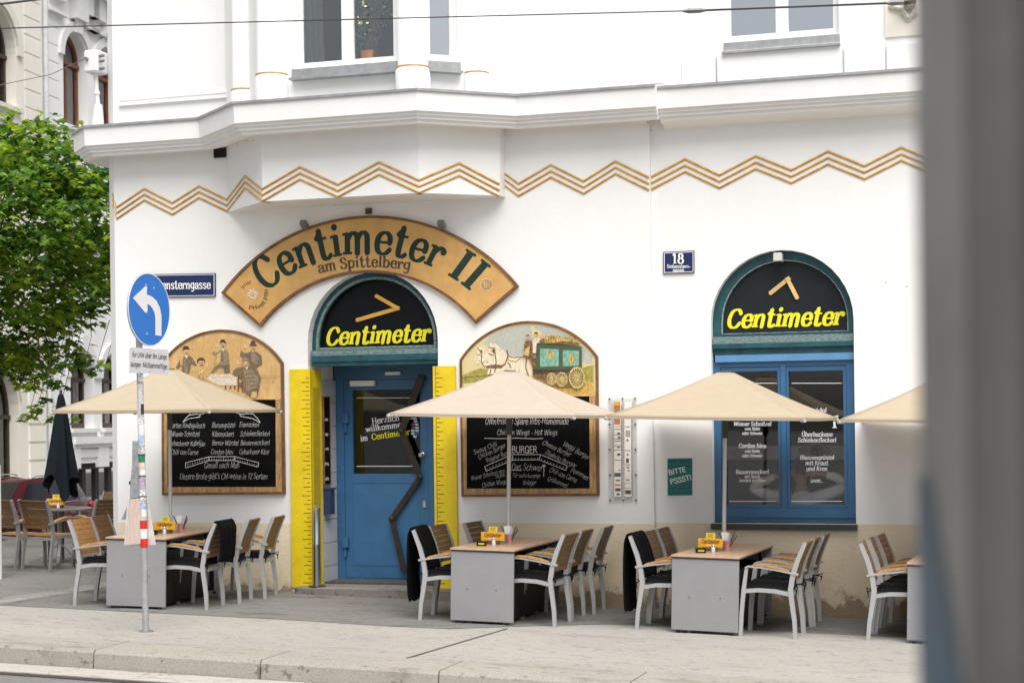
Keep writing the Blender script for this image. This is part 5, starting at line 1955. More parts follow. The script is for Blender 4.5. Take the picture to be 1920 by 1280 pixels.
def blanket(label, back_drop=.30, front_drop=.50, y0=-.20, y1=.20):
    """fleece blanket folded over a backrest, in chair coordinates"""
    path = [(post_x(front_drop) + .028, front_drop)]
    z = front_drop + .06
    while z < .88:
        path.append((post_x(z) + .028, z))
        z += .06
    path += [(-.335 + .012, .915), (-.350, .922), (-.372, .905)]
    z = .84
    while z > back_drop:
        path.append((-.372 - .020 * math.sin((z - back_drop) * 4) - .012, z))
        z -= .06
    path.append((-.37, back_drop))
    n = len(path) - 1

    def fn(u, v):
        i = min(int(u * n), n - 1)
        f = u * n - i
        x = path[i][0] * (1 - f) + path[i + 1][0] * f
        z = path[i][1] * (1 - f) + path[i + 1][1] * f
        w = 1 - .10 * max(0, (u - .55))
        y = (y0 + y1) / 2 + (v - .5) * (y1 - y0) * w
        fold = .006 * math.sin(v * 19 + 3 * u) * min(1, abs(u - .45) * 4)
        return (x + fold, y, z + (.012 * math.sin(v * 11) if u > .98 or u < .02 else 0))
    mb = MB()
    mb.grid(fn, 34, 14)
    o = mb.build('fleece_blanket', FLEECE, None, smooth='all')
    sm = o.modifiers.new('thick', 'SOLIDIFY')
    sm.thickness = .018
    sm.offset = 0
    tag(o, label, 'blanket', 'black fleece blankets over the chair backs')
    return o


def make_table():
    t = thing('terrace_table', (0, 0, 0), 'x', 'table', 'terrace tables with grey end panels', world=False)
    W2, L = .325, 1.62
    mb = MB()
    mb.box(-W2 - .008, W2 + .008, -.012, L + .012, .728, .742)
    top = mb.build('tabletop', TOPM, t)
    mb = MB()
    mb.box(-W2 - .006, W2 + .006, -.010, L + .010, .716, .7275)
    mb.build('underside', EDGEM, top)
    for y0, y1 in ((.0, .032), (L - .032, L)):
        mb = MB()
        mb.rbox(-W2, W2, y0, y1, .028, .712, .004)
        mb.build('end_panel', PANELM, t)
    mb = MB()
    for x in (-.15, .15):
        q = (x, -.0005, .345)
        mb.lathe([(.008, 0), (.008, .003)], 10, (0, 0, 0), Matrix.Translation(q) @ Matrix.Rotation(R(90), 4, 'X'))
    mb.build('screw', M('panel_screw', (.25, .25, .25), .4, .6), t)
    mb = MB()
    for x in (-.26, -.2, .26):
        mb.lathe([(.02, .0), (.02, .02), (.012, .03)], 10, (x, .016, 0))
        mb.lathe([(.02, .0), (.02, .02), (.012, .03)], 10, (x, L - .016, 0))
    mb.build('foot', BLACK, t)
    mb = MB()
    for sy, y in ((1, .06), (-1, L - .06)):
        for x in (-.25, .25):
            mb.flatbar([(y, .08), (y + sy * .03, .45), (y + sy * .22, .70)], 0, .03, .04)
            k = len(mb.v) - 12
            mb.v[k:] = [(x + q[1] - .015, q[0], q[2]) for q in mb.v[k:]]
    mb.box(-.27, .27, .05, .09, .05, .07)
    mb.box(-.27, .27, L - .09, L - .05, .05, .07)
    mb.box(-.02, .02, .04, L - .04, .67, .70)
    mb.build('leg_brace', BLACK, t)
    mb = MB()
    mb.rbox(-.27, .27, .22, L - .22, .03, .60, .01)
    mb.build('ballast_box', BLACK, t)
    return t


def make_umbrella(fabric):
    t = thing('market_umbrella', (0, 0, 0), 'x', 'umbrella', 'open beige market umbrellas', world=False)
    H, RIM, A = 2.50, 2.06, .955
    mb = MB()
    mb.lathe([(.24, 0), (.24, .03), (.06, .05), (.03, .055), (.03, .35), (.024, .36)], 24)
    mb.build('base_plate', BLACK, t, smooth=True)
    mb = MB()
    mb.tube([(0, 0, .05), (0, 0, H - .02)], .0205, 14)
    mb.build('pole', POLEM, t, smooth=True)
    mb = MB()
    mb.tube([(0, 0, 1.85), (0, 0, 2.02)], .031, 14)
    mb.tube([(0, 0, 2.02), (0, 0, 2.05)], .045, 14)
    mb.build('hub', HUBM, t, smooth=True)

    def surf(u, ang4, s):
        """u 0 at the apex .. 1 at the rim; s -1..1 along the side"""
        h = .065 + (A - .065) * u
        sag = .055 * math.sin(u * math.pi) * (1 - .35 * abs(s) ** 2) * .55
        z = H + (RIM - H) * u - sag
        inn = .026 * u * (1 - s * s)
        d = h - inn
        x, y = d, h * s
        z -= .006 * u * (1 - s * s)
        c, s_ = math.cos(ang4), math.sin(ang4)
        return (x * c - y * s_, x * s_ + y * c, z)
    mb = MB()
    for k in range(4):
        mb.grid(lambda u, v: surf(v, k * math.pi / 2, u * 2 - 1), 16, 12)
    can = mb.build('canopy', fabric, t)
    for p in can.data.polygons:
        p.use_smooth = True
    md = can.modifiers.new('split', 'EDGE_SPLIT')
    md.split_angle = R(9)
    sm = can.modifiers.new('thick', 'SOLIDIFY')
    sm.thickness = .004
    # hem band round the rim
    mb = MB()
    for k in range(4):
        def hem(u, v, k=k):
            q = Vector(surf(1, k * math.pi / 2, u * 2 - 1))
            return (q.x * (1.0008), q.y * 1.0008, q.z - .022 * v)
        mb.grid(hem, 16, 1)
    mb.build('hem', fabric, can)
    mb = MB()
    mb.box(-.07, .07, -.07, .07, H - .012, H + .004)
    mb.box(-.045, .045, -.045, .045, H + .004, H + .014)
    mb.build('cap', M('umbrella_cap', (.14, .10, .09), .6), t)
    for k in range(8):
        a = k * math.pi / 4 + math.pi / 4
        diag = k % 2 == 0
        r = A * (math.sqrt(2) if diag else .972)
        tip = Vector((math.cos(a) * r, math.sin(a) * r, RIM - .012))
        root = Vector((math.cos(a) * .03, math.sin(a) * .03, H - .05))
        mid = root.lerp(tip, .5) - Vector((0, 0, .03 if diag else .05))
        mb = MB()
        mb.tube([root, mid, tip], .009, 6)
        rb_ = mb.build('rib', RIBM, t)
        mb = MB()
        mb.tube([Vector((math.cos(a) * .035, math.sin(a) * .035, 2.03)), root.lerp(tip, .5) - Vector((0, 0, .035 if diag else .055))], .0085, 6)
        mb.build('strut', RIBM, rb_)
        if diag:
            mb = MB()
            e = Vector((math.cos(a), math.sin(a), 0))
            mb.tube([tip - e * .05 - Vector((0, 0, .012)), tip + e * .012 - Vector((0, 0, .008))], [.014, .017], 8)
            mb.build('tip', M('tip_grey', (.45, .44, .42), .5), t)
    return t


# ---- tables (front left corner / centre from the photo), heading from the long axis
tabs = []
tproto = make_table()
for i, (pL, pR, rot, lab) in enumerate((
        ((196, 1140), (307, 1142.5), 7.0, 'long terrace table with a grey end panel beside the sign pole, first from the left'),
        ((840, 1167), (966, 1173), 0.0, 'long grey panelled terrace table in front of the horse carriage board'),
        ((1252, 1185), (1390, 1191.5), -2.0, 'long terrace table with a grey end panel below the right hand arched window'),
        ((1699, 1205), (1842, 1212), -1.0, 'long terrace table mostly hidden behind the blurred post at the right edge'))):
    a, b = G(*pL), G(*pR)
    c = (a + b) / 2
    if i == 0:
        c = a + (b - a).normalized() * .33
    if i == 3:
        c = a + Vector((.33, -.01, 0))
    o = tproto if i == 0 else copy_tree(tproto)
    o['label'] = lab
    place(o, c.x, c.y, R(rot))
    tabs.append((c, R(rot)))


def tl(i, x, y):
    """table i local -> ground x, y"""
    c, r = tabs[i]
    return (c.x + x * math.cos(r) - y * math.sin(r), c.y + x * math.sin(r) + y * math.cos(r))


def tm(i, x, y, z):
    """table i local -> world matrix on its leaning table top"""
    c, r = tabs[i]
    return (Matrix.Translation((c.x, c.y, gz(c.x))) @ Matrix.Rotation(math.atan(TILT), 4, 'Y') @ Matrix.Rotation(r, 4, 'Z') @ Matrix.Translation((x, y, z)))


# ---- umbrellas
ub, up_ = make_umbrella(FABRIC), make_umbrella(FABRICP)
UMB = []
for i, (proto, rot, lean, dx, dy, lab) in enumerate((
        (ub, 2, 0.2, .07, .80, 'open beige umbrella over the left table, behind the round traffic sign'),
        (up_, 0, 1.0, .01, .80, 'open pale pinkish umbrella standing in front of the horse carriage board'),
        (copy_tree(ub), -1, 1.0, .0, .80, 'open beige umbrella covering part of the right hand arched window'),
        (copy_tree(ub), 0, .6, .02, .80, 'open beige umbrella cut off by the blurred post at the right edge'))):
    o = proto
    o['label'] = lab
    x, y = tl(i, dx, dy)
    o.matrix_world = Matrix.Translation((x, y, gz(x))) @ Matrix.Rotation(math.atan(TILT) * lean, 4, 'Y') @ Matrix.Rotation(tabs[i][1] * (0 if i == 0 else .5) + R(rot), 4, 'Z')
    if i == 0:
        o.matrix_world = o.matrix_world @ Matrix.Diagonal((.95, .95, 1, 1))
    UMB.append(o)

# ---- chairs
protos = {'honey': make_chair('terrace_armchair', TEAKL), 'brown': make_chair('terrace_armchair', TEAKM), 'dark': make_chair('terrace_armchair', TEAKD)}
used = set()


def chair(kind, x, y, rz, label, group, z=None):
    o = protos[kind] if kind not in used else copy_tree(protos[kind])
    used.add(kind)
    o['label'] = label
    o['group'] = group
    place(o, x, y, rz, z)
    return o


def put_blanket(ch, label, **kw):
    b = blanket(label, **kw)
    b.matrix_world = ch.matrix_world.copy()
    return b


GR = 'armchairs at the terrace tables'
RB = {}
SPEC = {  # table -> list of (side, depth along table of the chair centre, offset of rear foot beyond table edge, kind, blanket, label)
    0: [(-1, .31, .38, 'honey', None, 'armchair with honey coloured back slats, nearest on the left side of the left table'),
        (-1, .86, .40, 'brown', None, 'brown slatted armchair on the left side of the left table, farther from the kerb'),
        (1, .32, .43, 'brown', (-.20, .21, .52, .47), 'front armchair right of the left table, with a black blanket on its back'),
        (1, .90, .55, 'brown', None, 'middle armchair on the right side of the left table, half behind the blanket'),
        (1, 1.42, .66, 'brown', None, 'armchair farthest back on the right side of the left table, close to the wall')],
    1: [(-1, .31, .36, 'dark', (-.215, .20, .18, .50), 'armchair under a long black blanket in front of the blue door'),
        (-1, .82, .38, 'dark', None, 'dark slatted armchair behind the blanketed one by the right yellow ruler'),
        (-1, 1.42, .20, 'dark', None, 'dark slatted armchair at the wall end of the middle table, left side'),
        (1, .31, .42, 'dark', None, 'armchair nearest the kerb on the right side of the middle table'),
        (1, .83, .43, 'dark', None, 'second of the three armchairs on the right side of the middle table'),
        (1, 1.40, .50, 'dark', None, 'third armchair on the right side of the middle table, close to the wall')],
    2: [(-1, .31, .36, 'dark', (-.215, .20, .16, .50), 'armchair under a black blanket on the left side of the table below the arched window'),
        (-1, .80, .38, 'dark', None, 'dark slatted armchair right behind the blanketed one, left of the table below the arched window'),
        (-1, 1.28, .36, 'dark', None, 'last dark slatted armchair by the wall, left of the table below the arched window'),
        (1, .25, .535, 'brown', None, 'front armchair with black cushion on the right side of the table below the arched window'),
        (1, .72, .53, 'brown', None, 'second armchair in the tight row right of the table below the arched window'),
        (1, 1.20, .54, 'dark', None, 'rearmost armchair in the tight row right of the table below the arched window')],
    3: [(-1, .31, .37, 'brown', None, 'front armchair at the half hidden table beside the blurred post'),
        (-1, .77, .35, 'brown', None, 'middle armchair of the row beside the blurred post'),
        (-1, 1.23, .32, 'brown', None, 'rear armchair of the row beside the blurred post, close to the wall')],
}
for ti, lst in SPEC.items():
    for side, yy, off, kind, bl, lab in lst:
        x = side * (.325 + off - .255)
        gx_, gy_ = tl(ti, x, yy)
        ch = chair(kind, gx_, gy_, tabs[ti][1] + (math.pi if side > 0 else 0) + R(random.uniform(-4, 4)), lab, GR)
        if bl:
            put_blanket(ch, {0: 'black fleece blanket hung over a chair on the right side of the left table', 1: 'long black fleece blanket hanging from the chair before the blue door',
                             2: 'black fleece blanket hanging from the chair left of the table below the arched window'}[ti], y0=bl[0], y1=bl[1], back_drop=bl[2], front_drop=bl[3])

# ---- what stands on the tables
ORANGE = M('orange_card', (.84, .42, .018), .5, var=.08)
YCARD = M('yellow_card', (.85, .70, .08), .5, var=.05)
CAMR = lambda px, py: None


def local_text(mb, s, w, z, em, y, style='serif'):
    ptext(mb, s, 0, 0, em, lambda px, py: (px, y, z - py), style, width=w)


cad = thing('table_caddy', (0, 0, 0), 'x', 'caddy', 'orange table caddies', world=False)
mb = MB()
mb.rbox(-.122, .122, -.012, .012, .0345, .122, .004)
mb.build('holder', ORANGE, cad)
mb = MB()
mb.rbox(-.07, .07, -.035, .045, 0, .034, .005)
mb.build('base', M('caddy_brown', (.12, .07, .04), .5), cad)
mb = MB().use(M('card_brown', (.17, .06, .01), .6))
local_text(mb, 'Centimeter', .175, .074, .054, -.0135, 'logo')
mb.use(M('card_white', (.8, .78, .7), .6))
mb.add([(-.12, -.0135, .108), (-.095, -.0135, .118), (-.095, -.0135, .113), (-.12, -.0135, .103)], [(3, 2, 1, 0)])
for k in range(3):
    mb.add([(-.04 + .03 * k, -.0135, .05), (-.02 + .03 * k, -.0135, .05), (-.02 + .03 * k, -.0135, .062), (-.04 + .03 * k, -.0135, .062)], [(0, 1, 2, 3)])
mb.build('lettering', None, cad)
mb = MB()
mb.box(-.045, .045, .014, .018, .05, .175)
yc = mb.build('price_card', YCARD, cad)
mb = MB()
for k in range(3):
    mb.box(-.03, .03 - .012 * (k % 2), .0125, .0138, .158 - .012 * k, .162 - .012 * k)
mb.build('print', M('card_brown', (.17, .06, .01)), yc)
asht = thing('table_ashtray', (0, 0, 0), 'x', 'ashtray', 'black ashtrays on the tables', world=False)
mb = MB()
mb.prism([(-.05, -.05, .042), (.05, -.05, .042), (.05, .05, .042), (-.05, .05, .042)], [(-.046, -.046, 0), (.046, -.046, 0), (.046, .046, 0), (-.046, .046, 0)],
         holes=[([(-.04, -.04, .042), (.04, -.04, .042), (.04, .04, .042), (-.04, .04, .042)], [(-.036, -.036, .001), (.036, -.036, .001), (.036, .036, .001), (-.036, .036, .001)])])
mb.build('bowl', BLACK, asht)
mb = MB()
mb.add([(-.03, -.0495, .014), (.03, -.0495, .014), (.03, -.0512, .032), (-.03, -.0512, .032)], [(0, 1, 2, 3)])
mb.build('label_patch', M('ashtray_yellow', (.55, .48, .03), .5), asht)
salt = thing('salt_shaker', (0, 0, 0), 'x', 'salt shaker', 'glass salt shakers on the tables', world=False)
mb = MB()
mb.lathe([(.018, 0), (.021, .005), (.018, .05), (.014, .058)], 14)
mb.build('jar', M('salt_white', (.75, .72, .70), .3), salt, smooth=True)
mb = MB()
mb.lathe([(.0155, .056), (.0155, .07), (.010, .078)], 14)
mb.build('lid', M('shaker_lid', (.55, .55, .55), .25, .8), salt, smooth=True)
cut = thing('cutlery_cup', (0, 0, 0), 'x', 'cutlery cup', 'cutlery cups on the tables', world=False)
mb = MB()
mb.lathe([(.034, 0), (.042, .10), (.039, .10), (.033, .006)], 16)
mb.build('cup', M('cup_red', (.48, .22, .20), .4), cut, smooth=True)
mb = MB()
for k in range(3):
    M4 = Matrix.Rotation(R(-10 + 12 * k), 4, 'Y') @ Matrix.Rotation(R(30 * k), 4, 'Z')
    mb.box(-.028, .028, -.004 + .01 * k, .0 + .01 * k, .03, .185 - .01 * k, M4)
mb.build('napkin', M('napkin', (.78, .77, .74), .8), cut)
mb = MB()
for k, a in enumerate((-26, 20, 27)):
    M4 = Matrix.Rotation(R(a), 4, 'Y') @ Matrix.Rotation(R(15 * k), 4, 'X')
    mb.box(-.006, .006, -.003, .003, .03, .20, M4)
mb.build('cutlery', M('cutlery_dark', (.12, .11, .10), .35, .7), cut)
where = ('on the left table', 'on the table in front of the doorway', 'on the table below the arched window')
first = {}
for i in range(3):
    for proto, x, y, rz, lab in ((cad, -.09, .60, -4, 'orange Centimeter caddy with a small yellow card %s'), (asht, -.13, .36, 6, 'small black square ashtray %s'),
                                 (salt, -.02, .42, 0, 'little white salt shaker %s'), (cut, .05, .72, 10, 'cutlery cup with white napkins %s')):
        if i == 0:
            x += .12
            y += .10
        o = proto if i == 0 else copy_tree(proto)
        o['label'] = lab % where[i]
        o.matrix_world = tm(i, x, y, .7425) @ Matrix.Rotation(R(rz) + TH * .6 - tabs[i][1], 4, 'Z')

# ================================================================== TERRACE ROUND THE CORNER (left)
GB = 'chairs of the terrace round the corner'
bare = make_chair('slatted_chair', M('olive_brown_slats', (.17, .095, .035), .6, var=.3, scale=5, stretch=(1, 9, 9)), cushion=False, metal=ALUD)


def bchair(x, y, rz, lab, first=False):
    o = bare if first else copy_tree(bare)
    o['label'] = lab
    o['group'] = GB
    place(o, x, y, rz)


e = G(98, 1071)
a = G(42, 1070)
bchair((a.x + e.x) / 2 + .02, (a.y + e.y) / 2 + .25, R(82), 'bare slatted chair seen from behind at the terrace round the corner', True)
e2 = G(12, 1069)
bchair(e2.x - .02, e2.y + .27, R(78), 'bare slatted chair cut off by the left picture edge, behind the sign board')
q = G(60, 1020)
bt = thing('round_bistro_table', (0, 0, 0), 'dark round table below the closed black umbrella round the corner', 'table', world=False)
mb = MB()
mb.lathe([(.40, .715), (.42, .72), (.42, .735), (.40, .74)], 32)
mb.build('tabletop', M('bistro_top', (.20, .18, .16), .4), bt, smooth=True)
mb = MB()
mb.tube([(0, 0, .03), (0, 0, .715)], .035, 12)
mb.build('pole', ALUD, bt, smooth=True)
for k in range(4):
    mb = MB()
    a4 = k * math.pi / 2 + .5
    mb.flatbar([(.03, .25), (.16, .10), (.34, .02), (.40, .03)], -.018, .018, .022)
    kk = len(mb.v) - 16
    c_4, s_4 = math.cos(a4), math.sin(a4)
    mb.v[kk:] = [(v[0] * c_4 - v[1] * s_4, v[0] * s_4 + v[1] * c_4, v[2]) for v in mb.v[kk:]]
    mb.build('foot', ALUD, bt)
bx, by = -12.66, 1.95
place(bt, bx, by, 0)
bchair(bx + .12, by + .88, R(-95), 'slatted chair on the far side of the round table, facing the camera')
bchair(bx + 1.25, by + .75, R(-100), 'slatted chair half hidden by the white building corner')
bchair(bx + .78, by - .30, R(150), 'slatted chair turned sideways at the right of the round table')
o = copy_tree(cad)
o['label'] = 'orange caddy on the round table under the closed black umbrella'
o.matrix_world = Matrix.Translation((bx + .02, by - .1, gz(bx) + .741)) @ Matrix.Rotation(TH, 4, 'Z')
o = copy_tree(salt)
o['label'] = 'small white shaker beside the caddy on the round table'
o.matrix_world = Matrix.Translation((bx + .12, by - .2, gz(bx) + .741))
# closed black umbrella
cu_ = thing('closed_umbrella', (bx + .02, by + .05, gz(bx)), 'closed black umbrella with hanging folds above the round table', 'umbrella')
ux, uy, uz = cu_.location
mb = MB()
mb.tube([(ux, uy, uz + .05), (ux, uy, uz + 2.3)], .02, 10)
mb.build('pole', HUBM, cu_, smooth=True)
mb = MB()


def fold(u, v):
    a4 = u * 2 * math.pi
    z = 2.24 - 1.22 * v
    r = .035 + .20 * v ** .8
    r *= 1 + .22 * v * math.sin(a4 * 5 + 1.2 * math.sin(a4)) + .10 * v * math.sin(a4 * 9 + 2)
    zz_ = z + (.13 * math.sin(a4 * 3 + 1.0) - .07 * math.sin(a4 * 5)) * max(0, v - .6) / .4
    return (ux + r * math.cos(a4) * .92, uy + r * math.sin(a4) * .92, uz + zz_)


mb.grid(fold, 120, 22)
mb.build('canopy', cloth_mat('black_umbrella_fabric', (.014, .019, .024), .04), cu_, smooth='all')
# red and white advertising board at the picture edge
ab = thing('sign_board', G(-8, 1085), 'tall white and red advertising board cut off by the left picture edge', 'sign board')
q = G(3.5, 1085)
mb = MB()
FX = Frame((q.x, q.y, 0), (1, .1, 0), (.1, -1, 0))
zt_ = FX.w(0, 872).z
mb.fbox(FX, -.7, -.03, gz(q.x), zt_ - .34, 0, .03)
mb.fbox(FX, -.7, -.0302, gz(q.x) + .68, gz(q.x) + .95, .0301, .034)
mb.build('panel', WHITEP, ab)
mb = MB()
mb.fbox(FX, -.7, -.03, zt_ - .339, zt_, 0, .031)
mb.build('header', M('sign_red', (.62, .03, .02), .5), ab)
mb = MB()
mb.fbox(FX, -.03, -.0, gz(q.x), zt_, -.005, .036)
mb.build('frame', WHITEP, ab)

# ================================================================== TRAFFIC SIGN
POLEG = M('galvanised_pole', (.42, .43, .43), .5, .4, var=.15, scale=14)
q0 = G(273.5, 1183)
ts = thing('traffic_sign', q0, 'round blue left turn traffic sign on a sticker covered pole at the kerb', 'traffic sign')
ptop = ray(267, 515)
lean = [q0 + Vector((0, 0, -.02))]
zt_ = 3.36
tp = Vector((-8.20, -3.64, zt_))
mb = MB()
mb.tube([q0 - Vector((0, 0, .05)), tp], .0305, 16)
mb.build('pole', POLEG, ts, smooth=True)


def on_pole(z):
    f = (z - q0.z) / (tp.z - q0.z)
    return q0.lerp(tp, f)


mb = MB()
mb.lathe([(.075, 0), (.07, .006), (.034, .008)], 20, (q0.x, q0.y, q0.z))
mb.build('collar', M('dirty_collar', (.16, .15, .14), .8), ts)
cy, cz = FS.sz(280, 581)
FS2 = Frame((-8.145, 0, 0), (0, 1, 0), (1, 0, 0))
SB = M('sign_blue', (.012, .175, .62), .4, var=.03, scale=2)
SW = M('sign_white', (.80, .81, .83), .4, var=.02)
mb = MB()
cy, cz = FS2.sz(280, 580.5)
rs_y = (FS2.sz(319.5, 580)[0] - FS2.sz(240.5, 580)[0]) / 2
rs = .345
N = 48
lp_ = [(cy + rs_y * math.cos(2 * math.pi * i / N), cz + rs * math.sin(2 * math.pi * i / N)) for i in range(N)]
mb.fprism(FS2, lp_, -.012, 0)
disc = mb.build('disc', SB, ts)
mb = MB()
mb.fprism(FS2, lp_, -.014, .004, holes=[[(cy + (y - cy) * .975, cz + (z - cz) * .975) for y, z in lp_]])
mb.build('rim', SW, ts)
mb = MB()
zs6 = lambda x, y: (220 + x / 4.925, 500 + y / 4.925)
sh = [zs6(*q) for q in ([(352, 632), (352, 480), (345, 430), (325, 385), (300, 355), (277, 345), (280, 395), (275, 425), (258, 425), (145, 287), (262, 178), (276, 185), (272, 255), (320, 275), (362, 315), (392, 375), (408, 450), (408, 640)])]
mb.pxpoly(FS2, sh, .0035)
mb.build('arrow', SW, ts)
a = [FS2.sz(*zs6(*q), -.005) for q in ((112, 742), (470, 768), (470, 995), (116, 975))]
z0_, z1_ = (a[2][1] + a[3][1]) / 2, (a[0][1] + a[1][1]) / 2
pl_ = []
for cx_, cz_, a0 in ((a[1][0] - .02, z1_ - .02, 0), (a[0][0] + .02, z1_ - .02, 90), (a[0][0] + .02, z0_ + .02, 180), (a[1][0] - .02, z0_ + .02, 270)):
    for k in range(5):
        pl_.append((cx_ + .02 * math.cos(R(a0 + 22.5 * k)), cz_ + .02 * math.sin(R(a0 + 22.5 * k))))
mb = MB()
mb.fprism(FS2, pl_, -.014, -.002)
mb.build('plate', M('plate_grey_white', (.66, .67, .69), .45, var=.04), ts)
mb = MB()
FT = Frame((-8.145, 0, 0), (0, 1, 0), (1, 0, 0))
pj = lambda px, py: FS2.w(px, py, .0005)
e0, e1 = zs6(296, 835), zs6(292, 925)
for s_, (x, y), w_ in (('für LKW über 8m Länge', zs6(296, 842), 65), ('ausgen. Müllsammelfzge.', zs6(294, 930), 70)):
    ptext(mb, s_, x, y, 12.5, pj, 'sans', ang=-4.5, width=w_)
mb.build('lettering', BLACK, ts)
mb = MB()
for y, z in ((cy - .06, cz + .23), (cy + .09, cz + .21), (cy - .05, cz - .23), (cy, z1_ - .03), (cy, z0_ + .03)):
    mb.lathe([(.008, 0), (.006, .006)], 10, (0, 0, 0), Matrix.Translation((-8.145, y, z)) @ Matrix.Rotation(R(90), 4, 'Y'))
mb.build('rivet', M('rivet', (.6, .62, .66), .4, .5), ts)
for z in (cz - .15, cz + .15, (z0_ + z1_) / 2):
    mb = MB()
    c = on_pole(z)
    mb.box(c.x - .036, c.x + .045, c.y - .036, c.y + .036, z - .02, z + .02)
    mb.build('clamp', POLEG, ts)
# stickers and tape wrapped on the pole


def pole_z(py):
    lo, hi = q0.z, tp.z
    for _ in range(30):
        md_ = (lo + hi) / 2
        c = on_pole(md_)
        r_3 = c - CAM
        D = r_3.dot(fw)
        u0, v0 = r_3.dot(r0) / D, r_3.z / D
        v = u0 * math.sin(RHO) + v0 * math.cos(RHO)
        if YH - FPX * v > py:
            lo = md_
        else:
            hi = md_
    return (lo + hi) / 2


def wrap(mat, py0, py1, a0, a1, k, name='sticker'):
    z1_, z0_ = pole_z(py0), pole_z(py1)
    mb = MB()
    r = .0309 + .00022 * k

    def fn(u, v):
        z = z0_ + (z1_ - z0_) * v
        c = on_pole(z)
        a = R(a0 + (a1 - a0) * u)
        return (c.x + r * math.cos(a), c.y + r * math.sin(a), z)
    mb.grid(fn, max(3, int(abs(a1 - a0) / 15)), 2)
    return mb.build(name, mat, ts, smooth='all')


ST = [M('sticker_' + n, c, .5, var=v, scale=sc, col2=c2) for n, c, v, sc, c2 in (
    ('torn_paper', (.62, .61, .60), .3, 60, (.30, .30, .30)), ('white', (.76, .76, .75), .1, 30, None), ('black_white', (.70, .70, .70), .9, 55, (.03, .03, .03)), ('sky', (.45, .58, .72), .3, 40, (.12, .30, .6)),
    ('green', (.02, .22, .10), .3, 30, (.01, .10, .05)), ('cream', (.72, .60, .48), .3, 50, (.5, .3, .25)), ('dark', (.04, .04, .045), .3, 40, None), ('purple', (.45, .40, .45), .6, 60, (.15, .1, .14)))]
for k, (mi, p0, p1, a0, a1) in enumerate(((0, 738, 1002, -200, 160), (0, 720, 745, -140, -20), (6, 757, 777, -60, 10), (2, 778, 795, -130, 20), (1, 796, 815, -110, 10), (3, 818, 832, -150, -40), (2, 832, 850, -120, 20), (4, 851, 866, -170, 0),
                                            (5, 867, 880, -120, -30), (1, 880, 890, -90, 0), (7, 892, 915, -140, 10), (2, 918, 942, -120, 30), (3, 944, 952, -100, -10), (1, 955, 968, -80, 10), (2, 700, 715, -90, 0))):
    wrap(ST[mi], p0, p1, a0, a1, k + 1)
RED = M('red_tape', (.62, .02, .02), .45, var=.15, scale=30)
for mt_, p0, p1 in ((RED, 975, 991), (M('white_tape', (.76, .74, .73), .45, var=.05), 991, 1009), (RED, 1009, 1025)):
    wrap(mt_, p0, p1, -180, 180, 18, 'tape_band')
# newspaper pouch hanging on the pole
npz = thing('newspaper_pouch', on_pole(pole_z(1020)), 'grey and clear newspaper pouch hanging on the traffic sign pole', 'newspaper pouch')
c = on_pole(pole_z(930))
FN = Frame((c.x - .03, c.y, 0), (.97, -.24, 0), (-.24, -.97, 0))


def pouch(mb, pts, d0, d1):
    mb.fprism(FN, [FN.sz(*q) for q in pts], d0, d1)


mb = MB()
pouch(mb, [(251, 826), (263.5, 830), (265.5, 870), (266, 932), (246, 934), (247, 905), (250.5, 870)], -.045, .02)
mb.build('hood', M('grey_plastic', (.34, .35, .36), .5, var=.25, scale=20), npz)
mb = MB()
pouch(mb, [(247, 935), (266.5, 933), (268, 1018), (239, 1021)], -.05, .022)
mb.build('newspaper', M('newspaper_stack', (.66, .52, .44), .8, var=.3, scale=14, stretch=(6, 6, .4), col2=(.50, .40, .36)), npz)
mb = MB()
pouch(mb, [(244, 932), (268, 931), (284.5, 1021.5), (237, 1023)], -.055, -.0505)
pouch(mb, [(244, 932), (246.5, 934), (239, 1020), (237, 1022)], -.055, .03)
mb.build('back_sheet', M('white_plastic', (.72, .68, .64), .4), npz)
mb = MB()
pouch(mb, [(244, 932), (225, 974), (238, 973), (247, 950)], -.02, -.015)
mb.build('flap', M('smoke_plastic', (.32, .30, .29), .4), npz)
mb = MB()
q = FN.sz(245, 905, .0)
mb.lathe([(.022, 0), (.022, .025), (.012, .03)], 14, (0, 0, 0), Matrix.Translation(FN.p(q[0], q[1], -.02)) @ Matrix.Rotation(R(90), 4, 'X'))
mb.build('coin_lock', BLACK, npz)
for py in (852, 892, 930):
    mb = MB()
    z = pole_z(py)
    cc = on_pole(z)
    mb.tube([cc + Vector((.034 * math.cos(a_), .034 * math.sin(a_), 0)) for a_ in [i * math.pi / 8 for i in range(17)]], .004, 5)
    mb.build('wire_tie', BLACK, npz)

# ================================================================== HOUSES ACROSS THE SIDE STREET
BROWNF = M('brown_window_wood', (.20, .075, .03), .5, var=.25, scale=9)
DKBROWN = M('dark_window_wood', (.05, .028, .018), .5, var=.25, scale=9)
CURT = cloth_mat('white_net_curtain', (.62, .62, .60), .4)
GREYF = M('grey_plaster_trim', (.78, .78, .77), .9, var=.03, spec=.2)
CREAMT = M('cream_trim', (.78, .75, .67), .9, var=.03, spec=.2)
PANEF = glass('far_window_glass', reflect=2.5)


def bw(px, py, d=0.0):
    return FBG.sz(px, py, d)


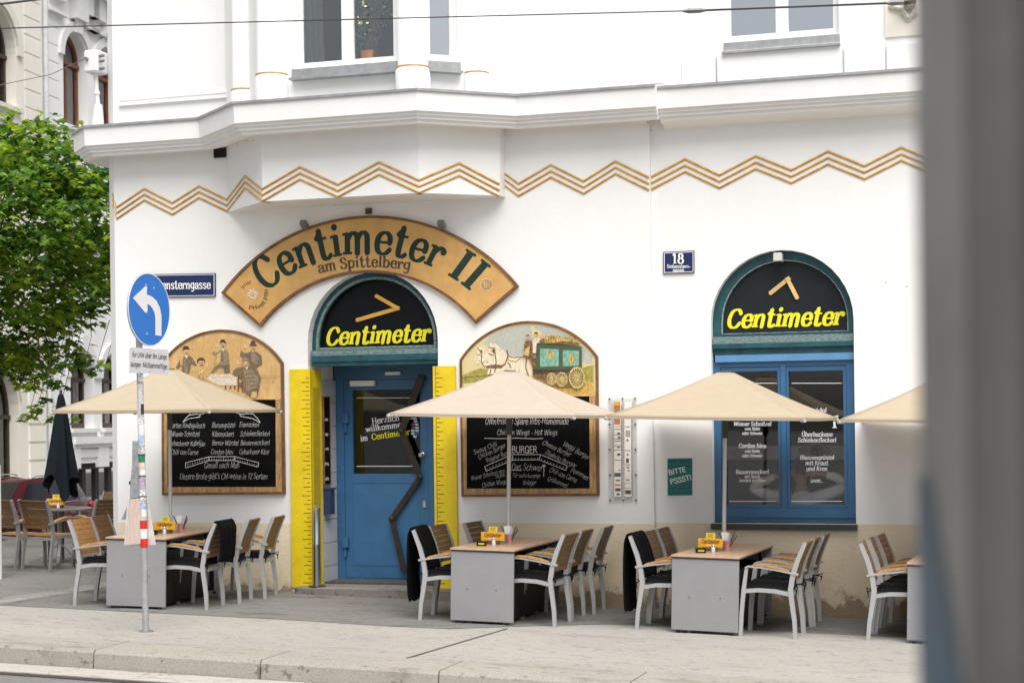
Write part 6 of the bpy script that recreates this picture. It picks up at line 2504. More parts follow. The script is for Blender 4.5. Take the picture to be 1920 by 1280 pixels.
SB_ = bw(81, 400)[0]
ZG = -.9
W1 = (bw(119.4, 200)[0], bw(164.5, 200)[0], bw(121, 233)[1], bw(142, 64)[1])
W2s = bw(179.8, 200)[0]
ww = W1[1] - W1[0]
W2 = (W2s, W2s + ww, W1[2], W1[3])
L1 = (bw(131, 740)[0], bw(175, 740)[0], bw(133, 803)[1], bw(150, 658)[1])
L2s = bw(191, 740)[0]
L2 = (L2s, L2s + L1[1] - L1[0], L1[2], L1[3])
B1 = (bw(147, 900)[0], bw(215, 900)[0], bw(160, 950)[1] - .6, bw(160, 868)[1])
C1e = bw(30, 150)[0]
C1 = (C1e - 1.9, C1e, bw(15, 199)[1], bw(5, 12)[1])
P1e = bw(36, 760)[0]
P1 = (P1e - 2.6, P1e, ZG, bw(2, 664)[1])


def aw(q):
    return archloop(q[0], q[1], q[2], q[3] - (q[1] - q[0]) / 2, 18)


def far_house(name, label, s0, s1, mat, trim, wins, frame_mats, extra_rect=None):
    o = FBG.p((s0 + s1) / 2, ZG)
    h = thing(name, o, label, 'house')
    mb = MB()
    holes = [aw(q) for q in wins] + ([rect(*extra_rect)] if extra_rect else [])
    mb.fprism(FBG, rect(s0, s1, ZG - .6, 15), -.45, 0, holes=holes)
    mb.fbox(FBG, s0, s1, 15, 15.4, -8, .5)
    mb.fbox(FBG, s0 + .1, s1 - .1, ZG, 15, -6.2, -6)
    mb.build('wall', mat, h)
    for q, fm in zip(wins, frame_mats):
        a, b, z0, zt = q
        zs_ = zt - (b - a) / 2
        zt2 = zs_ - .05
        m_ = (a + b) / 2
        mb = MB()
        mb.fprism(FBG, archloop(a + .002, b - .002, z0 + .002, zs_, 18), -.33, -.24, holes=[archloop(a + .09, b - .09, zt2 + .05, zs_ + .03, 18, zt=zt - .09),
                                                                                      rect(a + .09, m_ - .05, z0 + .12, zt2 - .05), rect(m_ + .05, b - .09, z0 + .12, zt2 - .05)])
        mb.fbox(FBG, a + .01, b - .01, zt2 - .04, zt2 + .04, -.239, -.20)
        w_ = mb.build('window', fm, h)
        MB().fprism(FBG, archloop(a + .08, b - .08, z0 + .1, zs_, 18, zt=zt - .08), -.30, -.29).build('pane', PANEF, w_)
        mb = MB()
        mb.grid(lambda u, v, a=a, b=b, z0=z0, zt=zt: FBG.p(a + .1 + (b - a) * .42 * u, z0 + .1 + (zt - z0 - .9) * v, -.52 + .03 * math.sin(u * 30)), 20, 2)
        mb.grid(lambda u, v, a=a, b=b, z0=z0, zt=zt: FBG.p(b - .1 - (b - a) * .26 * u, z0 + .1 + (zt - z0 - .7) * v, -.52 + .03 * math.sin(u * 20)), 14, 2)
        mb.build('curtain', CURT, w_)
        mb = MB()
        mb.fbox(FBG, a - .12, b + .12, z0 - .10, z0 - .001, -.05, .14)
        mb.fbox(FBG, a - .05, b + .05, z0 - .34, z0 - .101, .001, .06)
        mb.build('sill', trim, w_)
        mb = MB()
        r1, r2 = (b - a) / 2 + .04, (b - a) / 2 + .26
        k = 16
        lo = [(m_ + r2 * math.cos(math.pi * i / k), zs_ + r2 * math.sin(math.pi * i / k)) for i in range(k + 1)] + [(m_ + r1 * math.cos(math.pi * i / k), zs_ + r1 * math.sin(math.pi * i / k)) for i in range(k, -1, -1)]
        mb.fprism(FBG, lo, -.002, .07)
        mb.fbox(FBG, m_ - .16, m_ + .16, zs_ + r1 - .05, zs_ + r2 + .12, .071, .14)
        mb.build('arch_trim', trim, w_)
    return h


wh = far_house('white_town_house', 'white town house with brown arched windows beyond the tree, across the side street', SB_, SB_ + 14, GREYW, GREYF,
               [W1, W2, L1, L2], [BROWNF, BROWNF, DKBROWN, DKBROWN], (B1[0], B1[1] + 1.6, B1[2], B1[3]))
mb = MB()
for k in range(4):
    a = B1[0] + .02 + k * .72
    mb.fprism(FBG, rect(a, a + .70, B1[2], B1[3] - .01), -.3, -.2, holes=[rect(a + .08, a + .62, B1[2] + .1, B1[3] - .16)])
bwf = mb.build('basement_window', M('black_frame', (.02, .02, .02), .5), wh)
MB().fbox(FBG, B1[0], B1[1] + 1.5, B1[2], B1[3], -.27, -.26).build('pane', PANEF, bwf)
mb = MB()
z_ = bw(150, 828)[1]
mb.fbox(FBG, bw(131, 828)[0], SB_ + 14, z_ - .05, z_ + .12, -.01, .16)
mb.fbox(FBG, bw(131, 828)[0], SB_ + 14, z_ - .14, z_ - .051, -.01, .10)
for px in (135, 189):
    s_ = bw(px, 838)[0]
    mb.fbox(FBG, s_ - .28, s_ + .28, z_ - .62, z_ - .141, -.01, .09)
mb.fbox(FBG, B1[0] - .35, SB_ + 14, B1[3] + .14, B1[3] + .34, -.01, .05)
mb.build('string_course', GREYF, wh)
mb = MB()
zt_ = bw(140, 20)[1]
mb.fbox(FBG, SB_ + .5, SB_ + 14, W1[3] + 1.25, W1[3] + 1.55, -.01, .45)
mb.fbox(FBG, SB_ + .5, SB_ + 14, W1[3] + 1.05, W1[3] + 1.249, -.01, .28)
for q in (W1, W2):
    m_ = (q[0] + q[1]) / 2
    mb.fbox(FBG, m_ - .30, m_ + .30, W1[3] + .30, W1[3] + 1.049, -.01, .22)
    for sg_ in (-1, 1):
        mb.fbox(FBG, m_ + sg_ * 1.05 - .34, m_ + sg_ * 1.05 + .34, W1[3] + .55, W1[3] + 1.049, -.01, .16)
        mb.fbox(FBG, m_ + sg_ * 1.05 - .42, m_ + sg_ * 1.05 + .42, W1[3] + .22, W1[3] + .30, -.01, .14)
zm = (W1[2] + L1[3]) / 2
mb.fbox(FBG, SB_ + .5, SB_ + 14, zm - .1, zm + .15, -.01, .20)
mb.build('cornice', GREYF, wh)


def ashlar(h, s0, s1, mat, z0, z1, d=.035):
    mb = MB()
    z = z0
    while z < z1:
        mb.fbox(FBG, s0, s1, z + .035, z + .375, -.002, d)
        z += .405
    mb.build('ashlar', mat, h)


zr_ = bw(95, 829)[1]
ashlar(wh, SB_ + .16, bw(130, 740)[0], GREYW, zr_ - .405 * 4, zr_ + 3.1)
ashlar(wh, SB_ + .16, bw(110, 200)[0], GREYW, W1[2] - .3, W1[3] + .8, .012)
ch_ = far_house('cream_town_house', 'cream town house with a large arched shop portal at the left picture edge', SB_ - 14, SB_ - .002, CREAM, CREAMT, [C1, P1], [DKBROWN, DKBROWN])
ashlar(ch_, bw(53, 740)[0], SB_ - .06, CREAM, zr_ - .405 * 4, zr_ + 3.1)
ashlar(ch_, bw(46, 150)[0], SB_ - .06, CREAM, C1[2] - .3, C1[3] + .8, .012)
dp_ = MB()
c = FBG.p(SB_ + .05, 0, .09)
dp_.tube([(c.x, c.y, ZG), (c.x, c.y, 14.9)], .055, 12)
for z in (2.2, 5.5, 8.5, 11):
    dp_.tube([(c.x, c.y, z), (c.x, c.y, z + .06)], .068, 12)
tag(dp_.build('drain_pipe', M('pale_grey_pipe', (.66, .67, .68), .45), None, smooth=True), 'pale grey drain pipe between the cream house and the white house', 'drain pipe')

# ================================================================== PARKED CAR
PAINTR = M('dark_red_car_paint', (.075, .004, .010), .22, .0, var=.03, spec=.25)
CGLASS = M('car_glass', (.008, .009, .010), .12, spec=.25, var=.05)
CHROME = M('chrome', (.7, .7, .7), .12, 1.0)
TYRE = M('tyre', (.02, .02, .02), .85)
car = thing('parked_car', (0, 0, 0), 'dark red estate car parked in the side street behind the closed black umbrella', 'car', world=False)
mb = MB()
stn = [(-2.26, .62, .62, .42), (-2.22, .76, .95, .30), (-2.10, .86, 1.01, .24), (-1.5, .90, 1.01, .20), (-.5, .915, .985, .19), (.5, .91, .965, .19), (1.05, .90, .95, .20), (1.6, .87, .90, .21), (2.0, .80, .80, .25), (2.22, .62, .66, .32)]
rings = []
for x, w, zt_, zb_2 in stn:
    half = [(w * .86, zb_2), (w * .97, zb_2 + .08), (w, zb_2 + .30 * (zt_ - zb_2)), (w * 1.012, zb_2 + .62 * (zt_ - zb_2)), (w * .975, zt_ - .10), (w * .93, zt_ - .03), (w * .80, zt_)]
    rings.append([(x, y, z) for y, z in half] + [(x, -y, z) for y, z in reversed(half)])
n = len(rings[0])
vs = [q for r_ in rings for q in r_]
fs = [(i * n + j, i * n + (j + 1) % n, i * n + n + (j + 1) % n, i * n + n + j) for i in range(len(rings) - 1) for j in range(n)]
fs += [tuple(range(n - 1, -1, -1)), tuple(range((len(rings) - 1) * n, len(rings) * n))]
mb.add(vs, fs)
# cabin
base = [(-2.12, .70), (-1.6, .80), (-.3, .825), (.6, .80), (1.12, .66)]
roofl = [(-1.86, .55), (-1.5, .59), (-.4, .61), (.05, .60), (.28, .52)]
lv = []
for zf in (0, .5, .86, .97, 1.0):
    ring = []
    zz1 = (.98, .98, .97, .96, .93)
    zz2 = (1.42, 1.475, 1.49, 1.475, 1.43)
    f = zf
    fx = f if f < .9 else f
    pts = []
    for (bx_, by_), (rx_, ry_), z0, z1 in zip(base, roofl, zz1, zz2):
        pts.append((bx_ + (rx_ - bx_) * f, by_ + (ry_ - by_) * (f ** 1.25) - (.03 if f > .9 else 0) * (f > .95), z0 + (z1 - z0) * f))
    lv.append(pts + [(x, -y, z) for x, y, z in reversed(pts)])
n = len(lv[0])
vs = [q for r_ in lv for q in r_]
fs = [(i * n + j, i * n + (j + 1) % n, i * n + n + (j + 1) % n, i * n + n + j) for i in range(len(lv) - 1) for j in range(n)]
fs.append(tuple(range((len(lv) - 1) * n, len(lv) * n)))
mb.add(vs, fs)
body = mb.build('body', PAINTR, car, smooth='all')


def side_pt(x, f, sy, out=.006):
    """a point on the cabin side: x along the car, f 0 belt .. 1 roof"""
    for (b0, r0_), (b1, r1_) in zip(zip(base, roofl), zip(base[1:], roofl[1:])):
        xa = b0[0] + (r0_[0] - b0[0]) * f
        xb = b1[0] + (r1_[0] - b1[0]) * f
        if xa <= x <= xb:
            t = (x - xa) / (xb - xa)
            y0 = b0[1] + (r0_[1] - b0[1]) * f ** 1.25
            y1 = b1[1] + (r1_[1] - b1[1]) * f ** 1.25
            return (x, sy * (y0 + (y1 - y0) * t + out), .965 + (1.475 - .965) * f)
    return (x, sy * .6, .965 + .51 * f)


for sy in (-1, 1):
    for nm, q in (('front_side_window', ((-.28, .07), (.80, .07), (.22, .84), (-.28, .86))), ('rear_side_window', ((-1.28, .09), (-.36, .07), (-.36, .86), (-1.12, .86))),
                  ('quarter_window', ((-1.92, .16), (-1.36, .09), (-1.20, .86), (-1.62, .80)))):
        mb = MB()
        k = 6
        vs = []
        for j in range(k + 1):
            v = j / k
            for i in range(k + 1):
                u = i / k
                x = (q[0][0] * (1 - u) + q[1][0] * u) * (1 - v) + (q[3][0] * (1 - u) + q[2][0] * u) * v
                f = (q[0][1] * (1 - u) + q[1][1] * u) * (1 - v) + (q[3][1] * (1 - u) + q[2][1] * u) * v
                vs.append(side_pt(x, f, sy))
        mb.add(vs, [(j * (k + 1) + i, j * (k + 1) + i + 1, (j + 1) * (k + 1) + i + 1, (j + 1) * (k + 1) + i) for j in range(k) for i in range(k)])
        mb.build(nm, CGLASS, car, smooth='all')
    mb = MB()
    mb.tube([side_pt(.80, .05, sy, .012), side_pt(-.3, .05, sy, .012), side_pt(-1.3, .07, sy, .012), side_pt(-1.93, .13, sy, .012)], .010, 6)
    mb.build('window_trim', CHROME, car)
    mb = MB()
    mb.tube([(-1.62, sy * .57, 1.49), (-1.5, sy * .57, 1.525), (-.2, sy * .58, 1.525), (-.05, sy * .57, 1.49)], .014, 6)
    mb.build('roof_rail', CHROME, car)
    mb = MB()
    mb.rbox(.62, .80, sy * .99 - .10, sy * .99 + .10, .96, 1.10, .03)
    mb.build('wing_mirror', PAINTR, car, smooth='all')
    mb = MB()
    for x in (-.05, -1.0):
        mb.rbox(x - .10, x + .10, sy * .925 - .014, sy * .925 + .014, .78, .805, .006)
    mb.build('door_handle', CHROME, car)
    mb = MB()
    for x in (-.32, .72, -1.25):
        mb.box(x - .005, x + .005, sy * .922 - .006, sy * .922 + .004, .35, .92)
    mb.build('door_gap', BLACK, car)
    mb = MB()
    mb.rbox(-2.26, -1.92, sy * .80 - .09, sy * .80 + .075, .78, .95, .03)
    mb.build('tail_light', M('tail_light_red', (.45, .01, .01), .15, spec=.8), car, smooth='all')
    mb = MB()
    mb.rbox(1.85, 2.2, sy * .66 - .12, sy * .66 + .12, .60, .74, .03)
    mb.build('headlight', M('headlight_clear', (.5, .52, .54), .1, spec=.9), car, smooth='all')
    for x in (1.38, -1.36):
        mb = MB()
        M4 = Matrix.Translation((x, sy * .80, .34)) @ Matrix.Rotation(R(90), 4, 'X')
        mb.lathe([(.22, -.11), (.33, -.11), (.345, -.07), (.345, .07), (.33, .11), (.22, .11)], 28, (0, 0, 0), M4)
        w_ = mb.build('wheel', TYRE, car, smooth=True)
        mb = MB()
        mb.lathe([(.06, -.118), (.215, -.10), (.22, .10), (.06, .118)], 20, (0, 0, 0), M4)
        mb.build('rim', M('alloy', (.5, .5, .5), .3, .8), w_, smooth=True)
mb = MB()
mb.add([(.31, -.50, 1.425), (.31, .50, 1.425), (1.10, .62, .965), (1.10, -.62, .965)], [(0, 1, 2, 3)])
mb.build('windscreen', CGLASS, car)
mb = MB()
mb.add([(-1.895, -.50, 1.42), (-1.895, .50, 1.42), (-2.135, .62, 1.05), (-2.135, -.62, 1.05)], [(3, 2, 1, 0)])
mb.build('rear_window', CGLASS, car)
hd = FBG.ex * -1
cz_ = Vector((-18.35, 10.4, -.50)) - r0 * .80
car.matrix_world = Matrix.Translation(cz_) @ Matrix.Rotation(math.atan2(hd.y, hd.x), 4, 'Z')

# ================================================================== MAPLE TREE
LEAFS = []
for nm, c in (('leaf_bright', (.30, .43, .035)), ('leaf_mid', (.145, .275, .028)), ('leaf_deep', (.04, .11, .018)), ('leaf_yellow', (.38, .42, .06))):
    mt = M(nm, c, .5, var=.25, scale=3, spec=.35)
    t = mt.node_tree
    b = t.nodes['Principled BSDF']
    o = [n_ for n_ in t.nodes if n_.type == 'OUTPUT_MATERIAL'][0]
    ts_ = t.nodes.new("ShaderNodeBsdfTranslucent")
    ts_.inputs[0].default_value = (c[0] * 1.25, c[1] * 1.25, c[2] * .8, 1)
    mx = t.nodes.new("ShaderNodeMixShader")
    mx.inputs[0].default_value = .42
    t.links.new(b.outputs[0], mx.inputs[1])
    t.links.new(ts_.outputs[0], mx.inputs[2])
    t.links.new(mx.outputs[0], o.inputs[0])
    LEAFS.append(mt)
MAPLE = [(0, -.02), (.16, -.10), (.50, -.02), (.32, .16), (.55, .40), (.24, .40), (.17, .52), (0, .95), (-.17, .52), (-.24, .40), (-.55, .40), (-.32, .16), (-.50, -.02), (-.16, -.10)]


def leaf(mb, p, size, out, rnd):
    """one five-lobed leaf hanging from p, blade tilted outwards and down"""
    out = Vector((out.x, out.y, 0))
    if out.length < 1e-4:
        out = Vector((rnd.uniform(-1, 1), rnd.uniform(-1, 1), 0))
    out.normalize()
    a = rnd.gauss(0, .9)
    tip = Vector((out.x * math.cos(a) - out.y * math.sin(a), out.x * math.sin(a) + out.y * math.cos(a), -rnd.uniform(.05, .9))).normalized()
    side = tip.cross(Vector((0, 0, 1))).normalized()
    nrm = side.cross(tip)
    r_ = rnd.gauss(0, .35)
    side = side * math.cos(r_) + nrm * math.sin(r_)
    nrm = side.cross(tip)
    vs = []
    for x, y in MAPLE:
        q = p + side * (x * size) + tip * (y * size) - nrm * (abs(x) * .22 + y * y * .12) * size
        vs.append(q)
    c = p + tip * (.3 * size)
    n_ = len(vs)
    mb.add(vs + [c], [(i, (i + 1) % n_, n_) for i in range(n_)])


rnd = random.Random(11)


def at(px, py, D):
    r_ = ray(px, py)
    return CAM + r_ * D


TD = 27.0
cc = at(-30, 452, TD)
RX, RY, RZ = 2.30, 2.2, 2.12
tree = thing('maple_tree', (cc.x - .4, cc.y + .2, -.05), 'leafy green maple tree at the left, branches hanging above the terrace', 'tree')
crown = MB()
limbs = []
tops = []
for k in range(560):
    # clump centres through the crown volume, denser near the shell
    while True:
        v = Vector((rnd.uniform(-1, 1), rnd.uniform(-1, 1), rnd.uniform(-1, 1)))
        if .25 < v.length < 1:
            break
    rr_ = v.length
    v = v.normalized() * (rr_ ** .42)
    lump = 1 + .13 * math.sin(3.1 * math.atan2(v.y, v.x) + 1.7) + .10 * math.sin(5 * v.z + 2 * v.x) + rnd.uniform(-.08, .06)
    p = cc + Vector((v.x * RX, v.y * RY, v.z * RZ)) * lump
    if p.z < cc.z - 1.9:
        p.z = cc.z - 1.9 + rnd.uniform(-.2, .4)
    tops.append((p, v, rnd.randint(24, 38), rnd.uniform(.22, .42)))
for px, py in ((75, 700), (98, 712), (62, 724), (42, 717), (112, 716), (70, 764), (54, 777), (108, 779), (132, 784), (84, 748), (88, 688), (180, 690), (200, 676), (140, 664), (160, 675), (30, 660), (100, 672), (120, 680)):
    p = at(px, py, TD - rnd.uniform(.2, 1.2))
    tops.append((p, Vector((rnd.uniform(-1, 1), -1, 0)), rnd.randint(9, 15), .13))
for p, v, nleaf, rad in tops:
    r1 = rnd.random()
    base_mat = LEAFS[0] if r1 < .40 else (LEAFS[1] if r1 < .78 else LEAFS[2])
    for i in range(nleaf):
        crown.use(base_mat if rnd.random() < .7 else LEAFS[rnd.choice((0, 1, 1, 2))] if rnd.random() < .96 else LEAFS[3])
        a = rnd.uniform(0, 6.283)
        d = rad * math.sqrt(rnd.random())
        q = p + Vector((math.cos(a) * d, math.sin(a) * d, rnd.gauss(0, rad * .30) - d * .30))
        leaf(crown, q, rnd.uniform(.095, .165), Vector((math.cos(a), math.sin(a), 0)) + v * .7, rnd)
crown.build('crown', None, tree)
tk = MB()
b0 = Vector(tree.location)
fork = Vector((cc.x - .2, cc.y + .1, cc.z - 1.2))
tk.tube([b0 - Vector((0, 0, .5)), b0.lerp(fork, .5) + Vector((-.05, 0, 0)), fork], [.19, .15, .12], 12)
BARK = M('bark', (.09, .075, .06), .9, var=.4, scale=12, bump=.4, bscale=40)
for p, v, nl, rad in tops[:560:20] + tops[560:]:
    if rad < .15:
        tk.tube([p + Vector((rnd.uniform(-.15, .15), .2, .75)), p + Vector((.05, .1, .35)), p], [.006, .005, .003], 5)
        continue
    m_ = fork.lerp(p, .5) + Vector((rnd.uniform(-.2, .2), rnd.uniform(-.2, .2), .25))
    tk.tube([fork, m_, p], [.030, .014, .004], 5)
tk.build('trunk', BARK, tree)

# ================================================================== WIRES AND WALL FITTINGS
q1, q0_ = FR.w(1690, 5.5, .22), FA.w(-40, 54.5, 4.0)
mid = q0_.lerp(q1, 1 - (FR.w(1690, 5, 0).x - FA.w(1302, 20, 0).x) / (FR.w(1690, 5, 0).x - FA.w(-40, 55, 0).x))
cp1 = FA.w(1302, 20.5, .22 + (4 - .22) * .24)
ow = thing('overhead_wire', q1, 'thin dark overhead wire crossing the facade up to an ornate wall anchor', 'wire')
mb = MB()
mb.tube([cp1.lerp(q0_, k / 10) - Vector((0, 0, .0)) for k in range(11)], .0058, 6)
mb.build('span_wire', M('wire_black', (.04, .04, .042), .5), ow)
mb = MB()
mb.tube([cp1, q1], .0105, 6)
mb.build('insulated_wire', M('wire_black', (.04, .04, .042)), ow)
mb = MB()
d_1 = (q1 - cp1).normalized()
mb.tube([cp1 - d_1 * .12, cp1 - d_1 * .06, cp1 + d_1 * .05, cp1 + d_1 * .11], [.010, .026, .026, .014], 8)
mb.build('coupling', M('coupling_grey', (.16, .16, .16), .45, .5), ow)
mb = MB()
mb.tube([q1 - d_1 * .16, q1 - d_1 * .1, q1 + d_1 * .02], [.012, .030, .022], 8)
mb.build('coupling', M('coupling_grey', (.16, .16, .16), .45, .5), ow)
an = thing('wall_anchor', FR.w(1702, 14), 'ornate ivory iron rosette anchor on the upper right wall holding the wire', 'wall anchor')
mb = MB()
for x, y, r_ in ((1702, 4, .09), (1704, 33, .05), (1694, 25, .035), (1716, 27, .035), (1672, 13, .035), (1690, 14, .05), (1712, 14, .045)):
    q = FR.w(x, y, .0)
    mb.lathe([(r_, 0), (r_, .03), (r_ * .75, .05), (r_ * .5, .045), (r_ * .3, .06)], 16, (0, 0, 0), Matrix.Translation(q) @ Matrix.Rotation(R(90), 4, 'X'))
mb.tube([FR.w(1668, 12, .03), FR.w(1680, 14, .05), FR.w(1692, 16, .05), FR.w(1697, 26, .05), FR.w(1704, 34, .04)], .022, 8)
mb.tube([FR.w(1704, 34, .04), FR.w(1711, 27, .05), FR.w(1716, 16, .05), FR.w(1716, 4, .04)], .022, 8)
mb.build('rosette', M('ivory_iron', (.66, .62, .52), .6, var=.2, scale=30), an, smooth=True)
mb = MB()
mb.tube([FR.w(1702, 5, .02), q1], .022, 8)
mb.tube([FR.w(1707, 3, .10) - Vector((.03, 0, 0)), FR.w(1712, 2, .10) + Vector((.03, 0, 0))], .03, 8)
mb.build('hook', M('hook_brown', (.09, .07, .05), .5, .5), an)
# second thin wire to the white box on the corner
bxq = Vector((XL - .26, .02, FA.sz(203, 115)[1]))
jb = thing('cable_box', bxq, 'white cable box with a conduit on the upper left corner of the facade', 'cable box')
mb = MB()
mb.rbox(bxq.x - .07, bxq.x + .11, -.10, .16, bxq.z - .13, bxq.z + .13, .015)
mb.build('box', M('white_cable_box', (.80, .79, .77), .5, var=.04), jb)
mb = MB()
mb.tube([(bxq.x + .02, .02, bxq.z - .13), (bxq.x + .03, .02, bxq.z - .36), (bxq.x + .05, .02, bxq.z - .55)], .028, 10)
mb.tube([(bxq.x + .03, .02, bxq.z - .34), (bxq.x + .03, .02, bxq.z - .38)], .04, 10)
mb.tube([(bxq.x + .05, .02, bxq.z - .50), (bxq.x + .03, .02, bxq.z - .95)], [.05, .10], 10)
mb.build('conduit', M('white_cable_box', (.80, .79, .77)), jb, smooth=True)
mb = MB()
for z in (-.09, 0, .06):
    mb.tube([(bxq.x + .11, -.04, bxq.z + z), (bxq.x + .17, -.04, bxq.z + z)], .018, 8)
mb.tube([(bxq.x - .02, -.10, bxq.z + .02), (bxq.x - .02, -.14, bxq.z + .02)], .022, 8)
mb.build('bolt', M('grey_metal', (.22, .22, .22)), jb)
cw = MB()
pts = [Vector((bxq.x - .02, -.14, bxq.z + .02)), at(95, 140, 21.0), at(-30, 166, 22.0)]
cw.tube(pts, .0048, 6)
tag(cw.build('service_cable', M('wire_grey', (.20, .20, .20), .5)), 'thin grey cable running from the white cable box to the left picture edge', 'cable')
cw = MB()
cw.tube([at(-40, 13, 15.0), at(100, -4, 15.5), at(220, -20, 16)], .010, 6)
tag(cw.build('tram_wire', M('wire_black', (.04, .04, .042))), 'short piece of dark tram wire in the upper left picture corner', 'wire')

# ================================================================== BEHIND THE WINDOWS
FP = Frame((0, .58, 0), (1, 0, 0), (0, -1, 0))


def skin_mesh(name, nodes, edges, mat, parent, sub=2):
    me = bpy.data.meshes.new(name)
    off = OFF.get(parent.name) or Vector((0, 0, 0))
    me.from_pydata([tuple(Vector(q[0]) - off) for q in nodes], edges, [])
    o = bpy.data.objects.new(name, me)
    COL.objects.link(o)
    o.parent = parent
    me.materials.append(mat)
    sk = o.modifiers.new('skin', 'SKIN')
    sk.use_smooth_shade = True
    for v, q in zip(me.skin_vertices[0].data, nodes):
        v.radius = (q[1], q[2] if len(q) > 2 else q[1])
        v.use_root = False
    me.skin_vertices[0].data[0].use_root = True
    ss = o.modifiers.new('sub', 'SUBSURF')
    ss.levels = ss.render_levels = sub
    OFF[o.name] = off
    return o


def fp(px, py, dy=0.0):
    return FP.w(px, py, -dy)


person = thing('person', fp(1503, 1010), 'person in a white shirt behind the right hand arched window, hands clasped behind the head', 'person')
SKIN = M('skin', (.46, .27, .18), .6, var=.1)
SHIRT = M('white_shirt', (.85, .85, .84), .85, var=.08, scale=8, bump=.6, bscale=9)
nodes = [(fp(1503, 1005), .13, .10), (fp(1503, 965), .14, .10), (fp(1503, 938), .15, .09), (fp(1503, 922), .07), (fp(1502, 908), .055), (fp(1501, 895, -.01), .075, .085), (fp(1500, 880, -.01), .088, .095), (fp(1500, 870), .06),
         (fp(1464, 930), .06), (fp(1436, 925, .03), .05), (fp(1409, 913, .02), .042), (fp(1440, 897, -.05), .036), (fp(1468, 889, -.12), .026), (fp(1480, 886, -.14), .034, .018),
         (fp(1543, 928), .06), (fp(1568, 920, .03), .05), (fp(1592, 907, .02), .042), (fp(1562, 892, -.05), .036), (fp(1536, 887, -.12), .026), (fp(1523, 886, -.14), .034, .018)]
edges = [(0, 1), (1, 2), (2, 3), (3, 4), (4, 5), (5, 6), (6, 7), (2, 8), (8, 9), (9, 10), (10, 11), (11, 12), (12, 13), (2, 14), (14, 15), (15, 16), (16, 17), (17, 18), (18, 19)]
for base_i, sgn in ((13, 1), (19, -1)):
    c = Vector(nodes[base_i][0])
    for f in range(4):
        k = len(nodes)
        dz = .024 - .016 * f
        L = (.042, .05, .047, .036)[f]
        nodes.append((c + Vector((sgn * .03, .004, dz)), .0085))
        nodes.append((c + Vector((sgn * (.03 + L * .6), -.004, dz * .9)), .008))
        nodes.append((c + Vector((sgn * (.03 + L), -.018 * -1, dz * .8)), .007))
        edges += [(base_i, k), (k, k + 1), (k + 1, k + 2)]
    k = len(nodes)
    nodes.append((c + Vector((sgn * .004, -.006, -.035)), .010))
    nodes.append((c + Vector((sgn * .022, -.01, -.052)), .009))
    edges += [(base_i, k), (k, k + 1)]
skin_mesh('body', nodes, edges, SKIN, person)
sh_n = [(fp(1503, 1012), .16, .13), (fp(1503, 968), .175, .125), (fp(1503, 942), .18, .115), (fp(1503, 925), .10, .08), (fp(1503, 915), .068),
        (fp(1464, 931), .082), (fp(1436, 926, .03), .074), (fp(1408, 913, .02), .066), (fp(1436, 899, -.05), .056), (fp(1456, 892, -.10), .040),
        (fp(1543, 929), .082), (fp(1568, 921, .03), .074), (fp(1593, 907, .02), .066), (fp(1566, 893, -.05), .056), (fp(1547, 889, -.10), .040)]
skin_mesh('shirt', sh_n, [(0, 1), (1, 2), (2, 3), (3, 4), (2, 5), (5, 6), (6, 7), (7, 8), (8, 9), (2, 10), (10, 11), (11, 12), (12, 13), (13, 14)], SHIRT, person)
hc = fp(1500, 880, -.005)
mb = MB()
HN = 18


def hair(u, v):
    a4 = u * 2 * math.pi
    b4 = math.pi / 2 - v * (math.pi * (.66 if -1 < math.sin(a4) else .6))
    x, y, z = math.cos(b4) * math.cos(a4), math.cos(b4) * math.sin(a4), math.sin(b4)
    r_ = 1 + .03 * math.sin(a4 * 9 + 5 * v)
    if y > .3 and z < .35:
        r_ *= .86
    return (hc.x + .100 * x * r_, hc.y + .112 * y * r_, hc.z + .120 * z * r_ + .005)


mb.grid(hair, 28, 12)
mb.build('hair', M('dark_hair', (.02, .015, .012), .7, var=.4, scale=40, bump=.3, bscale=80), person, smooth='all')
mb = MB()
for sgn in (-1, 1):
    mb.lathe([(.028, 0), (.03, .01), (.018, .016)], 12, (0, 0, 0), Matrix.Translation(hc + Vector((sgn * .085, .01, -.02))) @ Matrix.Rotation(R(90 * sgn), 4, 'Y') @ Matrix.Scale(1.4, 4, (1, 0, 0)))
mb.build('ear', SKIN, person, smooth='all')
# serving counter with a dish
FK = Frame((0, 2.3, 0), (1, 0, 0), (0, -1, 0))
ctr = thing('serving_counter', FK.w(1510, 900), 'pale serving counter inside, behind the person in the white shirt', 'counter')
a, b = FK.sz(1330, 862), FK.sz(1640, 834)
mb = MB()
mb.fbox(FK, a[0], b[0], a[1], b[1], -.7, 0)
mb.build('counter_top', M('counter_cream', (.74, .76, .70), .5), ctr)
mb = MB()
mb.fbox(FK, a[0], b[0], 0, a[1] - .001, -.6, -.05)
mb.build('counter_body', M('counter_green', (.03, .09, .05), .6), ctr)
q = FK.w(1527, 845, .01)
mb = MB()
mb.lathe([(.18, 0), (.18, .012), (.12, .015)], 24, (0, 0, 0), Matrix.Translation(q) @ Matrix.Rotation(R(90), 4, 'X') @ Matrix.Scale(.55, 4, (0, 1, 0)))
mb.build('dish', M('dish_grey', (.25, .27, .26), .4), ctr)
mb = MB()
mb.lathe([(.075, 0), (.075, .03), (.03, .045)], 20, (0, 0, 0), Matrix.Translation(q + Vector((.03, -.014, 0))) @ Matrix.Rotation(R(90), 4, 'X'))
mb.build('bowl', BLACK, ctr)
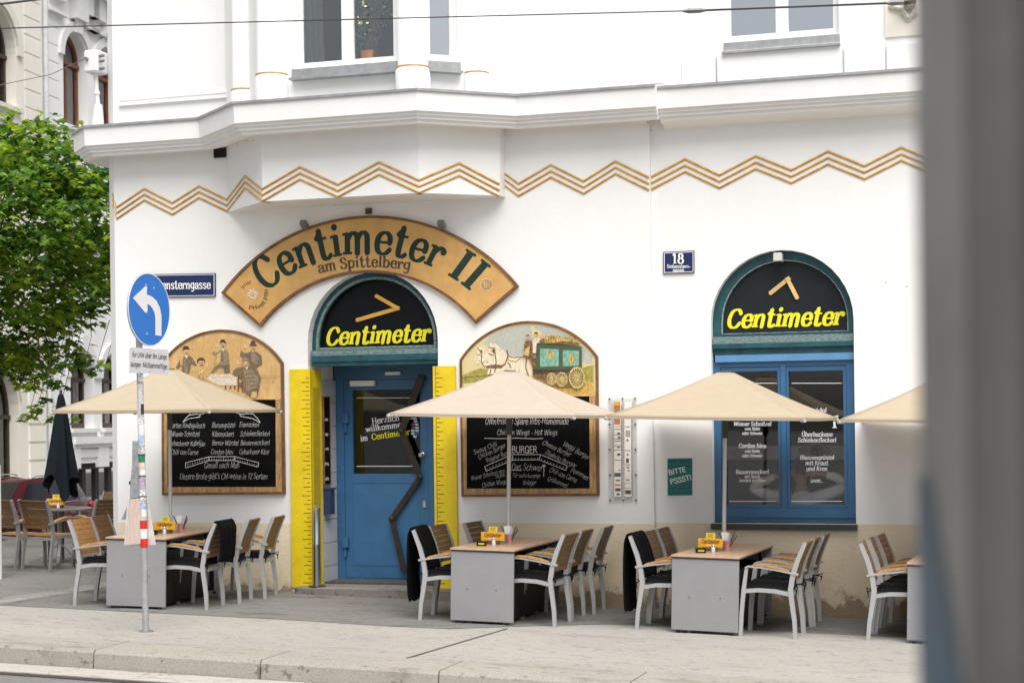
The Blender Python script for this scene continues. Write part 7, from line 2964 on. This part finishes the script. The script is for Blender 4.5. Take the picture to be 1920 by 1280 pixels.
# leafy plant behind the bay window
FPL = Frame((0, -.47, 0), (1, 0, 0), (0, -1, 0))
pw = FPL.w(694, 112)
plant = thing('window_plant', pw, 'pale leafy house plant behind the right pane of the bay window', 'plant')
mb = MB()
mb.lathe([(.09, -.12), (.12, .08), (.11, .08), (.08, .06)], 18, tuple(pw))
mb.build('pot', M('clay_pot', (.35, .18, .10), .7), plant, smooth=True)
PL = [M('plant_pale', (.62, .66, .52), .5), M('plant_green', (.28, .36, .20), .5), M('plant_stem', (.40, .30, .18), .7)]
mb, ms = MB(), MB()
for k in range(46):
    a4, sp = rnd.uniform(0, 6.283), rnd.uniform(.05, .30)
    top = pw + Vector((math.cos(a4) * sp, math.sin(a4) * sp * .4, rnd.uniform(.25, 1.3)))
    m_ = pw.lerp(top, .55) + Vector((rnd.uniform(-.05, .05), rnd.uniform(-.03, .03), .05))
    ms.tube([pw, m_, top], [.006, .004, .002], 5)
    for i in range(15):
        f = rnd.uniform(.25, 1)
        q = pw.lerp(m_, f * 2) if f < .5 else m_.lerp(top, f * 2 - 1)
        q = q + Vector((rnd.uniform(-.05, .05), rnd.uniform(-.04, .04), rnd.uniform(-.04, .04)))
        d = Vector((rnd.uniform(-1, 1), rnd.uniform(-1, .3), rnd.uniform(-.8, .8))).normalized()
        s_ = d.orthogonal().normalized()
        L = rnd.uniform(.03, .06)
        mb.use(PL[0] if rnd.random() < .6 else PL[1])
        mb.add([q, q + d * L * .5 + s_ * L * .32, q + d * L, q + d * L * .5 - s_ * L * .32], [(0, 1, 2, 3)])
mb.build('foliage', None, plant)
ms.build('stem', PL[2], plant)

# ================================================================== DARK POST CLOSE TO THE CAMERA
def cpt(dep, lat, z):
    return CAM + fw * dep + r0 * lat + Vector((0, 0, z - CAM.z))


dep, lat = 1.28, (1746 - 960) / FPX * 1.28 + .20
pc = cpt(dep, lat, 0)
post = thing('tram_stop_post', (pc.x, pc.y, gz(pc.x) - .17), 'dark blurred post standing close to the camera at the right picture edge', 'post')
mb = MB()
N = 48
ringp = []
for i in range(N):
    a4 = 2 * math.pi * i / N
    c4, s4 = math.cos(a4), math.sin(a4)
    e_ = .85
    ringp.append((.20 * math.copysign(abs(c4) ** e_, c4), .17 * math.copysign(abs(s4) ** e_, s4)))
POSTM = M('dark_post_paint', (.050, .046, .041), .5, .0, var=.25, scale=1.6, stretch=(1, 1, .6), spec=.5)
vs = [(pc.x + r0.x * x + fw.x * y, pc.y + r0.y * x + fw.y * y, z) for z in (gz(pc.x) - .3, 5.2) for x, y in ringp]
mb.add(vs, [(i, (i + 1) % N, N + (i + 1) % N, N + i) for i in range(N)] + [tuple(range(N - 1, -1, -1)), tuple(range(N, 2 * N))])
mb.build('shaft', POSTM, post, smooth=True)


def post_shade_strip(name, mat, u0, u1, out, z0=None, z1=5.15):
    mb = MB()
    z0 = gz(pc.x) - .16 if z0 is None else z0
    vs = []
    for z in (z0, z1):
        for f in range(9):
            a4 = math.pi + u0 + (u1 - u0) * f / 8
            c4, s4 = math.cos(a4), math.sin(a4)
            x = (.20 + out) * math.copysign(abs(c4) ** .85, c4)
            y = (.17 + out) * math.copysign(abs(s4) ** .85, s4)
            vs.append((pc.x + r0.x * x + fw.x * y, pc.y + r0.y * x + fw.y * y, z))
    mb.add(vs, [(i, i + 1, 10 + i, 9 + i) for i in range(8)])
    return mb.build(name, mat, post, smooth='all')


post_shade_strip('lit_edge_tone', M('lit_edge_grey', (.25, .243, .232), .5), -.35, .36, .002)  # light on the left side painted as the palest of three graded strips
post_shade_strip('half_shade_tone', M('half_shade_grey', (.145, .138, .128), .5), .365, .66, .0015)  # middle step of the shading painted across the shaft
post_shade_strip('deep_shade_tone', M('deep_shade_grey', (.085, .080, .073), .5), .665, .95, .001)  # last painted shading step before the dark shaft
mb = MB()
vs = []
for (z, l0, l1) in ((1.952, -.03, .0), (1.90, -.03, .018), (1.85, -.03, .034), (1.78, -.03, .05), (1.2, -.03, .07)):
    for f in range(7):
        u = l0 + (l1 - l0) * f / 6
        # follow the left and front faces of the shaft outwards by 2 mm
        ang_ = math.pi + u / .11 * .75
        c4, s4 = math.cos(ang_), math.sin(ang_)
        x = .205 * math.copysign(abs(c4) ** .85, c4)
        y = .175 * math.copysign(abs(s4) ** .85, s4)
        vs.append((pc.x + r0.x * x + fw.x * y, pc.y + r0.y * x + fw.y * y, z))
mb.add(vs, [(j * 7 + i, j * 7 + i + 1, j * 7 + 8 + i, j * 7 + 7 + i) for j in range(4) for i in range(6)])
mb.build('blue_patch', M('blue_grey_tone', (.085, .13, .175), .5), post, smooth='all')  # blue-grey patch widening downwards on the left of the shaft
mb = MB()
mb.lathe([(.34, -.3), (.34, .04), (.28, .06)], 24, (pc.x, pc.y, gz(pc.x) - .17))
mb.build('footing', KERBM, post)
